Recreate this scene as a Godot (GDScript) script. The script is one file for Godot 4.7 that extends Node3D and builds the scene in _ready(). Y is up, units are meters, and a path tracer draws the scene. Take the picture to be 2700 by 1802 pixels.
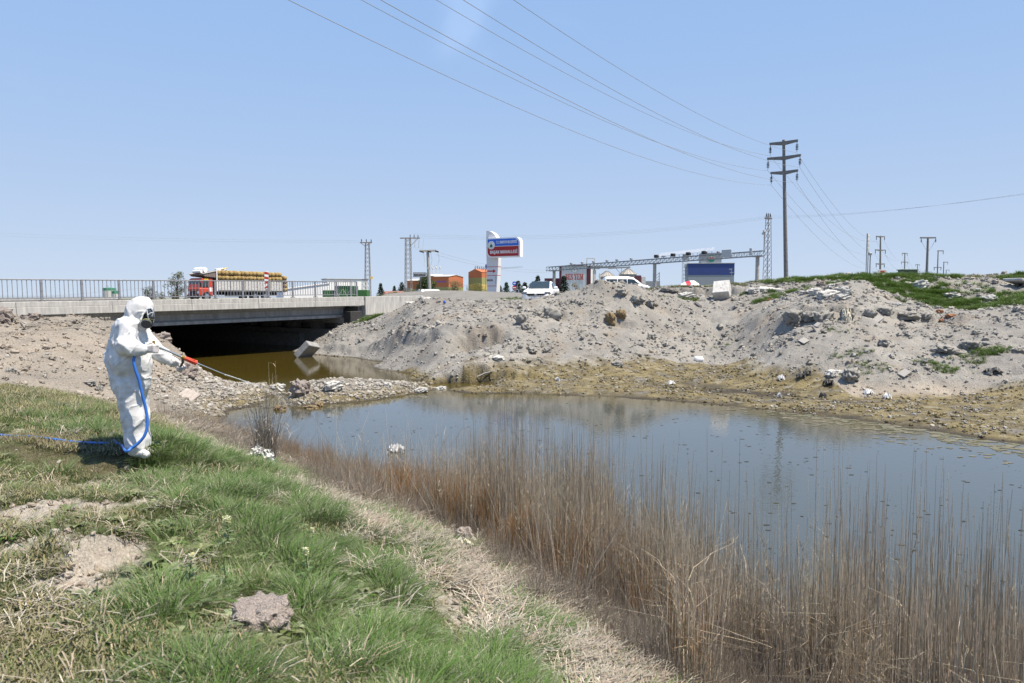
extends Node3D
# A pond beside a road bridge: a worker in white coveralls sprays the water, heaps of grey earth and a road behind.

const F := 1900.0          # focal length in pixels of the 2700x1802 photograph
const EYE := 3.4           # eye above the water, metres
const PITCH := 0.06045     # downward tilt of the lens
var rng := RandomNumberGenerator.new()
var used := {}
var tex := {}
var M := {}


# ---------------------------------------------------------------- mesh builder
class Mb:
	var v := PackedVector3Array()
	var n := PackedVector3Array()
	var c := PackedColorArray()
	var uv := PackedVector2Array()
	var ix := PackedInt32Array()
	var col := Color.WHITE

	func vert(p: Vector3, nn: Vector3, t := Vector2.ZERO) -> int:
		v.append(p); n.append(nn); c.append(col); uv.append(t)
		return v.size() - 1

	func tri(a: Vector3, b: Vector3, d: Vector3) -> void:      # counter-clockwise seen from outside
		var nn := (b - a).cross(d - a).normalized()
		var k := vert(a, nn); vert(b, nn, Vector2(1, 0)); vert(d, nn, Vector2(0, 1))
		ix.append_array(PackedInt32Array([k, k + 2, k + 1]))

	func quad(a: Vector3, b: Vector3, d: Vector3, e: Vector3) -> void:
		var nn := (d - a).cross(e - b).normalized()
		var k := vert(a, nn, Vector2(0, 1)); vert(b, nn, Vector2(1, 1)); vert(d, nn, Vector2(1, 0)); vert(e, nn, Vector2(0, 0))
		ix.append_array(PackedInt32Array([k, k + 2, k + 1, k, k + 3, k + 2]))

	func hexa(p: Array) -> void:      # eight corners: bottom ring 0-3 counter-clockwise from above, top ring 4-7
		quad(p[4], p[5], p[6], p[7]); quad(p[3], p[2], p[1], p[0])
		for i in 4:
			var j := (i + 1) % 4
			quad(p[i], p[j], p[j + 4], p[i + 4])

	func box(at: Vector3, size: Vector3, b := Basis.IDENTITY) -> void:      # centre, size
		var h := size * 0.5
		var p := []
		for y in [-1, 1]:
			for s in [[-1, 1], [1, 1], [1, -1], [-1, -1]]:
				p.append(at + b * Vector3(s[0] * h.x, y * h.y, s[1] * h.z))
		hexa(p)

	func cbox(at: Vector3, size: Vector3, ch: float, b := Basis.IDENTITY) -> void:      # box with chamfered edges
		var h := size * 0.5
		var f := [[Vector3(1, 0, 0), Vector3(0, 1, 0), Vector3(0, 0, 1)], [Vector3(0, 1, 0), Vector3(0, 0, 1), Vector3(1, 0, 0)], [Vector3(0, 0, 1), Vector3(1, 0, 0), Vector3(0, 1, 0)]]
		for a in f:
			for s in [-1.0, 1.0]:
				var o: Vector3 = a[0] * (h.dot(a[0]) * s)
				var u: Vector3 = a[1] * (h.dot(a[1]) - ch)
				var w: Vector3 = a[2] * (h.dot(a[2]) - ch) * s
				quad(at + b * (o - u - w), at + b * (o + u - w), at + b * (o + u + w), at + b * (o - u + w))
		for a in f:
			for s in [-1.0, 1.0]:
				for t in [-1.0, 1.0]:
					var e: Vector3 = a[0] * (h.dot(a[0]) - ch)
					var p: Vector3 = a[1] * (h.dot(a[1]) * s) + a[2] * ((h.dot(a[2]) - ch) * t)
					var q: Vector3 = a[1] * ((h.dot(a[1]) - ch) * s) + a[2] * (h.dot(a[2]) * t)
					if s * t > 0:
						quad(at + b * (p - e), at + b * (p + e), at + b * (q + e), at + b * (q - e))
					else:
						quad(at + b * (p + e), at + b * (p - e), at + b * (q - e), at + b * (q + e))
		for sx in [-1.0, 1.0]:
			for sy in [-1.0, 1.0]:
				for sz in [-1.0, 1.0]:
					var s := Vector3(sx, sy, sz)
					var x := s * Vector3(h.x, h.y - ch, h.z - ch)
					var y := s * Vector3(h.x - ch, h.y, h.z - ch)
					var z := s * Vector3(h.x - ch, h.y - ch, h.z)
					if sx * sy * sz > 0:
						tri(at + b * x, at + b * y, at + b * z)
					else:
						tri(at + b * y, at + b * x, at + b * z)

	func bar(a: Vector3, b: Vector3, w: float, t: float, up := Vector3.UP) -> void:      # square bar from a to b
		var z := (b - a).normalized()
		var x := up.cross(z)
		if x.length() < 0.01:
			x = Vector3.RIGHT.cross(z)
		x = x.normalized()
		box((a + b) * 0.5, Vector3(w, t, (b - a).length()), Basis(x, z.cross(x), z))

	func tube(pts: Array, radii: Array, sides := 8, caps := true) -> void:
		var first := v.size()
		var x := Vector3.ZERO
		for i in pts.size():
			var d: Vector3 = (pts[mini(i + 1, pts.size() - 1)] - pts[maxi(i - 1, 0)]).normalized()
			if i == 0:
				x = d.cross(Vector3(0.31, 0.87, 0.13)).normalized()
				if x.length() < 0.5:
					x = d.cross(Vector3.RIGHT).normalized()
			else:
				x = (x - d * x.dot(d)).normalized()
			var y := d.cross(x)
			var r: float = radii[mini(i, radii.size() - 1)]
			for k in sides:
				var a := TAU * k / sides
				var nn := x * cos(a) + y * sin(a)
				vert(pts[i] + nn * r, nn, Vector2(float(k) / sides, i))
			if i:
				for k in sides:
					var a := first + (i - 1) * sides + k
					var b := first + (i - 1) * sides + (k + 1) % sides
					ix.append_array(PackedInt32Array([a, a + sides, b, b, a + sides, b + sides]))
		if caps:
			for e in [0, pts.size() - 1]:
				var d: Vector3 = (pts[0] - pts[1]).normalized() if e == 0 else (pts[-1] - pts[-2]).normalized()
				var m := vert(pts[e], d)
				var ring := v.size()
				for k in sides:
					vert(v[first + e * sides + k], d)
				for k in sides:
					if e == 0:
						ix.append_array(PackedInt32Array([m, ring + k, ring + (k + 1) % sides]))
					else:
						ix.append_array(PackedInt32Array([m, ring + (k + 1) % sides, ring + k]))

	func lathe(prof: Array, sides: int, at := Vector3.ZERO, b := Basis.IDENTITY) -> void:      # profile of (radius, height), bottom to top outside
		for i in prof.size() - 1:
			var p: Vector2 = prof[i]
			var q: Vector2 = prof[i + 1]
			var sl := Vector2(q.y - p.y, p.x - q.x).normalized()
			var k0 := v.size()
			for k in sides + 1:
				var a := TAU * k / sides
				var o := Vector3(cos(a), 0, -sin(a))
				var nn := b * (o * sl.x + Vector3.UP * sl.y)
				vert(at + b * (o * p.x + Vector3.UP * p.y), nn, Vector2(float(k) / sides, p.y))
				vert(at + b * (o * q.x + Vector3.UP * q.y), nn, Vector2(float(k) / sides, q.y))
			for k in sides:
				var a := k0 + k * 2
				ix.append_array(PackedInt32Array([a, a + 1, a + 2, a + 2, a + 1, a + 3]))

	func prism(poly: PackedVector2Array, depth: float, at := Vector3.ZERO, b := Basis.IDENTITY) -> void:      # polygon in x,y, counter-clockwise, front at z = depth/2
		var tr := Geometry2D.triangulate_polygon(poly)
		var zf := b.z.normalized()
		for s in [1, -1]:
			var k := v.size()
			for p in poly:
				vert(at + b * Vector3(p.x, p.y, depth * 0.5 * s), zf * s, p)
			for i in range(0, tr.size(), 3):
				var a := poly[tr[i]]; var q := poly[tr[i + 1]]; var d := poly[tr[i + 2]]
				var ccw: bool = (q - a).cross(d - a) > 0
				if ccw == (s > 0):
					ix.append_array(PackedInt32Array([k + tr[i], k + tr[i + 2], k + tr[i + 1]]))
				else:
					ix.append_array(PackedInt32Array([k + tr[i], k + tr[i + 1], k + tr[i + 2]]))
		for i in poly.size():
			var p := poly[i]; var q := poly[(i + 1) % poly.size()]
			var h := depth * 0.5
			quad(at + b * Vector3(p.x, p.y, -h), at + b * Vector3(q.x, q.y, -h), at + b * Vector3(q.x, q.y, h), at + b * Vector3(p.x, p.y, h))

	func loft(rings: Array, closed := true, cap := true) -> void:      # rings of equal length; smooth
		var m: int = rings[0].size()
		var k0 := v.size()
		for i in rings.size():
			for j in m:
				var du: Vector3 = rings[mini(i + 1, rings.size() - 1)][j] - rings[maxi(i - 1, 0)][j]
				var dv: Vector3 = rings[i][(j + 1) % m if closed else mini(j + 1, m - 1)] - rings[i][(j + m - 1) % m if closed else maxi(j - 1, 0)]
				vert(rings[i][j], dv.cross(du).normalized())
		for i in rings.size() - 1:
			for j in (m if closed else m - 1):
				var a := k0 + i * m + j
				var b := k0 + i * m + (j + 1) % m
				ix.append_array(PackedInt32Array([a, a + m, b, b, a + m, b + m]))
		if cap:
			for e in [0, rings.size() - 1]:
				var mid := Vector3.ZERO
				for p in rings[e]:
					mid += p / m
				for j in m:
					if e == 0:
						tri(mid, rings[e][(j + 1) % m], rings[e][j])
					else:
						tri(mid, rings[e][j], rings[e][(j + 1) % m])

	func add(o: Mb, t: Transform3D) -> void:
		var k := v.size()
		for i in o.v.size():
			v.append(t * o.v[i]); n.append((t.basis * o.n[i]).normalized()); c.append(o.c[i]); uv.append(o.uv[i])
		for i in o.ix:
			ix.append(k + i)

	func mesh() -> ArrayMesh:
		var a := []
		a.resize(Mesh.ARRAY_MAX)
		a[Mesh.ARRAY_VERTEX] = v; a[Mesh.ARRAY_NORMAL] = n; a[Mesh.ARRAY_COLOR] = c; a[Mesh.ARRAY_TEX_UV] = uv; a[Mesh.ARRAY_INDEX] = ix
		var m := ArrayMesh.new()
		m.add_surface_from_arrays(Mesh.PRIMITIVE_TRIANGLES, a)
		return m


# ---------------------------------------------------------------- nodes
func P(px: float, py: float, d: float) -> Vector3:      # the place at distance d that stands at that pixel of the photograph
	var x := (px - 1350.0) / F
	var y := -(py - 901.0) / F
	var k := d / (cos(PITCH) + y * sin(PITCH))
	return Vector3(x * k, EYE + (y * cos(PITCH) - sin(PITCH)) * k, -d)

func num(called: String) -> String:
	var k: int = used.get(called, 0)
	used[called] = k + 1
	return called if k == 0 else "%s_%03d" % [called, k]

func tag(o: Node3D, label: String, category: String, group := "") -> Node3D:
	o.set_meta("label", label); o.set_meta("category", category)
	if group:
		o.set_meta("group", group)
	return o

func thing(called: String, label: String, category: String, at := Vector3.ZERO, turn := 0.0, group := "") -> Node3D:
	var o := Node3D.new()
	o.name = num(called)
	add_child(o)
	o.position = at
	o.rotation.y = turn
	return tag(o, label, category, group)

func part(called: String, shape: Variant, m: Material, parent: Node3D, at := Vector3.ZERO) -> MeshInstance3D:
	var o := MeshInstance3D.new()
	o.mesh = shape.mesh() if shape is Mb else shape
	o.material_override = m
	var key := str(parent.get_instance_id()) + called
	var k: int = used.get(key, 0)
	used[key] = k + 1
	o.name = called if k == 0 else "%s_%03d" % [called, k]
	parent.add_child(o)
	o.position = at
	return o

func one(called: String, shape: Variant, m: Material, label: String, category: String, at := Vector3.ZERO, group := "") -> MeshInstance3D:
	var o := MeshInstance3D.new()
	o.mesh = shape.mesh() if shape is Mb else shape
	o.material_override = m
	o.name = num(called)
	add_child(o)
	o.position = at
	tag(o, label, category, group)
	return o

func struct(called: String, shape: Variant, m: Material) -> MeshInstance3D:
	var o := MeshInstance3D.new()
	o.mesh = shape.mesh() if shape is Mb else shape
	o.material_override = m
	o.name = num(called)
	o.set_meta("kind", "structure")
	add_child(o)
	return o

func scatter(called: String, shape: Variant, m: Material, where: Array, tints: Array, label: String, category: String, parent: Node3D = null) -> MultiMeshInstance3D:
	var mm := MultiMesh.new()
	mm.transform_format = MultiMesh.TRANSFORM_3D
	mm.use_colors = true
	mm.instance_count = where.size()
	mm.mesh = shape.mesh() if shape is Mb else shape
	var buf := PackedFloat32Array()
	buf.resize(where.size() * 16)
	var k := 0
	for i in where.size():
		var t: Transform3D = where[i]
		var c: Color = tints[i]
		buf[k] = t.basis.x.x; buf[k + 1] = t.basis.y.x; buf[k + 2] = t.basis.z.x; buf[k + 3] = t.origin.x
		buf[k + 4] = t.basis.x.y; buf[k + 5] = t.basis.y.y; buf[k + 6] = t.basis.z.y; buf[k + 7] = t.origin.y
		buf[k + 8] = t.basis.x.z; buf[k + 9] = t.basis.y.z; buf[k + 10] = t.basis.z.z; buf[k + 11] = t.origin.z
		buf[k + 12] = c.r; buf[k + 13] = c.g; buf[k + 14] = c.b; buf[k + 15] = 1.0
		k += 16
	mm.buffer = buf
	var o := MultiMeshInstance3D.new()
	o.multimesh = mm
	o.material_override = m
	o.set_meta("kind", "stuff")
	if parent:
		o.name = called
		parent.add_child(o, true)
	else:
		o.name = num(called)
		add_child(o)
		tag(o, label, category)
	return o


# ---------------------------------------------------------------- materials
func noise(kind: int, freq: float, seed_: int, octaves := 4) -> FastNoiseLite:
	var f := FastNoiseLite.new()
	f.noise_type = kind
	f.frequency = freq
	f.seed = seed_
	f.fractal_octaves = octaves
	if octaves <= 1:
		f.fractal_type = FastNoiseLite.FRACTAL_NONE
	return f

func ntex(key: String, f: FastNoiseLite, lo: float, hi: float, size := 512, bias := 0.5) -> NoiseTexture2D:
	if not tex.has(key):
		var t := NoiseTexture2D.new()
		t.width = size; t.height = size
		t.seamless = true
		t.noise = f
		var g := Gradient.new()
		g.offsets = PackedFloat32Array([0.0, bias, 1.0])
		g.colors = PackedColorArray([Color(lo, lo, lo), Color((lo + hi) * 0.5, (lo + hi) * 0.5, (lo + hi) * 0.5), Color(hi, hi, hi)])
		t.color_ramp = g
		tex[key] = t
	return tex[key]

func mat(r: float, g: float, b: float, rough := 0.8, metal := 0.0) -> StandardMaterial3D:
	var m := StandardMaterial3D.new()
	m.albedo_color = Color(r, g, b).linear_to_srgb()
	m.roughness = rough
	m.metallic = metal
	return m

func grained(m: StandardMaterial3D, t: Texture2D, scale: float, bump := 0.0, bt: Texture2D = null) -> StandardMaterial3D:
	m.albedo_texture = t
	m.uv1_triplanar = true
	m.uv1_world_triplanar = true
	m.uv1_scale = Vector3.ONE * scale
	if bump > 0.0:
		m.heightmap_enabled = true
		m.heightmap_texture = bt if bt else t
		m.heightmap_scale = bump
	return m

func vcol(m: StandardMaterial3D) -> StandardMaterial3D:
	m.vertex_color_use_as_albedo = true
	return m

func make_materials() -> void:
	var grit := ntex("grit", noise(FastNoiseLite.TYPE_SIMPLEX_SMOOTH, 0.035, 3, 6), 0.62, 1.0)
	var cloud := ntex("cloud", noise(FastNoiseLite.TYPE_SIMPLEX_SMOOTH, 0.012, 7, 5), 0.72, 1.0)
	var cell_n := noise(FastNoiseLite.TYPE_CELLULAR, 0.045, 11, 3)
	cell_n.cellular_return_type = FastNoiseLite.RETURN_DISTANCE
	var cells := ntex("cells", cell_n, 0.1, 1.0)
	M.earth = vcol(grained(mat(1, 1, 1, 0.95), grit, 0.9, 5.0, cells))
	M.soil = vcol(grained(mat(1, 1, 1, 0.95), grit, 2.2, 2.0, cells))
	M.clod = vcol(grained(mat(1, 1, 1, 0.95), grit, 3.0, 1.5, grit))
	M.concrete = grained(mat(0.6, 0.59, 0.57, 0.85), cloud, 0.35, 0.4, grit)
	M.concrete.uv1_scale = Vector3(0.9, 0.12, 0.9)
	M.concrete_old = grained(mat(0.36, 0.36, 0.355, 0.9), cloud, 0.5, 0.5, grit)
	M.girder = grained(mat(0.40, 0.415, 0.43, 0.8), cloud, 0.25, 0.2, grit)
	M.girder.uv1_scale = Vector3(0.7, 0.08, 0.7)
	M.pole = grained(mat(0.24, 0.235, 0.235, 0.9), cloud, 0.4, 0.2, grit)
	M.pole_light = grained(mat(0.5, 0.49, 0.47, 0.9), cloud, 0.4, 0.2, grit)
	M.galv = grained(mat(0.36, 0.37, 0.40, 0.5, 0.3), cloud, 1.0)
	M.steel = mat(0.55, 0.56, 0.58, 0.3, 0.9)
	M.dark_steel = mat(0.1, 0.095, 0.09, 0.6, 0.3)
	M.rust = grained(mat(0.24, 0.19, 0.165, 0.85), grit, 2.0)
	M.rust_pale = grained(mat(0.5, 0.45, 0.41, 0.8), grit, 2.0)
	M.black = mat(0.012, 0.012, 0.013, 0.5)
	M.rubber = mat(0.018, 0.018, 0.02, 0.75)
	M.white = mat(0.8, 0.8, 0.8, 0.5)
	M.white_dirty = grained(mat(0.72, 0.71, 0.69, 0.7), cloud, 0.8)
	M.paint_white = mat(0.8, 0.81, 0.82, 0.25)
	M.paint_white.clearcoat_enabled = true
	M.glass = mat(0.02, 0.028, 0.03, 0.06)
	M.glass.metallic_specular = 0.8
	M.wire = mat(0.3, 0.31, 0.33, 0.6, 0.2)
	M.asphalt = grained(mat(0.12, 0.115, 0.11, 0.95), grit, 0.8)
	M.red = mat(0.42, 0.02, 0.02, 0.55)
	M.blue = mat(0.02, 0.1, 0.55, 0.5)
	M.stone_white = grained(mat(0.58, 0.57, 0.54, 0.9), cloud, 2.0, 1.0, grit)
	M.stone_grey = grained(mat(0.43, 0.415, 0.385, 0.95), grit, 1.5, 3.0, cells)
	M.leaf = vcol(mat(1, 1, 1, 0.6))
	M.leaf.backlight_enabled = true
	M.leaf.backlight = Color(0.7, 0.7, 0.7)
	M.straw = vcol(mat(1, 1, 1, 0.75))
	M.straw.backlight_enabled = true
	M.straw.backlight = Color(0.45, 0.45, 0.45)
	M.vc = vcol(mat(1, 1, 1, 0.7))


# ---------------------------------------------------------------- the lie of the land
var shore := PackedVector2Array()      # water's edge below the near bank, going from the dam towards the camera's right
var rb_p := PackedVector2Array()
var rb_w := PackedFloat64Array()
var fine_h := PackedFloat32Array()
var wide_h := PackedFloat32Array()
var scarps := []
var n_big: FastNoiseLite
var n_mid: FastNoiseLite
var n_clod: FastNoiseLite
var n_patch: FastNoiseLite
var n_crumb: FastNoiseLite
const GX := -26.0
const GZ := -52.0
const GW := 121
const GD := 113
const WX := -70.0
const WZ := -90.0
const WW := 76
const WD := 51

func shore_s(x: float, z: float) -> float:      # distance to the near shore, positive on land
	var p := Vector2(x, z)
	var best := 1e9
	var side := 1.0
	for i in shore.size() - 1:
		var a := shore[i]
		var b := shore[i + 1]
		var q := Geometry2D.get_closest_point_to_segment(p, a, b)
		var d := q.distance_squared_to(p)
		if d < best - 1e-9:
			best = d
			side = (b - a).cross(p - a)
	return sqrt(best) * (1.0 if side > 0 else -1.0)

func lay_land() -> void:
	shore = PackedVector2Array([Vector2(-9.5, -21), Vector2(-7.5, -18.6), Vector2(-5.6, -15.6), Vector2(-3.7, -13.6), Vector2(-2.3, -12), Vector2(-1.1, -10.6), Vector2(0.2, -9.2), Vector2(1.2, -7.9), Vector2(2, -6.5), Vector2(2.9, -5), Vector2(4.3, -3), Vector2(6.2, 0), Vector2(8.2, 3)])
	n_big = noise(FastNoiseLite.TYPE_SIMPLEX_SMOOTH, 0.35, 21, 3)
	n_mid = noise(FastNoiseLite.TYPE_SIMPLEX_SMOOTH, 1.3, 22, 4)
	n_clod = noise(FastNoiseLite.TYPE_CELLULAR, 1.5, 23, 3)
	n_clod.cellular_return_type = FastNoiseLite.RETURN_DISTANCE
	n_crumb = noise(FastNoiseLite.TYPE_CELLULAR, 4.5, 25, 2)
	n_crumb.cellular_return_type = FastNoiseLite.RETURN_DISTANCE
	n_patch = noise(FastNoiseLite.TYPE_SIMPLEX_SMOOTH, 0.22, 24, 4)
	var pts := []
	# pixel, pixel, distance of places on the banks and heaps
	var seen := [
		# left heap
		[0, 1030, 15], [150, 1045, 16], [300, 1075, 17.5], [450, 1090, 19], [0, 838, 24], [100, 842, 24.5], [200, 838, 25], [300, 850, 25.5], [400, 880, 26], [440, 905, 26], [490, 950, 26], [540, 995, 26.5],
		[0, 930, 19], [200, 950, 20], [400, 985, 22], [480, 1020, 23], [560, 1060, 22.5], [-300, 835, 24], [-300, 930, 19],
		# far shore flats and gully
		[1250, 1000, 28.5], [1400, 1000, 28.5], [1600, 997, 29.5], [1800, 987, 31], [1950, 1012, 28], [2100, 1032, 26], [2300, 1052, 24], [2500, 1043, 24.5], [2700, 1043, 24.5],
		[1850, 955, 33.5], [1900, 930, 35], [1950, 900, 36.5], [1880, 870, 38],
		# middle heap
		[1150, 960, 31], [1150, 910, 33.5], [1000, 900, 42], [850, 905, 45], [900, 860, 47], [940, 850, 46.5], [1000, 836, 46], [1000, 838, 50], [1050, 816, 46], [1050, 822, 51], [1095, 798, 45], [1100, 800, 43], [1150, 835, 38], [1100, 860, 38], [1040, 890, 39],
		[1250, 840, 36.5], [1230, 920, 32.5], [1300, 900, 33], [1300, 960, 30], [1400, 930, 32], [1400, 870, 35], [1400, 820, 38.5], [1430, 791, 40.5], [1300, 800, 41.5], [1200, 797, 43], [1550, 830, 37.5], [1550, 900, 33.5], [1550, 950, 31],
		[1600, 775, 40], [1590, 752, 40.3], [1660, 754, 40.3], [1530, 785, 40], [1700, 775, 40], [1750, 800, 40], [1700, 840, 38], [1700, 900, 35], [1700, 950, 32.5], [1800, 850, 38.5], [1800, 910, 35.5],
		[1500, 790, 47], [1750, 788, 44], [1900, 790, 43], [1900, 762, 48], [1750, 757, 50], [2000, 788, 42], [2000, 745, 47], [2100, 740, 46], [2150, 770, 41],
		# right heaps
		[2000, 960, 32], [2000, 900, 34], [2000, 840, 36.5], [2100, 822, 33.5], [2100, 870, 30.5], [2100, 940, 28.5], [2100, 990, 27], [2250, 800, 34], [2265, 742, 38], [2200, 762, 39], [2350, 785, 38], [2420, 815, 36],
		[2250, 850, 31], [2250, 920, 28], [2250, 980, 26], [2400, 850, 32], [2400, 920, 28.5], [2400, 990, 25.5], [2550, 830, 33.5], [2550, 900, 28.5], [2550, 970, 26], [2550, 1010, 25], [2700, 820, 33], [2700, 900, 28], [2700, 980, 25], [2700, 1020, 24.2],
		[2300, 730, 46], [2450, 728, 47], [2450, 790, 41], [2500, 820, 38.5], [2560, 735, 45], [2560, 790, 41], [2700, 724, 46], [2700, 760, 42], [2700, 800, 38],
		# the level ground behind
		[1000, 776, 58], [1100, 775, 55], [1200, 773, 54], [1300, 774, 55], [1500, 778, 58], [1650, 778, 64], [1740, 764, 60], [1900, 752, 60], [2100, 742, 60], [2400, 733, 60], [2700, 727, 60],
		# far shore line
		[830, 940, 41.9], [1000, 955, 38.2], [1080, 985, 32.5], [1130, 1008, 29.1], [1150, 1030, 26.5], [1250, 1034, 26], [1500, 1037, 25.7], [1700, 1044, 25], [1900, 1057, 23.8], [2050, 1072, 22.6], [2200, 1088, 21.4], [2350, 1108, 20.1], [2500, 1132, 18.7], [2700, 1165, 17],
	]
	for s in seen:
		var q := P(s[0], s[1], s[2])
		if q.y < 0.7 and q.z > -33.0 and s[0] > 1200:
			q.y += 0.09
		pts.append(q)
	for s in [
		[-15.1, -0.4, -49.3], [-18.5, -0.4, -52.5], [-24.5, -0.4, -57], [-31, -0.4, -61], [-18.5, -0.6, -45.5], [-24, -0.6, -50], [-27, 2.9, -68], [-34, 2.8, -70],
		[0, 2.9, -44.5], [2.5, 2.92, -46], [-2, 3.3, -50], [30, 4.6, -46], [42, 4.9, -48], [40, 2.5, -30], [30, 0.9, -22], [20, 0.1, -16], [30, 0, -13], [45, 0.6, -10], [60, 3, -30], [60, 4.5, -55],
		# dam of rubble
		[-11, 0.5, -25], [-9.8, 0.42, -24.8], [-9.2, 0.3, -23.2], [-8.9, 0.22, -26], [-8.0, -0.09, -24.6], [-7.75, -0.03, -23.2], [-8.0, -0.09, -26.2], [-6.9, 0.5, -25.2], [-6.2, 0.42, -24.6], [-5.3, 0.4, -25.4], [-4.2, 0.28, -26.2], [-3.3, 0.12, -27], [-8.5, 0, -21.3], [-7.2, 0, -21.9], [-5.4, 0, -23.1], [-3.9, 0, -24.9], [-2.8, 0, -26.4], [-9.3, 0, -27.4], [-6.8, 0, -28.4], [-3.7, 0, -28.3],
		# beds of the pond and the stream
		[-4, -0.6, -19.5], [0, -0.7, -17], [5, -0.7, -15], [-6, -0.4, -20.2], [-2, -0.4, -23], [8, -0.7, -12], [12, -0.7, -8], [6, -0.6, -8], [9, -0.7, -2], [16, -0.6, -8], [3, -0.5, -20], [-3, -0.5, -15.5], [0, -0.5, -12.5], [2.2, -0.45, -10.5],
		[-8, -0.6, -32], [-10, -0.6, -38], [-14, -0.6, -42], [-20, -0.6, -47], [-28, -0.6, -54], [-6, -0.4, -30.5], [-12, -0.3, -33],
		# left side of the stream, under the bridge
		[-16, 1.0, -30.5], [-19, 1.1, -33.5], [-25, 1.2, -38], [-33, 1.3, -45], [-40, 1.3, -50], [-13.2, -0.35, -30], [-15.5, -0.45, -33.2], [-18.5, -0.5, -37.5], [-24, -0.5, -43.5], [-20, 2, -29], [-30, 2.4, -28], [-45, 2.4, -40], [-60, 2.6, -60],
		# near bank
		[-9.4, 1.7, -13.2], [-6.4, 1.5, -11.5], [-14, 1.72, -14], [-22, 1.8, -14], [-6.5, 0.75, -14.3], [-8, 0.7, -16.4], [-9.3, 0.4, -19], [-4.1, 1.69, -7.8], [0, 1.7, 0], [-3, 1.72, -2], [-6, 1.7, -5], [-10, 1.75, -8], [-3, 1.7, 4], [-12, 1.8, 3], [-30, 1.8, -5], [-25, 1.8, 5], [3, 1.7, 5], [-55, 2.2, -15], [-55, 2, 5],
	]:
		pts.append(Vector3(s[0], s[1], s[2]))
	for i in range(1, shore.size() - 1):
		var d := (shore[i + 1] - shore[i - 1]).normalized()
		var inland := Vector2(-d.y, d.x)
		for o in [[-1.0, -0.3], [0.0, 0.02], [1.0, 0.35], [2.0, 0.85], [3.0, 1.3], [4.0, 1.6]]:
			if o[0] > 1.8 and i < 4:
				continue
			var q: Vector2 = shore[i] + inland * o[0]
			pts.append(Vector3(q.x, o[1], q.y))
	solve(pts)
	# little cliffs: from, to, height, width of the face; the ground right of the way is raised
	for s in [[Vector3(1175, 930, 32), Vector3(1235, 855, 35.5), 0.5, 0.3], [Vector3(1215, 885, 34.0), Vector3(1330, 872, 34.4), 1.1, 0.3], [Vector3(1125, 1003, 28.4), Vector3(1310, 975, 29), 0.8, 0.2], [Vector3(1310, 985, 28.8), Vector3(1420, 1003, 28.6), 0.3, 0.12], [Vector3(840, 895, 43.5), Vector3(1000, 902, 40.5), 0.35, 0.25], [Vector3(1000, 900, 40.5), Vector3(1170, 915, 34), 0.4, 0.25],
			[Vector3(1925, 858, 37.5), Vector3(1780, 793, 41), 0.5, 0.18], [Vector3(2060, 845, 33), Vector3(2270, 838, 32.5), 0.5, 0.2], [Vector3(2270, 838, 32.5), Vector3(2480, 830, 33.5), 0.5, 0.2], [Vector3(1720, 775, 47), Vector3(1960, 762, 46), 0.7, 0.25], [Vector3(1580, 840, 37), Vector3(1680, 845, 37), 0.35, 0.12], [Vector3(1450, 838, 37.5), Vector3(1560, 828, 37.8), 0.3, 0.15],
			[Vector3(110, 1600, 4.15), Vector3(375, 1445, 5.1), 0.2, 0.05], [Vector3(20, 1420, 5.2), Vector3(200, 1385, 5.5), 0.12, 0.06]]:
		var a := P(s[0].x, s[0].y, s[0].z)
		var b := P(s[1].x, s[1].y, s[1].z)
		scarps.append([Vector2(a.x, a.z), Vector2(b.x, b.z), s[2], s[3]])

func solve(pts: Array) -> void:      # heights between the given places: a sum of cones
	var m := pts.size() + 1
	var a := []
	for i in m:
		var row := PackedFloat64Array()
		row.resize(m + 1)
		for j in m:
			if i < m - 1 and j < m - 1:
				row[j] = sqrt((pts[i].x - pts[j].x) ** 2 + (pts[i].z - pts[j].z) ** 2 + 0.04) + (0.05 if i == j else 0.0)
			else:
				row[j] = 0.0 if i == j else 1.0
		row[m] = pts[i].y if i < m - 1 else 0.0
		a.append(row)
	for k in m:
		var best := k
		for i in range(k + 1, m):
			if absf(a[i][k]) > absf(a[best][k]):
				best = i
		var t: PackedFloat64Array = a[best]
		a[best] = a[k]
		a[k] = t
		for i in range(k + 1, m):
			var row: PackedFloat64Array = a[i]
			var f := row[k] / t[k]
			if f != 0.0:
				for j in range(k, m + 1):
					row[j] -= f * t[j]
				a[i] = row
	rb_w.resize(m)
	for i in range(m - 1, -1, -1):
		var s: float = a[i][m]
		for j in range(i + 1, m):
			s -= a[i][j] * rb_w[j]
		rb_w[i] = s / a[i][i]
	for p in pts:
		rb_p.append(Vector2(p.x, p.z))
	fine_h.resize(GW * GD)
	for j in GD:
		for i in GW:
			fine_h[j * GW + i] = rbf(GX + i * 0.5, GZ + j * 0.5)
	wide_h.resize(WW * WD)
	for j in WD:
		for i in WW:
			wide_h[j * WW + i] = rbf(WX + i * 2.0, WZ + j * 2.0)

func rbf(x: float, z: float) -> float:
	var s := rb_w[rb_p.size()]
	var p := Vector2(x, z)
	for i in rb_p.size():
		s += rb_w[i] * sqrt(p.distance_squared_to(rb_p[i]) + 0.04)
	return s

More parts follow.
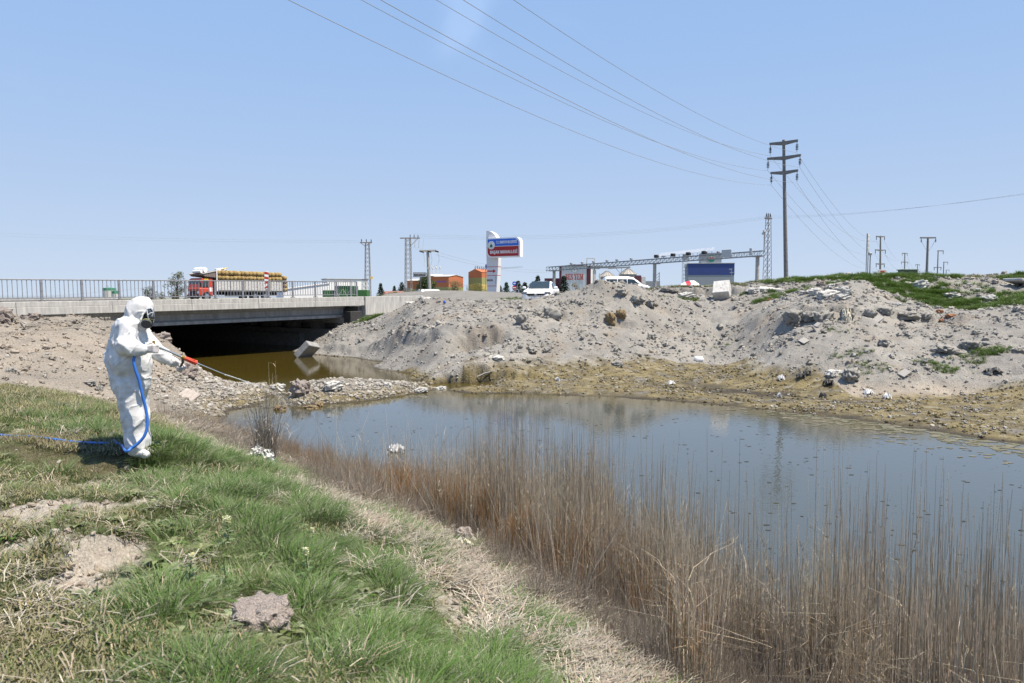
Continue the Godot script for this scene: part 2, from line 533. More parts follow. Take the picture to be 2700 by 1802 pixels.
func base_h(x: float, z: float) -> float:
	var u := (x - GX) * 2.0
	var w := (z - GZ) * 2.0
	var i := int(u)
	var j := int(w)
	if u >= 0 and w >= 0 and i < GW - 1 and j < GD - 1:
		u -= i
		w -= j
		var k := j * GW + i
		return lerpf(lerpf(fine_h[k], fine_h[k + 1], u), lerpf(fine_h[k + GW], fine_h[k + GW + 1], u), w)
	u = clampf((x - WX) * 0.5, 0, WW - 1.001)
	w = clampf((z - WZ) * 0.5, 0, WD - 1.001)
	i = int(u)
	j = int(w)
	u -= i
	w -= j
	var q := j * WW + i
	var h := lerpf(lerpf(wide_h[q], wide_h[q + 1], u), lerpf(wide_h[q + WW], wide_h[q + WW + 1], u), w)
	var away := maxf(maxf(-62.0 - z, absf(x) - 50.0), 0.0) / 14.0
	return lerpf(h, 2.7, smoothstep(0.0, 1.0, away))

func near_side(x: float, z: float) -> bool:
	return ((x + 9.5) * 24.0 - (z + 21.0) * 18.5) / 30.3 < 2.2 and z > -14.8

func scarp(x: float, z: float, h: float) -> float:
	var p := Vector2(x, z)
	for s in scarps:
		var a: Vector2 = s[0]
		var ab: Vector2 = s[1] - a
		var l := ab.length()
		var reach: float = minf(l * 0.8, 3.0)
		var u := (p - a).dot(ab) / l
		if u < -0.3 or u > l + 0.3:
			continue
		var sd := -(p - a).cross(ab) / l * -1.0
		sd = ab.cross(p - a) / l * -1.0
		sd += 0.3 * n_big.get_noise_2d(x * 2.0, z * 2.0 + 40.0) + 0.12 * n_mid.get_noise_2d(x * 1.5, z * 1.5)
		if sd < -reach or sd > reach:
			continue
		var ends := smoothstep(-0.3, 0.5, u) * smoothstep(l + 0.3, l - 0.5, u)
		h += s[2] * ends * (0.4 * smoothstep(-s[3], s[3], sd) * smoothstep(reach, s[3], sd) - 0.6 * smoothstep(s[3], -s[3], sd) * smoothstep(-reach, -s[3], sd))
	return h

func ground(x: float, z: float) -> float:      # height of the ground with its lumps
	var h := base_h(x, z)
	h = scarp(x, z, h)
	if near_side(x, z):
		var b := bare(x, z)
		return h + 0.05 * n_big.get_noise_2d(x * 2.0, z * 2.0) + (0.022 + 0.03 * b) * n_mid.get_noise_2d(x * 3.0, z * 3.0) - b * 0.07 * (n_crumb.get_noise_2d(x * 1.6, z * 1.6) + 0.5)
	if z < -62.0 or absf(x) > 48:
		return h
	var dry := smoothstep(0.02, 0.7, h)
	var rough := 0.35 + 0.65 * smoothstep(-0.25, 0.3, n_patch.get_noise_2d(x * 2.0, z * 2.0))
	var soft := 1.0 - 0.75 * smoothstep(-44.0, -50.0, z)
	h += dry * soft * (0.15 * n_big.get_noise_2d(x * 1.5, z * 1.5) + 0.1 * rough * n_mid.get_noise_2d(x, z))
	h -= (0.015 + 0.075 * dry * rough) * soft * (n_crumb.get_noise_2d(x, z) + 0.5) * smoothstep(-0.1, 0.05, h)
	h -= (0.04 + 0.13 * dry * rough) * soft * (n_clod.get_noise_2d(x, z) + 0.45) * smoothstep(-0.3, 0.05, h)
	return h

func ground_color(x: float, z: float, h: float) -> Color:
	var k := n_patch.get_noise_2d(x, z)
	var k2 := n_mid.get_noise_2d(x * 0.6, z * 0.6)
	if near_side(x, z):
		var s := shore_s(x, z)
		var c := Color(0.17, 0.14, 0.085).lerp(Color(0.5, 0.45, 0.385), bare(x, z))
		c = c.lerp(Color(0.26, 0.225, 0.17), smoothstep(3.2, 2.2, s) * smoothstep(0.8, 1.6, s) * 0.7)
		c = c.lerp(Color(0.09, 0.075, 0.05), smoothstep(1.6, 0.3, s))
		return c * (1.0 + 0.25 * k2)
	var c := Color(0.40, 0.382, 0.352).lerp(Color(0.335, 0.32, 0.297), clampf(0.5 + k * 1.4, 0, 1))
	if x < -5.0 and z > -31.0:
		c = Color(0.41, 0.36, 0.305).lerp(Color(0.35, 0.315, 0.27), clampf(0.5 + k * 1.4, 0, 1))
	c = c.lerp(Color(0.36, 0.3, 0.235), smoothstep(0.15, 0.55, n_patch.get_noise_2d(x * 1.7 + 50, z * 1.7)) * 0.5)
	if z < -50.0:
		c = c.lerp(Color(0.3, 0.29, 0.27), 0.7)
	if z > -33.0 and h < 0.9:
		var algae := smoothstep(0.95, 0.4, h + k2 * 0.35) * smoothstep(-0.5, 0.15, k2 + 0.35)
		if x < -2.0:
			algae *= smoothstep(0.35, 0.1, h)
		elif x > 11.5 and z < -22.0:
			algae *= smoothstep(-24.4, -23.4, z)
			c = c.lerp(Color(0.46, 0.4, 0.33), smoothstep(0.6, 0.2, h))
		c = c.lerp(Color(0.165, 0.125, 0.04).lerp(Color(0.3, 0.24, 0.1), clampf(0.5 + k2, 0, 1)), algae * 0.9)
		c = c.lerp(Color(0.075, 0.06, 0.03), algae * 0.75 * smoothstep(0.12, 0.4, n_mid.get_noise_2d(x * 2.2 + 30.0, z * 2.2)))
		c = c.lerp(Color(0.45, 0.42, 0.36), 0.6 * smoothstep(0.25, 0.45, n_mid.get_noise_2d(x * 1.1 - 60.0, z * 2.0)))
	c = c.lerp(Color(0.06, 0.047, 0.028), smoothstep(0.07, 0.0, h + 0.02 * k2))
	return c * (1.0 + 0.22 * k2)

func bare(x: float, z: float) -> float:      # how bare of grass the near bank is
	var b := 0.0
	for s in [[90, 1370, 170, 55], [250, 1360, 60, 22], [230, 1255, 80, 20], [0, 1165, 40, 25], [40, 1490, 130, 45], [270, 1490, 130, 85], [200, 1570, 130, 55], [330, 1350, 50, 20], [680, 1610, 110, 40], [820, 1520, 110, 30], [1180, 1460, 110, 60]]:
		var d: float = 1.72 * F / (s[1] - 786.0)
		var cx: float = (s[0] - 1350.0) / F * d
		var rx: float = s[2] / F * d
		var rz: float = s[3] * d / (s[1] - 786.0)
		var q := sqrt(((x - cx) / rx) ** 2 + ((-z - d) / rz) ** 2)
		b = maxf(b, smoothstep(1.1, 0.65, q * 0.8 + 0.5 * n_mid.get_noise_2d(x * 1.6, z * 1.6) + 0.45 * n_mid.get_noise_2d(x * 6.0, z * 6.0)))
	return b

func patch(called: String, x0: float, x1: float, z0: float, z1: float, step: float, m: Material, drop := 0.0, hole := Rect2()) -> void:
	var nx := int(ceil((x1 - x0) / step)) + 1
	var nz := int(ceil((z1 - z0) / step)) + 1
	var v := PackedVector3Array()
	var c := PackedColorArray()
	v.resize(nx * nz)
	c.resize(nx * nz)
	for j in nz:
		for i in nx:
			var x := minf(x0 + i * step, x1)
			var z := minf(z0 + j * step, z1)
			var h := ground(x, z)
			v[j * nx + i] = Vector3(x, h - drop, z)
			c[j * nx + i] = ground_color(x, z, h)
	var n := PackedVector3Array()
	n.resize(nx * nz)
	var ix := PackedInt32Array()
	for j in nz:
		for i in nx:
			var k := j * nx + i
			var dx := v[k + 1 if i < nx - 1 else k] - v[k - 1 if i > 0 else k]
			var dz := v[k + nx if j < nz - 1 else k] - v[k - nx if j > 0 else k]
			n[k] = dz.cross(dx).normalized()
			if i < nx - 1 and j < nz - 1:
				var mid := v[k]
				if hole.size.x > 0 and hole.has_point(Vector2(mid.x, mid.z)) and hole.has_point(Vector2(v[k + nx + 1].x, v[k + nx + 1].z)):
					continue
				ix.append_array(PackedInt32Array([k, k + 1, k + nx, k + 1, k + nx + 1, k + nx]))
	var a := []
	a.resize(Mesh.ARRAY_MAX)
	a[Mesh.ARRAY_VERTEX] = v; a[Mesh.ARRAY_NORMAL] = n; a[Mesh.ARRAY_COLOR] = c; a[Mesh.ARRAY_INDEX] = ix
	var am := ArrayMesh.new()
	am.add_surface_from_arrays(Mesh.PRIMITIVE_TRIANGLES, a)
	struct(called, am, m)

func build_land() -> void:
	patch("near_bank_ground", -9.5, 8.0, -9.3, 2.0, 0.06, M.soil)
	patch("middle_bank_ground", -17.0, 15.0, -21.2, -9.2, 0.09, M.earth, 0.003)
	patch("far_bank_ground", -27.0, 34.0, -47.0, -21.0, 0.075, M.earth, 0.006)
	patch("level_ground", -70.0, 76.0, -88.0, -46.6, 0.6, M.earth, 0.05)
	patch("side_ground", -70.0, 76.0, -48.0, 8.0, 1.0, M.earth, 0.12, Rect2(-16.5, -46.0, 31.0, 47.0))
	var far := Mb.new()
	far.col = Color(0.24, 0.25, 0.17)
	for r in [[-4000, 4000, -6000, -86.5], [-4000, -69.5, -86.5, 7.5], [75.5, 4000, -86.5, 7.5], [-4000, 4000, 7.5, 2000]]:
		far.quad(Vector3(r[0], 2.6, r[3]), Vector3(r[1], 2.6, r[3]), Vector3(r[1], 2.6, r[2]), Vector3(r[0], 2.6, r[2]))
	struct("plain", far, vcol(grained(mat(1, 1, 1, 1.0), tex.cloud, 0.01)))

func build_water() -> void:
	var w := Mb.new()
	var nx := 116
	var nz := 132
	var step := 0.6
	for j in nz:
		for i in nx:
			var x := -36.0 + i * step
			var z := -70.0 + j * step
			var deep := smoothstep(0.02, 0.3, -base_h(x, z))
			var c := Color(0.07, 0.058, 0.022).lerp(Color(0.062, 0.07, 0.066), deep)
			var stream := smoothstep(-26.0, -29.5, z) * smoothstep(0.0, -2.0, x)
			c = c.lerp(Color(0.062, 0.047, 0.008), stream)
			w.col = c
			w.vert(Vector3(x, 0, z), Vector3.UP)
			if i and j:
				var k := j * nx + i
				w.ix.append_array(PackedInt32Array([k - nx - 1, k - nx, k - 1, k - nx, k, k - 1]))
	var m := vcol(mat(1, 1, 1, 0.04))
	m.metallic_specular = 0.36
	var f := noise(FastNoiseLite.TYPE_SIMPLEX_SMOOTH, 0.02, 5, 3)
	var t := NoiseTexture2D.new()
	t.width = 512; t.height = 512; t.seamless = true; t.noise = f
	m.heightmap_enabled = true
	m.heightmap_texture = t
	m.heightmap_scale = 0.12
	m.uv1_triplanar = true
	m.uv1_world_triplanar = true
	m.uv1_scale = Vector3(0.5, 0.5, 0.5)
	struct("water", w, m)


# ---------------------------------------------------------------- the bridge
var bridge_frame: Transform3D

func build_bridge() -> void:
	var x := Vector3(0.576, 0.0132, -0.817).normalized()
	var z := x.cross(Vector3.UP).normalized()
	bridge_frame = Transform3D(Basis(x, z.cross(x), z), Vector3(-22.75, 0, -32))
	var t := thing("road_bridge", "wide grey concrete road bridge with long girders over the brown stream", "bridge")
	t.transform = bridge_frame
	var L0 := -12.0
	var L1 := 21.7
	var mb: Mb
	for k in 8:      # edge beam cast in lengths
		var a := L0 + (L1 - L0) * k / 8.0
		var b := L0 + (L1 - L0) * (k + 1) / 8.0
		mb = Mb.new()
		mb.cbox(Vector3((a + b) * 0.5, 2.775, -0.1), Vector3(b - a - 0.012, 0.36, 0.5), 0.015)
		part("edge_beam", mb, M.concrete, t)
		mb = Mb.new()
		mb.cbox(Vector3((a + b) * 0.5, 3.085, -0.112), Vector3(b - a - 0.012, 0.25, 0.48), 0.015)
		part("kerb", mb, M.concrete, t)
	mb = Mb.new()
	mb.box(Vector3((L0 + L1) * 0.5, 2.72, -17.4), Vector3(L1 - L0, 0.25, 34.0))
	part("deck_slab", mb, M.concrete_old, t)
	mb = Mb.new()
	mb.box(Vector3((L0 + L1) * 0.5, 2.93, -17.4), Vector3(L1 - L0, 0.15, 33.9))
	part("roadway", mb, M.asphalt, t)
	mb = Mb.new()
	mb.box(Vector3((L0 + L1) * 0.5, 3.06, -1.1), Vector3(L1 - L0, 0.1, 1.4))
	part("footway", mb, M.concrete_old, t)
	mb = Mb.new()
	mb.cbox(Vector3((L0 + L1) * 0.5, 3.05, -34.2), Vector3(L1 - L0, 0.3, 0.4), 0.03)
	part("far_parapet", mb, M.concrete, t)
	for k in 18:
		mb = Mb.new()
		var gz := -0.95 - k * 1.9
		var prof := PackedVector2Array([Vector2(-0.3, 1.8), Vector2(0.3, 1.8), Vector2(0.3, 1.97), Vector2(0.11, 2.06), Vector2(0.11, 2.36), Vector2(0.26, 2.44), Vector2(0.26, 2.594), Vector2(-0.26, 2.594), Vector2(-0.26, 2.44), Vector2(-0.11, 2.36), Vector2(-0.11, 2.06), Vector2(-0.3, 1.97)])
		mb.prism(prof, L1 - L0 - 1.3, Vector3((L0 + L1) * 0.5 - 0.4, 0, gz), Basis(Vector3(0, 0, -1), Vector3.UP, Vector3(1, 0, 0)))
		part("girder", mb, M.girder, t)
	# right bank support: low wall, columns, cap beam, back wall
	mb = Mb.new()
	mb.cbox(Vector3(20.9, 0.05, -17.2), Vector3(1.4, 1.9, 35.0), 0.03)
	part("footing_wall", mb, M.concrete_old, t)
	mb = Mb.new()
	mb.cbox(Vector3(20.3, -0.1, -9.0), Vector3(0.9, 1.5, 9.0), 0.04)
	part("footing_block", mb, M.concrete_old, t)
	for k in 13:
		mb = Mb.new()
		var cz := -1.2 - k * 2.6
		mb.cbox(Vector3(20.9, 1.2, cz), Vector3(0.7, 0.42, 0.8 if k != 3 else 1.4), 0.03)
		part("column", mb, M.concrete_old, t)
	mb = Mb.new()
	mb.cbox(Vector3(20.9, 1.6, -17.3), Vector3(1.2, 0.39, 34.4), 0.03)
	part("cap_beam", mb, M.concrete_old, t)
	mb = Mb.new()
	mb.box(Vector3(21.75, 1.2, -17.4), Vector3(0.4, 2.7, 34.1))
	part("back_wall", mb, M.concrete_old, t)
	mb = Mb.new()
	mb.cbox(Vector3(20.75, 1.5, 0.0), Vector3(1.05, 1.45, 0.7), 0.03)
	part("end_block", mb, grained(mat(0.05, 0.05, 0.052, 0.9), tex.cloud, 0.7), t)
	# left bank support
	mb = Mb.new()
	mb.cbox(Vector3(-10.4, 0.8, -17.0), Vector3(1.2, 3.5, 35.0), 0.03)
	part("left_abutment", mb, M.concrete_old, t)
	# wing wall running on to the right
	var w := thing("wing_wall", "pale concrete retaining wall running on from the bridge end into the earth heap", "retaining wall")
	w.transform = bridge_frame
	for s in [[21.75, 22.45, 0.12], [22.47, 25.3, 0.05], [25.32, 28.6, 0.05]]:
		mb = Mb.new()
		mb.cbox(Vector3((s[0] + s[1]) * 0.5, 1.55, -0.15 + s[2]), Vector3(s[1] - s[0], 3.3, 0.45), 0.015)
		part("wall_panel", mb, M.concrete, w)
	mb = Mb.new()
	mb.box(Vector3(22.1, 1.2, 0.2), Vector3(0.66, 1.5, 0.012))
	part("tar_patch", mb, grained(mat(0.1, 0.1, 0.1, 0.9), tex.cloud, 0.7), w)
	# railing
	var r := thing("bridge_railing", "grey steel railing with upright bars along the near edge of the bridge", "railing")
	r.transform = bridge_frame
	var gap := 1.763
	var post := Mb.new()
	post.cbox(Vector3(0, 0.51, 0), Vector3(0.11, 1.02, 0.075), 0.008)
	var foot := Mb.new()
	foot.cbox(Vector3(0, 0.014, 0), Vector3(0.22, 0.028, 0.2), 0.006)
	for s in [[0.08, 0.08], [-0.08, 0.08], [0.08, -0.08], [-0.08, -0.08]]:
		foot.box(Vector3(s[0], 0.035, s[1]), Vector3(0.03, 0.02, 0.03))
	var bar := Mb.new()
	bar.box(Vector3(0, 0.56, 0), Vector3(0.024, 0.84, 0.024))
	var pm := post.mesh()
	var fm := foot.mesh()
	var bm := bar.mesh()
	for k in range(-2, 13):
		var p := part("post", pm, M.galv, r, Vector3(k * gap, 3.21, -0.02))
		part("foot_plate", fm, M.dark_steel, p)
		if k < 12:
			for j in 8:
				var o := part("baluster", bm, M.galv, r, Vector3(k * gap + gap * (j + 1) / 9.0, 3.21, -0.02))
				o.rotation.z = rng.randf_range(-0.008, 0.008)
			var rail := Mb.new()
			rail.cbox(Vector3((k + 0.5) * gap, 4.22, -0.02), Vector3(gap - 0.006, 0.06, 0.085), 0.01)
			part("top_rail", rail, M.galv, r)
			rail = Mb.new()
			rail.box(Vector3((k + 0.5) * gap, 3.36, -0.02), Vector3(gap - 0.12, 0.045, 0.045))
			part("bottom_rail", rail, M.galv, r)
	# hazard marker behind the railing
	var at := bridge_frame * Vector3(14.5, 3.1, -0.75)
	var h := thing("hazard_marker", "red and white chevron hazard marker on a post behind the bridge railing", "road sign", at, 0.35)
	mb = Mb.new()
	mb.tube([Vector3(0, 0, 0), Vector3(0, 1.75, 0)], [0.03], 8)
	part("post", mb, M.galv, h)
	mb = Mb.new()
	mb.box(Vector3(0, 1.2, 0.045), Vector3(0.24, 1.1, 0.015))
	part("panel", mb, M.white, h)
	for k in 4:
		mb = Mb.new()
		var y := 0.66 + k * 0.29
		var l := PackedVector2Array([Vector2(-0.118, y + 0.04), Vector2(0.118, y - 0.0), Vector2(0.118, y + 0.13), Vector2(-0.118, y + 0.19)])
		if k < 2:
			l = PackedVector2Array([Vector2(-0.118, y), Vector2(0.118, y + 0.09), Vector2(0.118, y + 0.24), Vector2(-0.118, y + 0.11)])
		mb.prism(l, 0.004, Vector3(0, 0, 0.0556))
		part("red_stripe", mb, M.red, h)


# ---------------------------------------------------------------- helpers for far things
const LAND := 2.62
func site(px: float, d: float, y := LAND) -> Vector3:
	var p := P(px, 786, d)
	return Vector3(p.x, y, -d)

func hgt(py: float, d: float, y := LAND) -> float:
	return P(1350, py, d).y - y

func wid(n: float, d: float) -> float:
	return n / F * d

func words(s: String, size: float, depth: float, bold := true, serif := false) -> TextMesh:
	var t := TextMesh.new()
	var f := SystemFont.new()
	f.font_names = PackedStringArray(["Droid Serif" if serif else "Droid Sans"])
	f.font_weight = 700 if bold else 400
	t.font = f
	t.text = s
	t.font_size = 64
	t.pixel_size = size / 64.0
	t.depth = depth
	t.curve_step = 1.0
	return t

func write_on(parent: Node3D, s: String, m: Material, at: Vector3, width: float, height: float, serif := false, called := "lettering") -> void:
	var t := words(s, 1.0, 0.02, true, serif)
	var o := part(called, t, m, parent, at)
	var b := t.get_aabb()
	o.scale = Vector3(width / maxf(b.size.x, 0.01), height / maxf(b.size.y, 0.01), 1.0)

func lattice_pole(label: String, at: Vector3, h: float, w0: float, w1: float, levels: int, group: String) -> Node3D:
	var t := thing("lattice_pole", label, "utility pole", at, 0.4, group)
	var cage := Mb.new()
	for s in [[-1, -1], [1, -1], [1, 1], [-1, 1]]:
		var leg := Mb.new()
		leg.bar(Vector3(s[0] * w0, 0, s[1] * w0) * 0.5, Vector3(s[0] * w1 * 0.5, h, s[1] * w1 * 0.5), w0 * 0.07, w0 * 0.07)
		part("leg", leg, M.rust_pale, t)
	for k in levels:
		var a := lerpf(w0, w1, float(k) / levels) * 0.5
		var b := lerpf(w0, w1, float(k + 1) / levels) * 0.5
		var y0 := h * k / levels
		var y1 := h * (k + 1) / levels
		for f in 4:
			var r := Basis(Vector3.UP, f * PI / 2)
			cage.bar(r * Vector3(-a, y0, a), r * Vector3(b, y1, b), w0 * 0.028, w0 * 0.028)
			cage.bar(r * Vector3(a, y0, a), r * Vector3(-b, y1, b), w0 * 0.028, w0 * 0.028)
	part("lattice", cage, M.rust, t)
	return t

func insulator(parent: Node3D, at: Vector3, len: float, up := -1.0) -> void:
	var mb := Mb.new()
	var prof := [Vector2(0.02, 0)]
	for k in 4:
		var y := len * (0.25 + k * 0.14)
		prof.append_array([Vector2(0.04, y - 0.02), Vector2(len * 0.17, y + len * 0.03), Vector2(0.05, y + len * 0.08)])
	prof.append(Vector2(0.03, len))
	mb.lathe(prof, 8, Vector3(0, 0 if up > 0 else -len, 0))
	part("insulator", mb, M.black, parent, at)

func cable(label: String, a: Vector3, b: Vector3, sag: float, r: float, group: String, n := 28) -> void:
	var pts := []
	for i in n + 1:
		var t := float(i) / n
		pts.append(a.lerp(b, t) + Vector3.DOWN * (4.0 * sag * t * (1.0 - t)))
	var mb := Mb.new()
	mb.tube(pts, [r], 5, false)
	one("power_cable", mb, M.wire, label, "cable", Vector3.ZERO, group)

func three_arm_pole(label: String, base: Vector3, lean: Vector3, h: float, arms: Array, r: float, turn: float, group: String, fine: bool) -> Array:
	var t := thing("concrete_pole", label, "utility pole", base, 0.0, group)
	var mb := Mb.new()
	mb.tube([Vector3(0, -1, 0) - lean / h, lean * 0.5 + Vector3.UP * h * 0.5, lean + Vector3.UP * h], [r, r * 0.78, r * 0.58], 14 if fine else 8)
	part("shaft", mb, M.pole, t)
	var ax := Vector3(cos(turn), 0, -sin(turn))
	var ends := []
	for a in arms:
		var y: float = a[0]
		var c: Vector3 = lean * (y / h) + Vector3.UP * y
		mb = Mb.new()
		for s in [-1.0, 1.0]:
			var e: float = a[1] if s < 0 else a[2]
			if e <= 0.0:
				continue
			var p0 := c + Vector3.DOWN * 0.12
			var p1: Vector3 = c + ax * s * e + Vector3.UP * 0.02
			var up := Vector3.UP
			var zz := ax.cross(up)
			var q := []
			for k in [[p0, 0.21, 0.17], [p1, 0.12, 0.1]]:
				for o in [[-1, -1], [1, -1], [1, 1], [-1, 1]]:
					q.append(k[0] + up * (o[0] * k[1]) + zz * (o[1] * k[2]))
			if s > 0:
				mb.hexa([q[0], q[3], q[2], q[1], q[4], q[7], q[6], q[5]])
			else:
				mb.hexa(q)
			var tip: Vector3 = c + ax * s * (e - 0.1) + Vector3.DOWN * 0.14
			ends.append(base + tip + Vector3.DOWN * 1.15 * (h / 17.0))
			if fine:
				insulator(t, tip, 1.15)
			else:
				var ib := Mb.new()
				ib.tube([Vector3.ZERO, Vector3.DOWN * 0.9], [0.09], 5)
				part("insulator", ib, M.black, t, tip)
		part("cross_arm", mb, M.pole, t)
	return ends

func t_pole(label: String, base: Vector3, h: float, r: float, left: float, right: float, turn: float, m: Material, lower := 0.0) -> Node3D:
	var t := thing("arm_pole", label, "utility pole", base, turn)
	var mb := Mb.new()
	mb.tube([Vector3(0, -1, 0), Vector3(0, h, 0)], [r, r * 0.62], 10)
	part("shaft", mb, m, t)
	mb = Mb.new()
	mb.box(Vector3((right - left) * 0.5, h - 0.1, 0), Vector3(left + right, 0.26, 0.26))
	part("cross_arm", mb, m, t)
	if lower > 0.0:
		mb = Mb.new()
		mb.box(Vector3(0, lower, 0), Vector3((left + right) * 1.25, 0.2, 0.2))
		part("cross_arm", mb, m, t)
	return t

# ---------------------------------------------------------------- trees and bushes
func leaf_blob(mb: Mb, at: Vector3, r: Vector3, count: int, size: float, cols: Array, hollow := 0.5) -> void:
	for i in count:
		var d := Vector3(rng.randfn(), rng.randfn(), rng.randfn()).normalized()
		var k := hollow + (1.0 - hollow) * sqrt(rng.randf())
		var p := at + d * r * k
		var n := (d + Vector3(rng.randfn(), rng.randfn(), rng.randfn()) * 0.6).normalized()
		var u := n.cross(Vector3(rng.randfn(), rng.randfn(), rng.randfn())).normalized()
		var w := n.cross(u)
		var s := size * rng.randf_range(0.6, 1.3)
		mb.col = cols[rng.randi() % cols.size()] * rng.randf_range(0.75, 1.2)
		mb.quad(p - u * s * 0.5, p - w * s * 0.4, p + u * s * 0.5, p + w * s * 0.4)

func tree(called: String, label: String, category: String, at: Vector3, h: float, w: float, cols: Array, trunk: float, dense: float, leaf: float, group := "", clumps := 14) -> void:
	var t := thing(called, label, category, at, 0.0, group)
	var mb := Mb.new()
	var crown := Mb.new()
	var top := Vector3(rng.randf_range(-0.1, 0.1) * w, h * 0.75, 0)
	mb.tube([Vector3(0, -0.3, 0), top * 0.45 + Vector3(0.05 * w, 0, 0), top], [h * 0.035, h * 0.022, h * 0.006], 7)
	for i in clumps:
		var a := rng.randf() * TAU
		var y := lerpf(trunk, 0.92, (i + rng.randf()) / clumps)
		var prof := sin(PI * clampf((y - trunk) / (1.0 - trunk) * 0.8 + 0.15, 0, 1))
		var rr := w * 0.5 * prof * rng.randf_range(0.35, 0.8)
		var c := Vector3(cos(a) * rr, y * h, sin(a) * rr)
		mb.tube([Vector3(0, h * y * 0.55, 0), c * Vector3(0.5, 0.85, 0.5), c], [h * 0.012, h * 0.008, h * 0.003], 5, false)
		var cr := w * 0.23 * rng.randf_range(0.7, 1.25)
		leaf_blob(crown, c, Vector3(cr, cr * 0.8, cr), int(dense), leaf, cols, 0.3)
	part("trunk", mb, M.rust, t)
	part("crown", crown, M.leaf, t)

func conifer(label: String, at: Vector3, h: float, w: float, group := "", dark := 1.0) -> void:
	var t := thing("conifer", label, "tree", at, rng.randf() * 3.0, group)
	var mb := Mb.new()
	mb.tube([Vector3(0, -0.3, 0), Vector3(0, h, 0)], [h * 0.03, h * 0.004], 6)
	part("trunk", mb, M.rust, t)
	var crown := Mb.new()
	var tiers := 15
	for k in tiers:
		var y := 0.06 + 0.9 * k / tiers
		var r := w * 0.5 * pow(1.0 - y, 0.8) + 0.02 * w
		var n := int(10 - k * 0.35)
		for j in n:
			var a := TAU * (j + rng.randf() * 0.7) / n
			var tip := Vector3(cos(a) * r, y * h - r * 0.28, sin(a) * r) * rng.randf_range(0.85, 1.12)
			tip.y = y * h - r * rng.randf_range(0.1, 0.35)
			var root := Vector3(0, y * h + 0.05 * h, 0)
			for q in 9:
				var f := (q + 1.5) / 10.0
				var p := root.lerp(tip, f)
				var s := h * 0.055 * (1.15 - f * 0.6)
				crown.col = Color(0.02, 0.045, 0.022) * rng.randf_range(0.6, 1.5) * dark
				var d := Vector3(rng.randfn(), rng.randfn() * 0.5, rng.randfn()).normalized() * s
				var e := (tip - root).normalized() * s
				crown.tri(p - d, p + e, p + d)
				crown.tri(p + d + Vector3.DOWN * s * 0.3, p + e + Vector3.UP * s * 0.3, p - d)
	part("needles", crown, M.leaf, t)


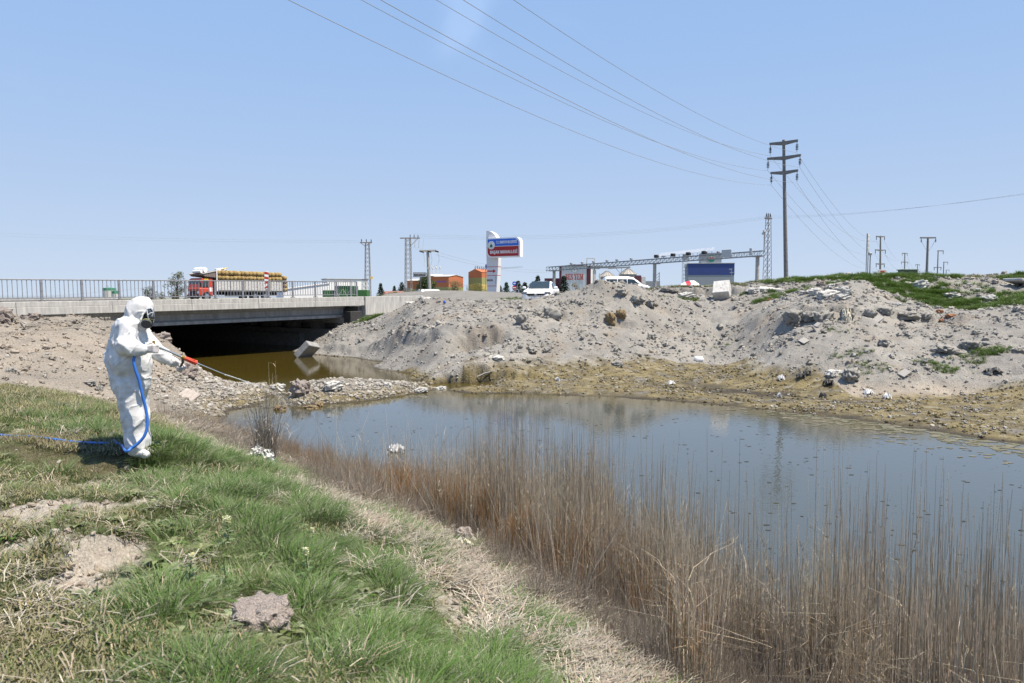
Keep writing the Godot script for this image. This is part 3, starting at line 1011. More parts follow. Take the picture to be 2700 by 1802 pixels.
# ---------------------------------------------------------------- what stands behind the banks
func build_background() -> void:
	var mb: Mb
	var t: Node3D
	# storage tanks beyond the bridge
	var green := mat(0.05, 0.22, 0.13, 0.6)
	for s in [[288, 262, 16.0, 760, "taller white storage tank with a green top band, seen through the railing"], [306, 255, 10.0, 768, "shorter white storage tank with a green top band beside the taller one"]]:
		t = thing("storage_tank", s[4], "tank", site(s[0], s[1]), 0.0, "tanks beyond the bridge")
		var r := wid(s[2], s[1])
		var h := hgt(s[3], s[1])
		mb = Mb.new(); mb.lathe([Vector2(r, -1), Vector2(r, h - 0.95)], 24)
		part("shell", mb, M.white_dirty, t)
		mb = Mb.new(); mb.lathe([Vector2(r, h - 0.95), Vector2(r, h), Vector2(0.01, h + 0.25)], 24)
		part("green_band", mb, green, t)
		mb = Mb.new()
		for k in 3:
			mb.tube([Vector3(-r * 0.4 + k * 0.4, h, r * 0.2), Vector3(-r * 0.4 + k * 0.4, h + 0.9, r * 0.2)], [0.04], 5)
		mb.bar(Vector3(-r * 0.4, h + 0.9, r * 0.2), Vector3(-r * 0.4 + 0.8, h + 0.9, r * 0.2), 0.06, 0.06)
		part("hand_rail", mb, M.galv, t)
	var willow := [Color(0.11, 0.12, 0.03), Color(0.09, 0.1, 0.03), Color(0.15, 0.15, 0.05)]
	tree("young_tree", "tall loose young tree behind the bridge railing left of the red truck", "tree", site(466, 80, 2.7), 3.7, 2.4, willow, 0.12, 110, 0.11, "", 20)
	tree("shrub", "low leafy shrub behind the bridge railing left of the young tree", "shrub", site(398, 79, 2.7), 2.0, 2.0, willow, 0.1, 90, 0.11, "", 12)
	tree("shrub", "small thin shrub between the low shrub and the young tree behind the railing", "shrub", site(428, 80, 2.7), 1.3, 1.2, willow, 0.1, 60, 0.1, "", 8)
	# white hall and green sheds right of the truck
	t = thing("white_hall", "plain white hall wall with a sloping roof line behind the railing right of the truck", "building", site(800, 100), 0.55)
	mb = Mb.new()
	mb.prism(PackedVector2Array([Vector2(-3.2, -0.5), Vector2(3.0, -0.5), Vector2(3.0, 2.75), Vector2(-3.2, 1.85)]), 4.0)
	part("wall", mb, M.white, t)
	mb = Mb.new()
	mb.prism(PackedVector2Array([Vector2(-3.3, 1.86), Vector2(3.1, 2.76), Vector2(3.1, 2.84), Vector2(-3.3, 1.94)]), 4.2)
	part("roof", mb, M.white_dirty, t)
	t = thing("green_shed", "green painted metal shed with a white cross-braced frame at the end of the railing", "shed", site(905, 92), 0.0)
	var shed_green := grained(mat(0.06, 0.2, 0.05, 0.6), tex.cloud, 0.6)
	for b in [[-1.6, 1.6, 1.75, 1.9], [0.2, 2.2, 2.3, 2.05], [2.3, 1.0, 1.8, 1.8]]:
		mb = Mb.new()
		mb.cbox(Vector3(b[0] + 0.2, b[2] * 0.5 - 0.2, 0), Vector3(b[1] + 0.4, b[2] + 0.4, b[3]), 0.03)
		part("wall_panel", mb, shed_green, t)
	mb = Mb.new()
	for s in [[-0.8, 1.15], [1.25, 1.15]]:
		mb.bar(Vector3(s[0], -0.2, s[1]), Vector3(s[0], 3.0, s[1]), 0.09, 0.09)
	mb.bar(Vector3(-0.8, 2.95, 1.15), Vector3(1.25, 2.95, 1.15), 0.09, 0.09)
	for a in [-0.8, 0.22]:
		mb.bar(Vector3(a, 0.3, 1.16), Vector3(a + 1.02, 1.9, 1.16), 0.06, 0.04)
		mb.bar(Vector3(a + 1.02, 0.3, 1.2), Vector3(a, 1.9, 1.2), 0.06, 0.04)
	part("brace_frame", mb, M.white_dirty, t)
	t = thing("white_store", "long white windowless building behind the green shed", "building", site(908, 112), 0.5)
	mb = Mb.new(); mb.cbox(Vector3(0.1, 1.4, 0), Vector3(6.4, 4.4, 3.0), 0.03)
	part("wall", mb, M.white, t)
	mb = Mb.new(); mb.cbox(Vector3(0.1, 3.66, 0), Vector3(6.6, 0.12, 3.2), 0.02)
	part("roof", mb, M.galv, t)
	# lattice poles
	var lp := lattice_pole("pale rusty lattice pole with three dark insulators, just right of the bridge end", site(970, 112), hgt(640, 112), 0.9, 0.55, 14, "lattice utility poles")
	mb = Mb.new()
	mb.bar(Vector3(-1.15, hgt(641, 112), 0), Vector3(0.75, hgt(639, 112), 0), 0.12, 0.14)
	for k in 3:
		mb.bar(Vector3(-0.35, hgt(650, 112), 0), Vector3(-1.0 + k * 0.8, hgt(641, 112), 0), 0.07, 0.07)
	part("cross_arm", mb, M.rust, lp)
	for k in 3:
		insulator(lp, Vector3(-0.9 + k * 0.75, hgt(640, 112), 0), 0.55, 1.0)
	mb = Mb.new(); mb.box(Vector3(0.5, hgt(733, 112), 0.55), Vector3(0.35, 0.4, 0.02))
	part("warning_plate", mb, mat(0.6, 0.42, 0.03), lp)
	lp = lattice_pole("rusty lattice pole with wide cross arm and cable loops, left of the arrow sign", site(1077, 112), hgt(628, 112), 0.98, 0.7, 14, "lattice utility poles")
	mb = Mb.new()
	mb.bar(Vector3(-1.25, hgt(629, 112), 0), Vector3(1.9, hgt(627, 112), 0), 0.14, 0.16)
	mb.bar(Vector3(0.3, hgt(650, 112), 0), Vector3(1.6, hgt(628, 112), 0), 0.07, 0.07)
	part("cross_arm", mb, M.rust, lp)
	for k in 3:
		insulator(lp, Vector3(0.35 + k * 0.62, hgt(627, 112), 0), 0.5, 1.0)
		mb = Mb.new()
		var pts := []
		for j in 13:
			var a := PI * j / 12.0
			pts.append(Vector3(0.75 + k * 0.62 - cos(a) * 0.42, hgt(629, 112) - sin(a) * (1.5 + 0.1 * k), 0.1 * k))
		mb.tube(pts, [0.03], 5, false)
		part("cable_loop", mb, M.white_dirty, lp)
	lp = lattice_pole("tall rusty lattice tower with dark top between gantry end and leaning pole", site(2022, 96), hgt(568, 96), 0.9, 0.45, 15, "lattice utility poles")
	for k in 3:
		insulator(lp, Vector3(-0.3 + k * 0.3, hgt(574, 96), 0), 0.6, 1.0)
	mb = Mb.new()
	mb.bar(Vector3(-0.6, hgt(576, 96), 0), Vector3(0.6, hgt(576, 96), 0), 0.15, 0.15)
	part("cross_arm", mb, M.rust, lp)
	# pale concrete pole with a wide arm
	t = t_pole("pale concrete pole with a tilted top arm and three hanging cable tails", site(1134, 98), hgt(660, 98), 0.29, 1.15, 1.15, 0.25, M.pole_light)
	t.rotation.z = 0.04
	for k in 3:
		mb = Mb.new()
		mb.cbox(Vector3(-0.8 + k * 1.0, hgt(664, 98), 0.2), Vector3(0.5, 0.2, 0.3), 0.04, Basis(Vector3(0, 0, 1), -0.3))
		part("insulator", mb, M.black, t)
		mb = Mb.new()
		var tx := -0.6 + k * 1.0
		var hy := hgt(667, 98)
		mb.tube([Vector3(tx, hy, 0.2), Vector3(tx + 0.12, hy - 1.0, 0.2), Vector3(tx - 0.1 * k, hy - 1.7, 0.2), Vector3(0.1, hy - 2.0 - 0.3 * (1 - mini(k, 1)), 0.2)], [0.03], 5, false)
		part("cable_tail", mb, M.white_dirty, t)
	# arrow sign
	t = thing("arrow_sign", "grey arrow-shaped street sign on a dark post in front of the orange building", "street sign", site(1109, 72, 3.0), 0.06)
	mb = Mb.new(); mb.tube([Vector3.ZERO, Vector3(0, hgt(720, 72, 3.0), 0)], [0.05], 8)
	part("post", mb, M.dark_steel, t)
	var sh := hgt(725, 72, 3.0)
	mb = Mb.new(); mb.prism(PackedVector2Array([Vector2(-0.72, -0.24), Vector2(0.56, -0.24), Vector2(0.74, 0), Vector2(0.56, 0.24), Vector2(-0.72, 0.24)]), 0.05, Vector3(0, sh, 0.07))
	part("border", mb, M.dark_steel, t)
	mb = Mb.new(); mb.prism(PackedVector2Array([Vector2(-0.68, -0.2), Vector2(0.54, -0.2), Vector2(0.69, 0), Vector2(0.54, 0.2), Vector2(-0.68, 0.2)]), 0.02, Vector3(0, sh, 0.1))
	part("panel", mb, mat(0.36, 0.37, 0.38), t)
	write_on(t, "BAŞAK MAHALLESİ", M.black, Vector3(-0.06, sh, 0.116), 1.12, 0.3)
	# red-roofed house
	t = thing("house", "small low house with a red tiled roof between the conifers and the rusty lattice pole", "house", site(1050, 150), -0.3)
	mb = Mb.new(); mb.box(Vector3(0, 0.6, 0), Vector3(5.6, 1.6, 4.0))
	part("wall", mb, M.white_dirty, t)
	mb = Mb.new(); mb.prism(PackedVector2Array([Vector2(-2.3, 1.4), Vector2(2.3, 1.4), Vector2(0, 2.2)]), 6.2, Vector3.ZERO, Basis(Vector3(0, 0, -1), Vector3.UP, Vector3(1, 0, 0)))
	part("roof", mb, grained(mat(0.42, 0.2, 0.16, 0.9), tex.grit, 1.0), t)
	mb = Mb.new(); mb.box(Vector3(2.6, 1.6, 0.6), Vector3(1.3, 2.4, 1.2))
	part("extension", mb, M.concrete_old, t)
	conifer("small dark spruce beside the red-roofed house, right of the first lattice pole", site(1004, 140), hgt(745, 140), 2.6)
	conifer("dark pine behind the roof of the low house, left of the rusty lattice pole", site(1060, 170), hgt(742, 170), 4.6)
	conifer("tiny dark spruce peeping over the roof of the low house", site(1040, 175), hgt(752, 175), 2.4)
	# orange and yellow halls
	var orange := mat(0.44, 0.14, 0.06, 0.8)
	var olive := mat(0.28, 0.27, 0.11, 0.7)
	var yellow := mat(0.52, 0.38, 0.13, 0.8)
	t = thing("orange_hall", "long orange, olive and yellow school-like hall with stepped gable roofs", "building", site(1152, 240), -0.55)
	for b in [[-6.5, 7.5, 6.5, 0.0, 6.0], [0.0, 6.5, 7.9, 0.6, 7.0], [6.0, 6.0, 7.6, 1.6, 8.0]]:
		var hh: float = b[2]
		for s in [[-1.0, hh * 0.34, yellow, "yellow_band"], [hh * 0.34, hh * 0.56, olive, "olive_band"], [hh * 0.56, hh, orange, "orange_band"]]:
			mb = Mb.new()
			mb.box(Vector3(b[0], (s[0] + s[1]) * 0.5, b[3]), Vector3(b[1], s[1] - s[0], b[4]))
			part(s[3], mb, s[2], t)
		mb = Mb.new()
		mb.prism(PackedVector2Array([Vector2(-b[4] * 0.5 - 0.1, hh), Vector2(b[4] * 0.5 + 0.1, hh), Vector2(0, hh + 0.55)]), b[1] - 0.02, Vector3(b[0], 0, b[3]), Basis(Vector3(0, 0, -1), Vector3.UP, Vector3(1, 0, 0)))
		part("gable", mb, orange, t)
		mb = Mb.new()
		for s in [-1.0, 1.0]:
			mb.bar(Vector3(b[0], hh + 0.62, b[3]), Vector3(b[0], hh + 0.02, b[3] + s * (b[4] * 0.5 + 0.25)), b[1] + 0.3, 0.12, Vector3.RIGHT.cross(Vector3(0, 0, 1)))
		part("roof", mb, M.white_dirty, t)
	for k in 10:
		mb = Mb.new(); mb.box(Vector3(4.3 + k * 0.36 + (0.3 if k > 4 else 0.0), 6.0, 5.62), Vector3(0.22, 0.5, 0.04))
		part("letter", mb, mat(0.16, 0.09, 0.45), t)
	for k in 3:
		mb = Mb.new(); mb.lathe([Vector2(0.1, 8.2), Vector2(0.1, 10.6), Vector2(0.28, 10.6), Vector2(0.28, 11.0), Vector2(0.02, 11.2)], 8, Vector3(-2.6 + k * 1.6, 0, -1))
		part("vent_pipe", mb, M.white_dirty, t)
	for k in 3:
		mb = Mb.new(); mb.box(Vector3(-1.6 + k * 1.4, 3.8, 4.13), Vector3(0.8, 1.5, 0.06))
		part("window", mb, M.glass, t)
	t = thing("banded_hall", "banded orange and olive hall with dark roof frame, left of the big sign", "building", site(1268, 240), -0.62)
	for s in [[-1.0, 2.3, yellow], [2.3, 3.6, olive], [3.6, 5.2, yellow], [5.2, 7.4, olive], [7.4, 9.2, orange]]:
		mb = Mb.new(); mb.box(Vector3(0, (s[0] + s[1]) * 0.5, 0), Vector3(5.6, s[1] - s[0], 6.2))
		part("wall_band", mb, s[2], t)
	mb = Mb.new(); mb.prism(PackedVector2Array([Vector2(-2.9, 9.2), Vector2(2.9, 9.2), Vector2(0, 10.3)]), 6.3)
	part("gable", mb, orange, t)
	mb = Mb.new()
	for k in 7:
		var q := Vector3(-2.6 + k * 0.9, 10.1, 0)
		mb.bar(q, q + Vector3(0.7, rng.randf_range(0.6, 1.3), 0.4), 0.12, 0.12)
		mb.bar(q + Vector3(0.8, 0, 0), q + Vector3(0, rng.randf_range(0.6, 1.2), 0), 0.12, 0.12)
	part("roof_frame", mb, M.dark_steel, t)
	# trees before the halls
	tree("round_tree", "dense round green tree in front of the orange hall, behind the white minibus", "tree", site(1128, 99, 2.7), hgt(733, 99, 2.7), 3.6, [Color(0.06, 0.1, 0.025), Color(0.05, 0.085, 0.02), Color(0.09, 0.12, 0.03)], 0.1, 330, 0.15, "", 20)
	tree("bush", "sparse olive bush right of the round green tree", "bush", site(1196, 95, 2.7), hgt(740, 95, 2.7), 3.2, [Color(0.15, 0.14, 0.06), Color(0.12, 0.12, 0.05), Color(0.2, 0.18, 0.1)], 0.05, 200, 0.1, "", 18)
	tree("bush", "yellow-green spreading bush at the foot of the banded hall", "bush", site(1258, 93, 2.7), hgt(749, 93, 2.7), 3.4, [Color(0.2, 0.19, 0.04), Color(0.16, 0.16, 0.04), Color(0.22, 0.2, 0.07)], 0.05, 240, 0.1, "", 16)
	for s in [[1335, 96, 742, 1.6, "narrow dark pine just right of the big sign pillar"], [1366, 97, 738, 2.6, "bushy dark pine behind the blue arrow sign"], [1318, 99, 750, 1.5, "low dark pine at the right foot of the big sign pillar"], [1384, 101, 742, 2.2, "dark pine left of the white sedan roof"]]:
		conifer(s[4], site(s[0], s[1], 2.7), hgt(s[2], s[1], 2.7), s[3] * 1.3, "pines behind the road signs")
	conifer("thin spruce tip standing above the roof of the white sedan", site(1418, 120), hgt(724, 120), 3.2)
	conifer("broad dark spruce between the white sedan and the mill with red lettering", site(1487, 76, 2.8), hgt(724, 76, 2.8), 2.3, "", 0.8)
	tree("bush", "thin leafless-looking bush at the foot of the mill with red lettering", "bush", site(1520, 74, 2.9), hgt(742, 74, 2.9), 1.2, [Color(0.2, 0.17, 0.1), Color(0.16, 0.14, 0.08)], 0.05, 60, 0.09, "", 10)
	big_sign()
	# small road signs
	t = thing("round_sign", "round blue sign on a thin post half hidden by the big sign pillar", "road sign", site(1281, 80, 3.0), 0.0)
	mb = Mb.new(); mb.tube([Vector3.ZERO, Vector3(0, hgt(698, 80, 3.0), 0)], [0.045], 7)
	part("post", mb, M.galv, t)
	mb = Mb.new(); mb.lathe([Vector2(0.01, 0.0), Vector2(0.3, 0.0), Vector2(0.3, 0.03), Vector2(0.01, 0.03)], 18, Vector3(0.22, hgt(703, 80, 3.0), 0.06), Basis(Vector3.RIGHT, PI / 2))
	part("disc", mb, mat(0.03, 0.06, 0.25), t)
	t = thing("arrow_roadsign", "blue round arrow sign above a red no-entry sign on one post", "road sign", site(1356, 66, 3.0), 0.0)
	mb = Mb.new(); mb.tube([Vector3(0, 0, 0), Vector3(0, hgt(744, 66, 3.0), 0)], [0.035], 7)
	part("post", mb, M.galv, t)
	for s in [[748, M.blue, "blue_disc"], [759, M.red, "red_disc"]]:
		mb = Mb.new(); mb.lathe([Vector2(0.19, 0.0), Vector2(0.19, 0.03), Vector2(0.005, 0.032)], 18, Vector3(0, hgt(s[0], 66, 3.0), 0.04), Basis(Vector3.RIGHT, PI / 2))
		part(s[2], mb, s[1], t)
	mb = Mb.new(); mb.prism(PackedVector2Array([Vector2(-0.12, -0.03), Vector2(0.02, -0.03), Vector2(0.02, -0.09), Vector2(0.13, 0), Vector2(0.02, 0.09), Vector2(0.02, 0.03), Vector2(-0.12, 0.03)]), 0.01, Vector3(0, hgt(748, 66, 3.0), 0.08))
	part("arrow", mb, M.white, t)
	mb = Mb.new(); mb.box(Vector3(0, hgt(759, 66, 3.0), 0.08), Vector3(0.28, 0.08, 0.012))
	part("white_bar", mb, M.white, t)
	# crane far away
	t = thing("tower_crane", "far tower crane whose pale lattice jib shows right of the big sign", "crane", site(1316, 420), 0.0)
	mb = Mb.new(); mb.bar(Vector3(-4, -1, 0), Vector3(-4, hgt(712, 420), 0), 0.7, 0.7)
	part("mast", mb, M.galv, t)
	mb = Mb.new()
	for k in 14:
		var q := Vector3(-1.0 + k * 1.05, hgt(710.0 - k * 0.35, 420), 0)
		mb.bar(q, q + Vector3(1.05, 0.08, 0), 0.12, 0.12)
		mb.bar(q, q + Vector3(0.5, 0.9, 0), 0.08, 0.08)
		mb.bar(q + Vector3(0.5, 0.9, 0), q + Vector3(1.05, 0.08, 0), 0.08, 0.08)
	mb.bar(Vector3(-4, hgt(712, 420) - 0.2, 0), Vector3(-0.9, hgt(710, 420), 0), 0.3, 0.3)
	part("jib", mb, M.galv, t)
	mills()
	gantry()
	power_lines()
	right_edge()

func big_sign() -> void:
	var d := 76.0
	var t := thing("sign_tower", "tall white municipal sign tower with a blue and red name board", "sign", site(1301, d, 2.9), -0.5)
	var mb := Mb.new()
	var H := hgt(609, d, 2.9)
	var grey := mat(0.62, 0.63, 0.66, 0.5)
	var poly := PackedVector2Array([Vector2(-0.5, -0.3), Vector2(0.5, -0.3), Vector2(0.72, 3.9), Vector2(0.72, 5.0)])
	for k in 9:
		var a := PI * 0.5 * k / 8.0
		poly.append(Vector2(-0.62 + 1.34 * cos(a), H - 1.35 + 1.35 * sin(a)))
	poly.append(Vector2(-0.66, H - 1.0))
	mb.prism(poly, 0.75)
	part("tower_body", mb, grey, t)
	for y in [0.55, 1.75, 2.85, 3.75, 5.0, 5.75]:
		mb = Mb.new()
		var w := lerpf(0.5, 0.72, clampf(y / 3.9, 0, 1))
		var wl := lerpf(0.5, 0.66, y / H)
		mb.box(Vector3((w - wl) * 0.5, y, 0), Vector3(w + wl + 0.012, 0.055, 0.762))
		part("red_line", mb, M.red, t)
	mb = Mb.new()
	mb.prism(PackedVector2Array([Vector2(-0.5, -0.06), Vector2(0.2, -0.06), Vector2(0.2, -0.2), Vector2(0.5, 0.0), Vector2(0.2, 0.2), Vector2(0.2, 0.06), Vector2(-0.5, 0.06)]), 0.02, Vector3(0, 3.3, 0.39))
	part("red_arrow", mb, M.red, t)
	write_on(t, "BAŞKİL", M.black, Vector3(-0.2, 2.35, 0.38), 0.75, 0.32, false, "graffiti")
	mb = Mb.new()
	var sq := []
	for k in 17:
		sq.append(Vector3(0.5 + 0.07 * sin(k * 1.9), 1.9 + k * 0.055, 0.385))
	mb.tube(sq, [0.02], 4)
	part("graffiti", mb, mat(0.1, 0.45, 0.3), t)
	# board: rounded top right and bottom left corners
	var Y0 := hgt(681, d, 2.9)
	var Y1 := hgt(630, d, 2.9)
	var out := func(x0: float, x1: float, y0: float, y1: float, r: float, both: bool) -> PackedVector2Array:
		var p := PackedVector2Array()
		for k in 7:
			var a := PI + PI * 0.5 * k / 6.0
			p.append(Vector2(x0 + r + r * cos(a), y0 + r + r * sin(a)) if both else Vector2(x0, y0))
		p.append(Vector2(x1, y0))
		for k in 7:
			var a := PI * 0.5 * k / 6.0
			p.append(Vector2(x1 - r + r * cos(a), y1 - r + r * sin(a)))
		p.append(Vector2(x0, y1))
		if not both:
			return p.slice(6)
		return p
	mb = Mb.new()
	mb.prism(out.call(-0.32, 3.62, Y0, Y1, 0.55, true), 0.62, Vector3(0, 0, 0.52))
	part("board_case", mb, M.white, t)
	var ym := lerpf(Y0, Y1, 0.57)
	mb = Mb.new()
	mb.prism(out.call(-0.2, 3.45, ym + 0.03, Y1 - 0.12, 0.5, false), 0.02, Vector3(0, 0, 0.84))
	part("blue_field", mb, mat(0.02, 0.13, 0.62, 0.4), t)
	var low := out.call(-3.45, 0.2, -(ym - 0.03), -(Y0 + 0.12), 0.5, false) as PackedVector2Array
	var flip := PackedVector2Array()
	for p in low:
		flip.append(Vector2(-p.x, -p.y))
	mb = Mb.new()
	mb.prism(flip, 0.02, Vector3(0, 0, 0.84))
	part("red_field", mb, mat(0.36, 0.008, 0.012, 0.4), t)
	write_on(t, "T.C. KARATAY BELEDİYESİ", M.white, Vector3(2.05, lerpf(ym, Y1, 0.46), 0.86), 2.4, 0.36)
	write_on(t, "BAŞAK MAHALLESİ", M.white, Vector3(1.7, lerpf(Y0, ym, 0.48), 0.86), 3.2, 0.52)
	mb = Mb.new(); mb.lathe([Vector2(0.42, 0.0), Vector2(0.42, 0.02), Vector2(0.005, 0.021)], 24, Vector3(0.25, ym + 0.12, 0.855), Basis(Vector3.RIGHT, PI / 2))
	var e := part("emblem", mb, M.white, t)
	mb = Mb.new(); mb.lathe([Vector2(0.3, 0.0), Vector2(0.36, 0.0), Vector2(0.36, 0.012), Vector2(0.3, 0.012)], 24, Vector3(0.25, ym + 0.12, 0.872), Basis(Vector3.RIGHT, PI / 2))
	part("emblem_ring", mb, mat(0.55, 0.6, 0.6), e)
	mb = Mb.new(); mb.prism(PackedVector2Array([Vector2(-0.14, -0.22), Vector2(0.14, -0.22), Vector2(0.16, 0.0), Vector2(0.05, 0.08), Vector2(0.0, 0.26), Vector2(-0.05, 0.08), Vector2(-0.16, 0.0)]), 0.015, Vector3(0.25, ym + 0.12, 0.886))
	part("emblem_figure", mb, mat(0.03, 0.16, 0.13), e)

func mills() -> void:
	var mb: Mb
	var t: Node3D
	var maroon := mat(0.1, 0.02, 0.035, 0.6)
	var cladding := mat(0.62, 0.63, 0.65, 0.6)
	# feed mill
	var d := 125.0
	t = thing("feed_mill", "white mill building with maroon corners and big red lettering", "building", site(1521, d), -0.22)
	var h := hgt(704, d)
	mb = Mb.new(); mb.box(Vector3(0, h * 0.5 - 0.5, 0), Vector3(5.1, h + 1.0, 6.0))
	part("wall", mb, cladding, t)
	mb = Mb.new(); mb.prism(PackedVector2Array([Vector2(-2.75, h), Vector2(2.75, h), Vector2(0, h + 0.3)]), 6.2)
	part("roof", mb, maroon, t)
	for s in [[-2.42, 0.4], [2.35, 0.65]]:
		mb = Mb.new(); mb.box(Vector3(s[0], h * 0.5 - 0.5, 2.72), Vector3(s[1], h + 0.99, 0.6))
		part("corner_panel", mb, maroon, t)
	for k in 8:
		mb = Mb.new(); mb.box(Vector3(-1.9 + k * 0.55, h * 0.5 - 0.5, 3.01), Vector3(0.02, h + 0.9, 0.03))
		part("cladding_seam", mb, M.white_dirty, t)
	write_on(t, "BES YEM", M.red, Vector3(-0.05, hgt(732, d), 3.05), 3.1, 1.0, true)
	mb = Mb.new()
	var arc := []
	for k in 13:
		var a := PI * (-0.15 + 1.3 * k / 12.0)
		arc.append(Vector3(cos(a) * 0.55, hgt(715, d) + sin(a) * 0.5, 3.04))
	mb.tube(arc, [0.035], 5)
	var e := part("emblem", mb, M.galv, t)
	mb = Mb.new(); mb.box(Vector3(0, hgt(714, d), 3.04), Vector3(0.5, 0.6, 0.03))
	part("emblem_square", mb, M.white, e)
	mb = Mb.new(); mb.box(Vector3(0, hgt(714, d), 3.06), Vector3(0.22, 0.28, 0.03))
	part("emblem_mark", mb, M.galv, e)
	mb = Mb.new(); mb.box(Vector3(-4.0, hgt(735, d) * 0.5, -1.5), Vector3(3.2, hgt(733, d), 4.0))
	part("side_annex", mb, maroon, t)
	# pipes and lift beside it
	t = thing("grain_lift", "pale steel grain lift with pipes and a top platform beside the mill with red lettering", "lift", site(1567, 122), 0.0)
	mb = Mb.new(); mb.cbox(Vector3(0, 2.6, 0), Vector3(0.5, 5.8, 0.5), 0.05)
	part("shaft", mb, M.white_dirty, t)
	mb = Mb.new(); mb.cbox(Vector3(0.9, 2.2, 0.1), Vector3(0.22, 5.4, 0.22), 0.03)
	part("down_pipe", mb, M.white_dirty, t)
	mb = Mb.new()
	mb.bar(Vector3(-1.4, hgt(682, 122), 0), Vector3(0, hgt(682, 122), 0), 0.15, 0.15)
	for q in [-1.3, 0.0]:
		mb.bar(Vector3(q, 5.2, 0), Vector3(q, hgt(682, 122), 0), 0.16, 0.16)
	part("top_frame", mb, M.white_dirty, t)
	mb = Mb.new(); mb.box(Vector3(0.2, hgt(702, 122), 0), Vector3(2.4, 0.12, 0.8))
	part("platform", mb, M.galv, t)
	mb = Mb.new(); mb.cbox(Vector3(0.4, hgt(706, 122), 0), Vector3(1.0, 0.5, 0.8), 0.05)
	part("hopper", mb, M.galv, t)
	var n := 0
	for s in [[1600, 715, 21.0, 730, "left grain silo with a conical ribbed roof behind the white van"], [1655, 708, 23.0, 724, "right grain silo with a conical ribbed roof, the taller of the pair"]]:
		var sd := 150.0
		t = thing("grain_silo", s[4], "silo", site(s[0], sd), 0.0, "grain silos behind the van")
		var r := wid(s[2], sd)
		var eh := hgt(s[3], sd)
		mb = Mb.new()
		var prof := []
		for k in 13:
			prof.append(Vector2(r - (0.05 if k % 2 else 0.0), -1.0 + (eh + 1.0) * k / 12.0))
		mb.lathe(prof, 28)
		part("shell", mb, M.galv, t)
		mb = Mb.new(); mb.lathe([Vector2(r + 0.1, eh), Vector2(0.15, hgt(s[1], sd)), Vector2(0.02, hgt(s[1], sd) + 0.2)], 28)
		var rf := part("cone_roof", mb, grained(mat(0.5, 0.47, 0.42, 0.7), tex.cloud, 0.5), t)
		for k in 14:
			mb = Mb.new()
			var a := TAU * k / 14
			mb.bar(Vector3(cos(a) * (r + 0.1), eh + 0.06, sin(a) * (r + 0.1)), Vector3(cos(a) * 0.2, hgt(s[1], sd) + 0.06, sin(a) * 0.2), 0.06, 0.06)
			part("roof_rib", mb, M.galv, rf)
		n += 1
	t = thing("conveyor", "raised conveyor running over the two silo roofs on thin legs", "conveyor", site(1610, 148), 0.0)
	mb = Mb.new()
	mb.bar(Vector3(-3.2, hgt(706, 148), 0), Vector3(1.0, hgt(706, 148), 0), 0.3, 0.35)
	mb.bar(Vector3(-0.6, hgt(708, 148), 0.5), Vector3(3.9, hgt(705, 148), 0.5), 0.3, 0.3)
	part("belt_housing", mb, M.galv, t)
	for q in [[2.1, 1.6], [2.1, 2.1], [2.1, 2.7]]:
		mb = Mb.new(); mb.bar(Vector3(q[0], hgt(725, 148), 0.5), Vector3(q[1] + (q[1] - 2.1) * 1.5, hgt(706, 148), 0.5), 0.08, 0.08)
		part("leg", mb, M.galv, t)
	t = thing("maroon_annex", "small maroon and white building right of the silos", "building", site(1684, 140), 0.0)
	mb = Mb.new(); mb.box(Vector3(-0.2, hgt(727, 140) * 0.5, 0), Vector3(1.0, hgt(727, 140), 2.0))
	part("maroon_wall", mb, maroon, t)
	mb = Mb.new(); mb.box(Vector3(0.75, hgt(731, 140) * 0.5, 0), Vector3(0.8, hgt(731, 140), 2.0))
	part("white_wall", mb, M.white_dirty, t)
	t = thing("far_plant", "distant grey industrial plant with a thin tower, seen past the middle gantry post", "building", site(1722, 420), 0.0)
	mb = Mb.new(); mb.box(Vector3(-3, hgt(743, 420) * 0.5, 0), Vector3(13, hgt(741, 420), 5))
	part("hall", mb, M.galv, t)
	mb = Mb.new()
	for q in [-1.0, 1.0]:
		mb.bar(Vector3(2.5 + q, 0, 0), Vector3(2.5 + q, hgt(718, 420), 0), 0.4, 0.4)
	for k in 9:
		mb.bar(Vector3(1.5, k * 1.7, 0), Vector3(3.5, k * 1.7 + 1.7, 0), 0.25, 0.25)
	part("tower", mb, M.galv, t)
	for q in [-7.0, -4.5, 5.5]:
		mb = Mb.new(); mb.bar(Vector3(q, 0, 1), Vector3(q + 1.5, 7.5, 1), 0.4, 0.4)
		part("support", mb, M.galv, t)
	# concrete plant
	d = 165.0
	t = thing("concrete_plant", "grey and blue concrete plant with a square tower and a round green and red emblem", "building", site(1866, d), -0.14)
	var slate := mat(0.25, 0.28, 0.32, 0.6)
	mb = Mb.new(); mb.box(Vector3(0.2, (hgt(727, d) - 1.0) * 0.5, 0), Vector3(9.9, hgt(727, d) + 1.0, 8.0))
	part("lower_wall", mb, slate, t)
	mb = Mb.new(); mb.box(Vector3(0.2, (hgt(727, d) + hgt(697, d)) * 0.5, 0), Vector3(10.0, hgt(697, d) - hgt(727, d), 8.1))
	part("blue_wall", mb, mat(0.025, 0.05, 0.2, 0.5), t)
	mb = Mb.new(); mb.box(Vector3(0.2, hgt(696.5, d), 0), Vector3(10.2, 0.12, 8.3))
	part("roof_edge", mb, M.white_dirty, t)
	mb = Mb.new(); mb.box(Vector3(0.2, (hgt(697, d) + hgt(670, d)) * 0.5, 1.5), Vector3(4.4, hgt(669, d) - hgt(697, d), 4.5))
	part("tower", mb, slate, t)
	mb = Mb.new(); mb.box(Vector3(2.42, (hgt(697, d) + hgt(670, d)) * 0.5, 1.5), Vector3(0.12, hgt(669, d) - hgt(697, d), 4.52))
	part("tower_corner", mb, M.white_dirty, t)
	var ey := hgt(684, d)
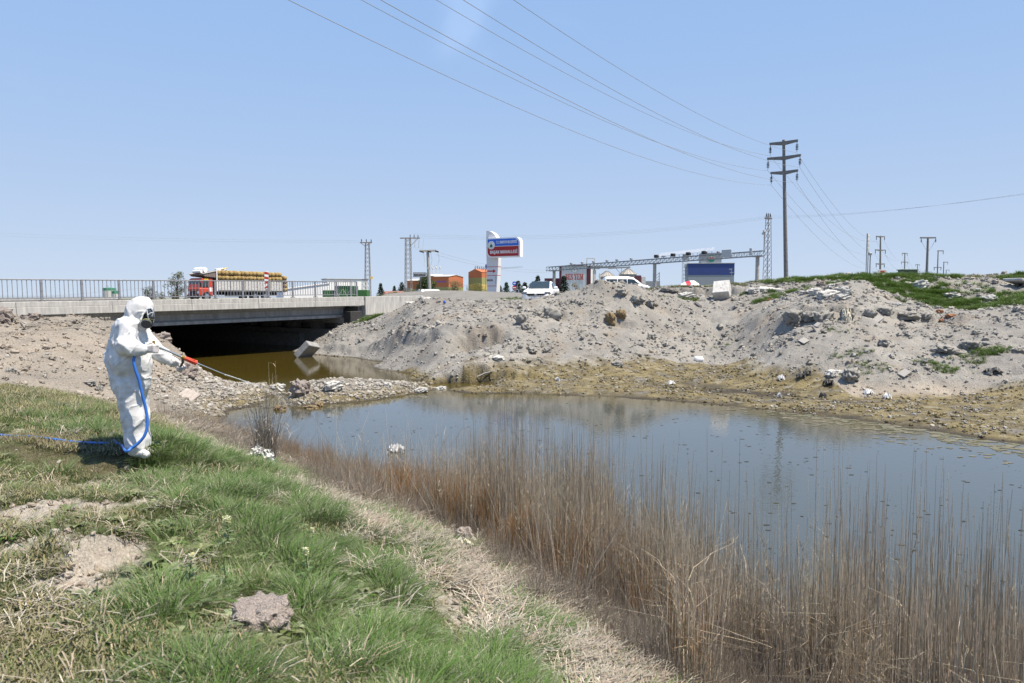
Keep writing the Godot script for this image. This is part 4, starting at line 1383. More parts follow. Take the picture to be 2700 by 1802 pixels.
	mb = Mb.new(); mb.lathe([Vector2(0.8, 0.0), Vector2(0.8, 0.04), Vector2(0.005, 0.041)], 28, Vector3(0.2, ey, 3.76), Basis(Vector3.RIGHT, PI / 2))
	var e2 := part("emblem", mb, mat(0.02, 0.25, 0.14), t)
	mb = Mb.new(); mb.prism(PackedVector2Array([Vector2(-0.75, -0.36), Vector2(0.72, -0.36), Vector2(0.82, 0.38), Vector2(-0.62, 0.38)]), 0.03, Vector3(0.2, ey + 0.08, 3.83))
	part("emblem_band", mb, M.white_dirty, e2)
	write_on(t, "rtm", M.red, Vector3(0.22, ey + 0.08, 3.86), 1.15, 0.55)
	t = thing("plant_stair", "open steel stair tower with a grey box at the left side of the concrete plant", "tower", site(1806, 163), 0.0)
	mb = Mb.new()
	for q in [[-0.55, -0.5], [0.55, -0.5], [0.55, 0.5], [-0.55, 0.5]]:
		mb.bar(Vector3(q[0], -1, q[1]), Vector3(q[0], hgt(684, 163), q[1]), 0.09, 0.09)
	for k in 11:
		mb.bar(Vector3(-0.55, k * 0.85, 0.5), Vector3(0.55, k * 0.85 + 0.6, 0.5), 0.08, 0.08)
		mb.bar(Vector3(-0.55, k * 0.85, 0.5), Vector3(0.55, k * 0.85, 0.5), 0.07, 0.07)
	part("frame", mb, M.white_dirty, t)
	mb = Mb.new(); mb.box(Vector3(0.1, hgt(702, 163), 0.4), Vector3(0.7, 0.8, 0.5))
	part("grey_box", mb, slate, t)
	mb = Mb.new(); mb.box(Vector3(0, hgt(680, 163), 0.1), Vector3(1.1, 1.0, 1.0))
	part("top_box", mb, slate, t)
	mb = Mb.new(); mb.box(Vector3(0, 0.4, 0.4), Vector3(1.5, 2.6, 1.2))
	part("base_box", mb, slate, t)
	t = t_pole("thin grey pole with two short cross arms at the right corner of the concrete plant", site(1928, 150), hgt(709, 150), 0.1, 0.5, 0.1, 0.0, M.galv, hgt(719, 150))
	# mixer truck and parked flatbed behind the crest
	t = thing("mixer_truck", "red and white concrete mixer drum showing above the grassy crest", "truck", site(1812, 92, 2.9), 0.0)
	mb = Mb.new()
	var bs := Basis(Vector3(0, 0, 1), -PI / 2 + 0.14)
	mb.lathe([Vector2(0.3, -1.5), Vector2(0.72, -0.95), Vector2(0.98, -0.4)], 20, Vector3(0.2, 1.65, 0), bs)
	part("drum_rear", mb, M.white, t)
	mb = Mb.new(); mb.lathe([Vector2(0.98, -0.4), Vector2(1.02, 0.2)], 20, Vector3(0.2, 1.65, 0), bs)
	part("drum_stripe", mb, mat(0.5, 0.03, 0.05, 0.4), t)
	mb = Mb.new(); mb.lathe([Vector2(1.02, 0.2), Vector2(0.95, 0.8), Vector2(0.5, 1.3), Vector2(0.02, 1.35)], 20, Vector3(0.2, 1.65, 0), bs)
	part("drum_front", mb, M.white, t)
	mb = Mb.new(); mb.cbox(Vector3(-2.2, 1.15, 0), Vector3(1.5, 1.2, 2.0), 0.1)
	part("cab", mb, M.white, t)
	mb = Mb.new(); mb.cbox(Vector3(-2.6, 0.95, 0.1), Vector3(1.0, 0.7, 2.1), 0.05)
	part("windscreen", mb, M.glass, t)
	mb = Mb.new(); mb.box(Vector3(-0.4, 0.35, 0), Vector3(5.2, 0.3, 1.0))
	part("chassis", mb, M.black, t)
	t = thing("parked_flatbed", "dark slatted truck bed with a blue and white load parked before the concrete plant", "truck", site(1868, 105, 2.9), 0.0)
	for k in 4:
		mb = Mb.new(); mb.box(Vector3(-0.55, 1.2 + k * 0.27, 0.6), Vector3(1.6, 0.17, 0.08))
		part("side_board", mb, M.dark_steel, t)
	mb = Mb.new(); mb.box(Vector3(-0.2, 1.65, 0), Vector3(2.3, 1.1, 1.0))
	part("bed", mb, M.black, t)
	mb = Mb.new(); mb.cbox(Vector3(1.55, 1.75, 0), Vector3(1.05, 1.1, 1.2), 0.12)
	part("load", mb, M.white_dirty, t)
	mb = Mb.new(); mb.cbox(Vector3(1.55, 1.95, 0.03), Vector3(1.07, 0.25, 1.21), 0.05)
	part("blue_strap", mb, M.blue, t)
	for q in [-0.9, 1.4]:
		mb = Mb.new(); mb.lathe([Vector2(0.45, -0.9), Vector2(0.45, 0.9)], 14, Vector3(q, 0.45, 0), Basis(Vector3.RIGHT, PI / 2))
		part("wheel", mb, M.rubber, t)

func gantry() -> void:
	var mb: Mb
	var a := site(1444, 97)
	var b := site(2012, 76)
	var L := a.distance_to(b)
	var x := (b - a).normalized()
	var t := thing("sign_gantry", "long grey steel truss gantry over the road on three round posts, cameras on top", "gantry")
	t.transform = Transform3D(Basis(x, Vector3.UP, x.cross(Vector3.UP)), a)
	var ha := hgt(708, 97)
	var hb := hgt(668, 76)
	var top := ha - 0.25
	hb = (ha + hb) * 0.5
	var y0 := ha - 0.35
	var y1 := hgt(668, 76) - 0.25
	var at := func(u: float, dy: float, dz: float) -> Vector3: return Vector3(u, lerpf(y0, y1, u / L) + dy, dz)
	for s in [[0.0, -0.3], [0.5, -0.3], [0.0, 0.3], [0.5, 0.3]]:
		mb = Mb.new(); mb.bar(at.call(0, s[0], s[1]), at.call(L, s[0], s[1]), 0.08, 0.08)
		part("chord", mb, M.galv, t)
	mb = Mb.new()
	var n := 52
	for k in n:
		var u0 := L * k / n
		var u1 := L * (k + 1) / n
		for z in [-0.3, 0.3]:
			mb.bar(at.call(u0, 0, z), at.call(u0, 0.5, z), 0.035, 0.035)
			mb.bar(at.call(u0, 0, z), at.call(u1, 0.5, z), 0.035, 0.035)
	part("lattice", mb, M.galv, t)
	for px in [1461.0, 1725.0, 1994.0]:
		var best := 0.0
		var err := 1e9
		for k in 400:
			var q := a.lerp(b, k / 399.0)
			var e := absf(1350.0 + q.x / -q.z * F - px)
			if e < err:
				err = e; best = L * k / 399.0
		mb = Mb.new(); mb.tube([Vector3(best, -0.6, 0), at.call(best, -0.06, 0)], [0.22, 0.2], 14)
		part("post", mb, M.pole_light, t)
		mb = Mb.new(); mb.cbox(at.call(best, -0.05, 0), Vector3(1.1, 0.1, 0.8), 0.02)
		part("post_head", mb, M.galv, t)
	for u in [0.57, 0.644, 0.71, 0.775]:
		mb = Mb.new(); mb.cbox(at.call(L * u, 0.78, 0.3), Vector3(0.42, 0.36, 0.5), 0.04)
		part("black_camera", mb, M.black, t)
	for u in [0.14, 0.2, 0.26, 0.33, 0.38, 0.45, 0.6, 0.69, 0.83]:
		mb = Mb.new(); mb.cbox(at.call(L * u, 0.72, 0.2), Vector3(0.25, 0.2, 0.35), 0.04)
		mb.bar(at.call(L * u, 0.5, 0.2), at.call(L * u, 0.7, 0.2), 0.06, 0.06)
		part("small_camera", mb, M.galv, t)
	for k in 12:
		mb = Mb.new()
		var u: float = L * (0.585 + 0.0195 * k)
		mb.box(at.call(u, 0.98 + 0.012 * k, -0.1), Vector3(0.52, 0.03, 0.75), Basis(Vector3.RIGHT, 0.6) * Basis(Vector3(0, 0, 1), -0.15))
		mb.bar(at.call(u, 0.5, -0.1), at.call(u, 0.98, -0.1), 0.04, 0.04)
		part("solar_panel", mb, mat(0.36, 0.4, 0.46, 0.3, 0.1), t)
	mb = Mb.new(); mb.cbox(at.call(L * 0.866, 0.5, 0.36), Vector3(1.15, 0.85, 0.12), 0.03)
	part("sign_box", mb, mat(0.42, 0.44, 0.46), t)
	mb = Mb.new(); mb.cbox(at.call(L * 0.958, 0.5, 0.36), Vector3(0.3, 0.75, 0.15), 0.03)
	part("control_box", mb, mat(0.42, 0.44, 0.46), t)
	mb = Mb.new(); mb.tube([at.call(L, 0.2, 0), at.call(L, 2.5, 0)], [0.045], 7)
	part("mast", mb, M.galv, t)
	for s in [[0.0, 2.55], [-0.12, 2.3]]:
		mb = Mb.new(); mb.cbox(at.call(L + s[0], s[1], 0.05), Vector3(0.2, 0.24, 0.2), 0.03)
		part("mast_box", mb, M.white_dirty, t)

func power_lines() -> void:
	var turn := -0.98
	var base := site(2074, 85, 3.4)
	var ends := three_arm_pole("tall leaning concrete pole with three cross arms and black insulators on the grassy crest", base, Vector3(-0.75, 0, 0), hgt(369, 85, 3.4), [[hgt(371, 85, 3.4) - 0.2, 1.6, 1.6], [hgt(410, 85, 3.4) - 0.2, 1.9, 1.9], [hgt(449, 85, 3.4) - 0.2, 1.55, 1.55]], 0.28, -0.62, "three-armed poles of the line", true)
	var plate := Mb.new()
	plate.box(Vector3(-0.05, 2.4, 0.28), Vector3(0.16, 0.2, 0.02))
	part("warning_plate", plate, mat(0.6, 0.45, 0.03), get_node("concrete_pole"))
	plate = Mb.new(); plate.tube([Vector3(0.1, 0.4, 0.0), Vector3(0.1, 1.3, 0.0)], [0.3], 12)
	part("white_collar", plate, M.white_dirty, get_node("concrete_pole"))
	var prev := ends
	# towards the camera's left and on behind it
	var names := ["top left", "top right", "middle left", "middle right", "bottom left", "bottom right"]
	var back := Vector3(-0.554, 0, 0.833) * 95.0
	for i in 6:
		cable("cable from the %s insulator of the leaning pole, running overhead across the sky" % names[i], ends[i], ends[i] + back, 2.9 - 0.1 * (i % 2), 0.015, "overhead cables", 60)
	var k := 0
	for s in [[2317, 205.0, 622, "first of the far three-armed poles, beside the tall billboard"], [2381, 317.0, 667, "second far three-armed pole, above the green kiosk"], [2415, 422.0, 697, "third far three-armed pole, small beyond the kiosk"], [2438, 560.0, 712, "smallest and farthest three-armed pole of the line"]]:
		var d: float = s[1]
		var h := hgt(s[2], d)
		var e := three_arm_pole(s[3], site(s[0] + 4, d), Vector3(-0.4, 0, 0), h, [[h - 0.2, 1.6, 1.6], [h - 4.0, 1.95, 1.95], [h - 7.9, 1.6, 1.6]], 0.33, 0.35, "three-armed poles of the line", false)
		for i in 6:
			cable("grey cable from the %s arm of %s" % [names[i], ["the leaning pole to the next pole", "the first far pole", "the second far pole", "the third far pole"][k]], prev[i], e[i], 3.2, 0.018 + 0.005 * k, "overhead cables", 14)
		prev = e
		k += 1
	# thin wires across the whole view
	for s in [[1.0, "upper"], [0.6, "middle"], [0.2, "lower"]]:
		cable("faint %s wire rising from the lattice tower to the right edge of the sky" % s[1], site(2022, 96, LAND + hgt(572, 96) + s[0] * 0.4 - 0.3), P(2760, 500 + s[0] * 5, 60), 0.5, 0.006, "faint wires from the lattice tower", 16)
		cable("faint %s wire between the lattice tower and the rusty lattice pole" % s[1], site(2022, 96, LAND + hgt(572, 96) + s[0] * 0.4 - 0.3), site(1090, 112, LAND + hgt(622, 112) + s[0] * 0.7 - 0.4), 1.2, 0.008, "faint wires from the lattice tower", 24)
	for s in [[1.0, "upper"], [0.2, "lower"]]:
		cable("faint %s wire from the first lattice pole towards the left edge over the bridge" % s[1], site(960, 112, LAND + hgt(640, 112) + s[0] * 0.3), P(-60, 612 + (1.0 - s[0]) * 10, 150), 0.4, 0.007, "faint wires over the bridge", 16)
	for i in 2:
		cable("faint %s wire sagging right from the pale concrete pole behind the big sign" % ["upper", "lower"][i], site(1150, 98, LAND + hgt(664 + i * 8, 98)), site(1450, 140, LAND + hgt(712 + i * 6, 140)), 0.8, 0.014, "faint wires behind the big sign", 14)
	cable("faint single wire seen through the railing beyond the bridge", P(-60, 790, 160), P(500, 745, 160), 0.6, 0.02, "", 14)

func right_edge() -> void:
	var mb: Mb
	var t: Node3D
	# second line of poles
	for s in [[2442, 140.0, 626, 0.3, 1.5, 1.5, 0.0, "thick brown pole with a plain wide top arm, right of the green kiosk"], [2470, 215.0, 661, 0.22, 0.2, 1.6, 5.0, "far pole with short top arm, first right of the thick brown pole"], [2486, 300.0, 691, 0.26, 0.2, 1.7, 5.0, "smaller far pole with two cross arms, second right of the thick brown pole"], [2493, 420.0, 712, 0.3, 0.2, 1.8, 5.0, "tiny far pole at the end of the second line"]]:
		var h := hgt(s[2], s[1])
		t = t_pole(s[7], site(s[0], s[1]), h, s[3], s[4], s[5], 0.0, M.pole, h - s[6] if s[6] > 0 else 0.0)
		if s[6] == 0.0:
			for q in [-1.4, 1.4]:
				insulator(t, Vector3(q, h - 0.2, 0.2), 0.9)
				mb = Mb.new(); mb.tube([Vector3(q, h - 0.5, 0.1), Vector3(q * 0.6, h - 1.6, 0.1), Vector3(0.2 * signf(q), h - 2.6, 0.1)], [0.03], 5, false)
				part("cable_tail", mb, M.wire, t)
		else:
			for q in [s[5] - 0.1]:
				mb = Mb.new(); mb.tube([Vector3(q, h - 0.2, 0), Vector3(q, h - 1.1, 0)], [0.08], 5)
				part("insulator", mb, M.black, t)
			for q in [-1.0, 1.0]:
				mb = Mb.new(); mb.tube([Vector3(q, h - s[6], 0), Vector3(q, h - s[6] - 0.9, 0)], [0.08], 5)
				part("insulator", mb, M.black, t)
	# billboard seen almost edge on
	var d := 118.0
	t = thing("tall_billboard", "tall narrow white billboard seen nearly edge-on, on two thin posts", "billboard", site(2282, d), 0.95)
	var h0 := hgt(664, d)
	var h1 := hgt(616, d)
	mb = Mb.new(); mb.cbox(Vector3(0.75, (h0 + h1) * 0.5, 0.1), Vector3(1.5, h1 - h0, 0.1), 0.02)
	part("panel", mb, M.white_dirty, t)
	for k in 4:
		mb = Mb.new(); mb.box(Vector3(0.75, h1 - 0.5 - k * 0.7, 0.155), Vector3(1.2, [0.12, 0.3, 0.55, 0.5][k], 0.012))
		part("printed_block", mb, mat(0.3, 0.34, 0.37), t)
	for q in [0.05, 1.45]:
		mb = Mb.new(); mb.bar(Vector3(q, -0.5, 0), Vector3(q, h1, 0), 0.12, 0.12)
		part("post", mb, M.galv, t)
	t = thing("lamp_box", "thin post with a small grey box on top, right of the tall billboard", "post", site(2292, 112), 0.0)
	mb = Mb.new(); mb.tube([Vector3(0, -0.5, 0), Vector3(0, hgt(672, 112), 0)], [0.09], 7)
	part("post", mb, M.galv, t)
	mb = Mb.new(); mb.cbox(Vector3(0, hgt(670, 112), 0), Vector3(0.4, 0.4, 0.3), 0.04)
	part("box", mb, M.galv, t)
	t = thing("notice_board", "low white notice board with red lettering at the foot of the first far pole", "sign", site(2325, 105, 3.9), 0.0)
	mb = Mb.new(); mb.cbox(Vector3(0, hgt(719, 105, 3.9), 0), Vector3(1.25, 0.85, 0.06), 0.02)
	part("board", mb, M.white_dirty, t)
	mb = Mb.new(); mb.box(Vector3(0, hgt(717, 105, 3.9), 0.035), Vector3(0.6, 0.3, 0.012))
	part("red_block", mb, M.red, t)
	mb = Mb.new(); mb.box(Vector3(0, hgt(723, 105, 3.9), 0.035), Vector3(1.2, 0.16, 0.012))
	part("red_block", mb, M.red, t)
	for q in [-0.55, 0.55]:
		mb = Mb.new(); mb.bar(Vector3(q, -0.5, 0), Vector3(q, hgt(715, 105, 3.9), -0.05), 0.06, 0.06)
		part("post", mb, M.galv, t)
	t = thing("green_kiosk", "small dark green kiosk with a flat overhanging roof on the crest", "kiosk", site(2391, 108, 3.6), 0.0)
	mb = Mb.new(); mb.cbox(Vector3(0, hgt(713, 108, 3.6) * 0.5, 0), Vector3(2.05, hgt(713, 108, 3.6), 1.6), 0.03)
	part("wall", mb, mat(0.06, 0.09, 0.065, 0.7), t)
	mb = Mb.new(); mb.cbox(Vector3(0, hgt(712, 108, 3.6), 0), Vector3(2.35, 0.14, 1.9), 0.03)
	part("roof", mb, mat(0.1, 0.14, 0.1, 0.7), t)
	t = thing("long_hall", "long low hall with a white roof and a dark end on the right horizon", "building", site(2690, 235), -0.25)
	mb = Mb.new(); mb.box(Vector3(0, 3.0, 0), Vector3(26, 6.6, 10))
	part("wall", mb, mat(0.25, 0.28, 0.28), t)
	mb = Mb.new(); mb.prism(PackedVector2Array([Vector2(-5.3, 6.3), Vector2(5.3, 6.3), Vector2(0, 8.2)]), 26.4, Vector3.ZERO, Basis(Vector3(0, 0, -1), Vector3.UP, Vector3(1, 0, 0)))
	part("roof", mb, M.white, t)
	mb = Mb.new(); mb.box(Vector3(-12.6, 3.2, 0.2), Vector3(1.7, 8.6, 10.4))
	part("dark_end", mb, mat(0.05, 0.06, 0.07), t)
	mb = Mb.new(); mb.box(Vector3(6.0, 8.6, 0), Vector3(0.8, 1.8, 0.8))
	part("roof_vent", mb, M.galv, t)
	t = thing("red_canopy", "small red pointed canopy at the foot of the lattice tower", "canopy", site(2046, 92, 4.3), 0.0)
	mb = Mb.new(); mb.lathe([Vector2(0.62, 0.3), Vector2(0.32, 0.95), Vector2(0.02, 1.08)], 4)
	part("cover", mb, M.red, t)
	mb = Mb.new(); mb.bar(Vector3(0, -0.6, 0), Vector3(0, 1.0, 0), 0.06, 0.06)
	part("pole", mb, M.galv, t)


# ---------------------------------------------------------------- vehicles
func ring(x: float, w: float, y0: float, y1: float, r: float) -> Array:      # a rounded cross section facing along x
	var p := []
	for c in [[1, 1], [1, -1], [-1, -1], [-1, 1]]:
		var cy: float = (y1 - r) if c[1] > 0 else (y0 + r)
		var cz: float = (w - r) * c[0]
		for k in 4:
			var a := PI / 2 * k / 3.0
			var o := Vector2(sin(a), cos(a)) if c[0] * c[1] > 0 else Vector2(cos(a), sin(a))
			p.append(Vector3(x, cy + o.y * r * c[1], cz + o.x * r * c[0]))
	return p

func wheel(parent: Node3D, at: Vector3, r: float, w: float) -> void:
	var b := Basis(Vector3.RIGHT, PI / 2)
	var mb := Mb.new()
	mb.lathe([Vector2(r * 0.62, -w / 2), Vector2(r * 0.93, -w / 2), Vector2(r, -w * 0.32), Vector2(r, w * 0.32), Vector2(r * 0.93, w / 2), Vector2(r * 0.62, w / 2)], 22, at, b)
	var t := part("wheel", mb, M.rubber, parent)
	mb = Mb.new()
	mb.lathe([Vector2(0.01, -w * 0.42), Vector2(r * 0.2, -w * 0.42), Vector2(r * 0.62, -w * 0.36), Vector2(r * 0.62, w * 0.36), Vector2(r * 0.2, w * 0.42), Vector2(0.01, w * 0.42)], 22, at, b)
	part("rim", mb, M.steel, t)

func glazing(parent: Node3D, called: String, a: Vector3, b: Vector3, c: Vector3, d: Vector3, out := 0.0) -> void:      # a pane on its frame, corners counter-clockwise from outside
	var n := (c - a).cross(d - b).normalized()
	a += n * out; b += n * out; c += n * out; d += n * out
	n *= 0.012
	var mb := Mb.new()
	mb.hexa([a - n, b - n, c - n, d - n, a + n, b + n, c + n, d + n])
	part(called, mb, M.glass, parent)

func car(called: String, label: String, category: String, at: Vector3, turn: float, low: Array, high: Array, top_w: Array, wheels: Array, wr: float) -> Node3D:
	var t := thing(called, label, category, at, turn)
	var mb := Mb.new()
	var rings := []
	for s in low:
		rings.append(ring(s[0], s[1], s[2], s[3], minf(0.14, (s[3] - s[2]) * 0.3)))
	mb.loft(rings)
	part("body", mb, M.paint_white, t)
	mb = Mb.new()
	rings = []
	for s in high:
		var p := []
		for k in 13:
			var f := -1.0 + 2.0 * k / 12.0
			var e := absf(f)
			var y = lerpf(s[1], s[2], clampf((1.0 - e) / 0.3, 0, 1)) + s[3] * (1.0 - f * f)
			var z := signf(f) * lerpf(s[4], s[5], clampf((1.0 - e) / 0.3, 0, 1)) * (1.0 if e > 0.7 else e / 0.7)
			p.append(Vector3(s[0], y, z))
		rings.append(p)
	mb.loft(rings, false, false)
	part("roof", mb, M.paint_white, t)
	for x in wheels:
		for s in [-1.0, 1.0]:
			wheel(t, Vector3(x, wr, s * (top_w[0] - 0.1)), wr, 0.21)
			var arch := Mb.new()
			arch.lathe([Vector2(wr * 1.16, -0.07), Vector2(wr * 1.16, 0.07), Vector2(0.02, 0.075)], 22, Vector3(x, wr + 0.01, s * (top_w[0] - 0.055)), Basis(Vector3.RIGHT, PI / 2 * s))
			part("wheel_arch", arch, M.black, t)
	return t

func build_vehicles() -> void:
	var mb: Mb
	# white sedan facing the pond
	var low := [[2.24, 0.6, 0.36, 0.6], [2.17, 0.76, 0.24, 0.72], [1.95, 0.85, 0.2, 0.84], [1.5, 0.89, 0.2, 0.92], [0.9, 0.895, 0.2, 0.98], [0.0, 0.895, 0.2, 1.0], [-1.2, 0.895, 0.22, 1.02], [-1.8, 0.87, 0.26, 1.06], [-2.15, 0.8, 0.34, 1.04], [-2.25, 0.68, 0.45, 0.98]]
	var high := [[1.05, 0.93, 0.95, 0.0, 0.8, 0.7], [0.6, 0.95, 1.2, 0.02, 0.82, 0.66], [0.15, 0.96, 1.4, 0.035, 0.82, 0.6], [-0.4, 0.97, 1.45, 0.04, 0.82, 0.58], [-0.95, 0.98, 1.41, 0.04, 0.82, 0.58], [-1.35, 0.99, 1.26, 0.03, 0.81, 0.6], [-1.8, 1.0, 1.03, 0.0, 0.78, 0.66]]
	var c := car("white_sedan", "white sedan car facing the pond, parked behind the grey earth heap", "car", Vector3(1.85, 2.97, -45.2), -(PI / 2 + 0.2), low, high, [0.9], [1.38, -1.32], 0.31)
	glazing(c, "windscreen", Vector3(0.96, 1.0, 0.66), Vector3(0.96, 1.0, -0.66), Vector3(0.2, 1.415, -0.555), Vector3(0.2, 1.415, 0.555), 0.045)
	glazing(c, "rear_window", Vector3(-1.72, 1.08, -0.6), Vector3(-1.72, 1.08, 0.6), Vector3(-1.1, 1.4, 0.54), Vector3(-1.1, 1.4, -0.54), 0.04)
	for s in [-1.0, 1.0]:
		var q := [[Vector3(0.66, 1.0, 0.815), Vector3(-0.36, 1.0, 0.83), Vector3(-0.36, 1.38, 0.655), Vector3(0.16, 1.36, 0.67)], [Vector3(-0.42, 1.0, 0.83), Vector3(-1.45, 1.03, 0.82), Vector3(-1.05, 1.34, 0.66), Vector3(-0.42, 1.38, 0.655)]]
		for w in q:
			var v := []
			for p in w:
				v.append(Vector3(p.x, p.y, p.z * s))
			if s > 0:
				glazing(c, "side_window", v[1], v[0], v[3], v[2])
			else:
				glazing(c, "side_window", v[0], v[1], v[2], v[3])
		mb = Mb.new(); mb.cbox(Vector3(0.62, 1.06, s * 0.99), Vector3(0.13, 0.15, 0.22), 0.04)
		part("mirror", mb, M.paint_white, c)
		mb = Mb.new()
		mb.loft([ring(0.16, 0.17, -0.07, 0.04, 0.03), ring(0.0, 0.18, -0.06, 0.09, 0.03), ring(-0.24, 0.1, 0.0, 0.11, 0.03)])
		var hl := Mb.new()
		hl.add(mb, Transform3D(Basis(Vector3.UP, -0.5 * s), Vector3(2.02, 0.72, s * 0.66)))
		part("headlight", hl, mat(0.2, 0.21, 0.23, 0.08, 0.6), c)
		mb = Mb.new(); mb.cbox(Vector3(2.14, 0.36, s * 0.62), Vector3(0.1, 0.16, 0.22), 0.03)
		part("fog_light", mb, M.black, c)
		mb = Mb.new(); mb.box(Vector3(-0.38, 0.62, s * 0.897), Vector3(0.012, 0.7, 0.01))
		mb.box(Vector3(0.72, 0.62, s * 0.897), Vector3(0.012, 0.66, 0.01))
		part("door_seam", mb, M.dark_steel, c)
		for x in [-0.2, -1.2]:
			mb = Mb.new(); mb.cbox(Vector3(x, 0.86, s * 0.905), Vector3(0.2, 0.035, 0.03), 0.01)
			part("door_handle", mb, M.paint_white, c)
	mb = Mb.new(); mb.prism(PackedVector2Array([Vector2(-0.42, -0.09), Vector2(0.42, -0.09), Vector2(0.58, 0.05), Vector2(0.56, 0.1), Vector2(-0.56, 0.1), Vector2(-0.58, 0.05)]), 0.06, Vector3(2.21, 0.6, 0), Basis(Vector3(0, 0, -1), Vector3.UP, Vector3(1, 0, 0)))
	part("grille", mb, M.black, c)
	mb = Mb.new(); mb.lathe([Vector2(0.075, 0), Vector2(0.075, 0.02), Vector2(0.005, 0.025)], 16, Vector3(2.245, 0.62, 0), Basis(Vector3(0, 0, 1), -PI / 2))
	part("badge", mb, M.steel, c)
	mb = Mb.new(); mb.box(Vector3(2.235, 0.4, 0), Vector3(0.02, 0.11, 0.5))
	var pl := part("number_plate", mb, M.white, c)
	mb = Mb.new(); mb.box(Vector3(2.247, 0.4, 0.225), Vector3(0.01, 0.112, 0.055))
	part("blue_field", mb, M.blue, pl)
	# white van driving to the right
	low = [[2.2, 0.6, 0.4, 0.72], [2.1, 0.78, 0.28, 0.86], [1.8, 0.86, 0.24, 0.98], [1.3, 0.89, 0.24, 1.06], [0.5, 0.9, 0.24, 1.08], [-1.0, 0.9, 0.24, 1.08], [-2.05, 0.89, 0.26, 1.08], [-2.2, 0.86, 0.36, 1.06]]
	high = [[1.35, 1.03, 1.05, 0.0, 0.84, 0.78], [0.95, 1.04, 1.38, 0.02, 0.86, 0.76], [0.5, 1.04, 1.66, 0.04, 0.87, 0.72], [0.0, 1.04, 1.76, 0.05, 0.88, 0.71], [-1.0, 1.04, 1.79, 0.05, 0.88, 0.71], [-1.95, 1.04, 1.76, 0.05, 0.88, 0.71], [-2.12, 1.04, 1.66, 0.04, 0.87, 0.72], [-2.2, 1.04, 1.06, 0.0, 0.86, 0.8]]
	var van_at := P(1652, 786, 67)
	for n in 2:
		var v := car("white_van", "white van with three dark side windows and a red rear lamp behind the spoil heap", "van", Vector3(van_at.x, 3.56, van_at.z), 0.0, low, high, [0.9], [1.42, -1.4], 0.32)
		for s in [-1.0, 1.0]:
			for w in [[0.98, 0.52, -0.02, 0.0], [-0.1, -0.1, -0.92, -0.92], [-1.0, -1.0, -1.86, -1.98]]:
				var a := Vector3(w[2], 1.14, s * 0.885)
				var b := Vector3(w[0], 1.14, s * 0.88)
				var d := Vector3(w[1], 1.56, s * 0.755)
				var e := Vector3(w[3] if w[0] < 0 else w[2], 1.56, s * 0.76)
				if s > 0:
					glazing(v, "side_window", a, b, d, e)
				else:
					glazing(v, "side_window", b, a, e, d)
			mb = Mb.new(); mb.cbox(Vector3(0.95, 1.18, s * 0.99), Vector3(0.12, 0.2, 0.2), 0.04)
			part("mirror", mb, M.paint_white if n == 0 else M.black, v)
			mb = Mb.new(); mb.cbox(Vector3(-2.17, 1.05, s * 0.82), Vector3(0.1, 0.55, 0.12), 0.03)
			part("rear_lamp", mb, mat(0.5, 0.02, 0.03, 0.2), v)
			mb = Mb.new(); mb.cbox(Vector3(2.02, 0.82, s * 0.66), Vector3(0.24, 0.16, 0.26), 0.05)
			part("headlight", mb, mat(0.45, 0.47, 0.5, 0.08, 0.6), v)
		glazing(v, "windscreen", Vector3(1.28, 1.1, 0.72), Vector3(1.28, 1.1, -0.72), Vector3(0.56, 1.66, -0.62), Vector3(0.56, 1.66, 0.62), 0.05)
		for z in [-0.6, 0.6]:
			mb = Mb.new(); mb.bar(Vector3(0.2, 1.84, z), Vector3(-1.9, 1.84, z), 0.04, 0.04)
			part("roof_rail", mb, M.galv, v)
		if n == 1:
			v.name = "white_minibus"
			v.position = site(1114, 88)
			v.rotation.y = PI + 0.7
			tag(v, "white minibus seen above the gravel behind the arrow sign post", "minibus")
	build_truck()

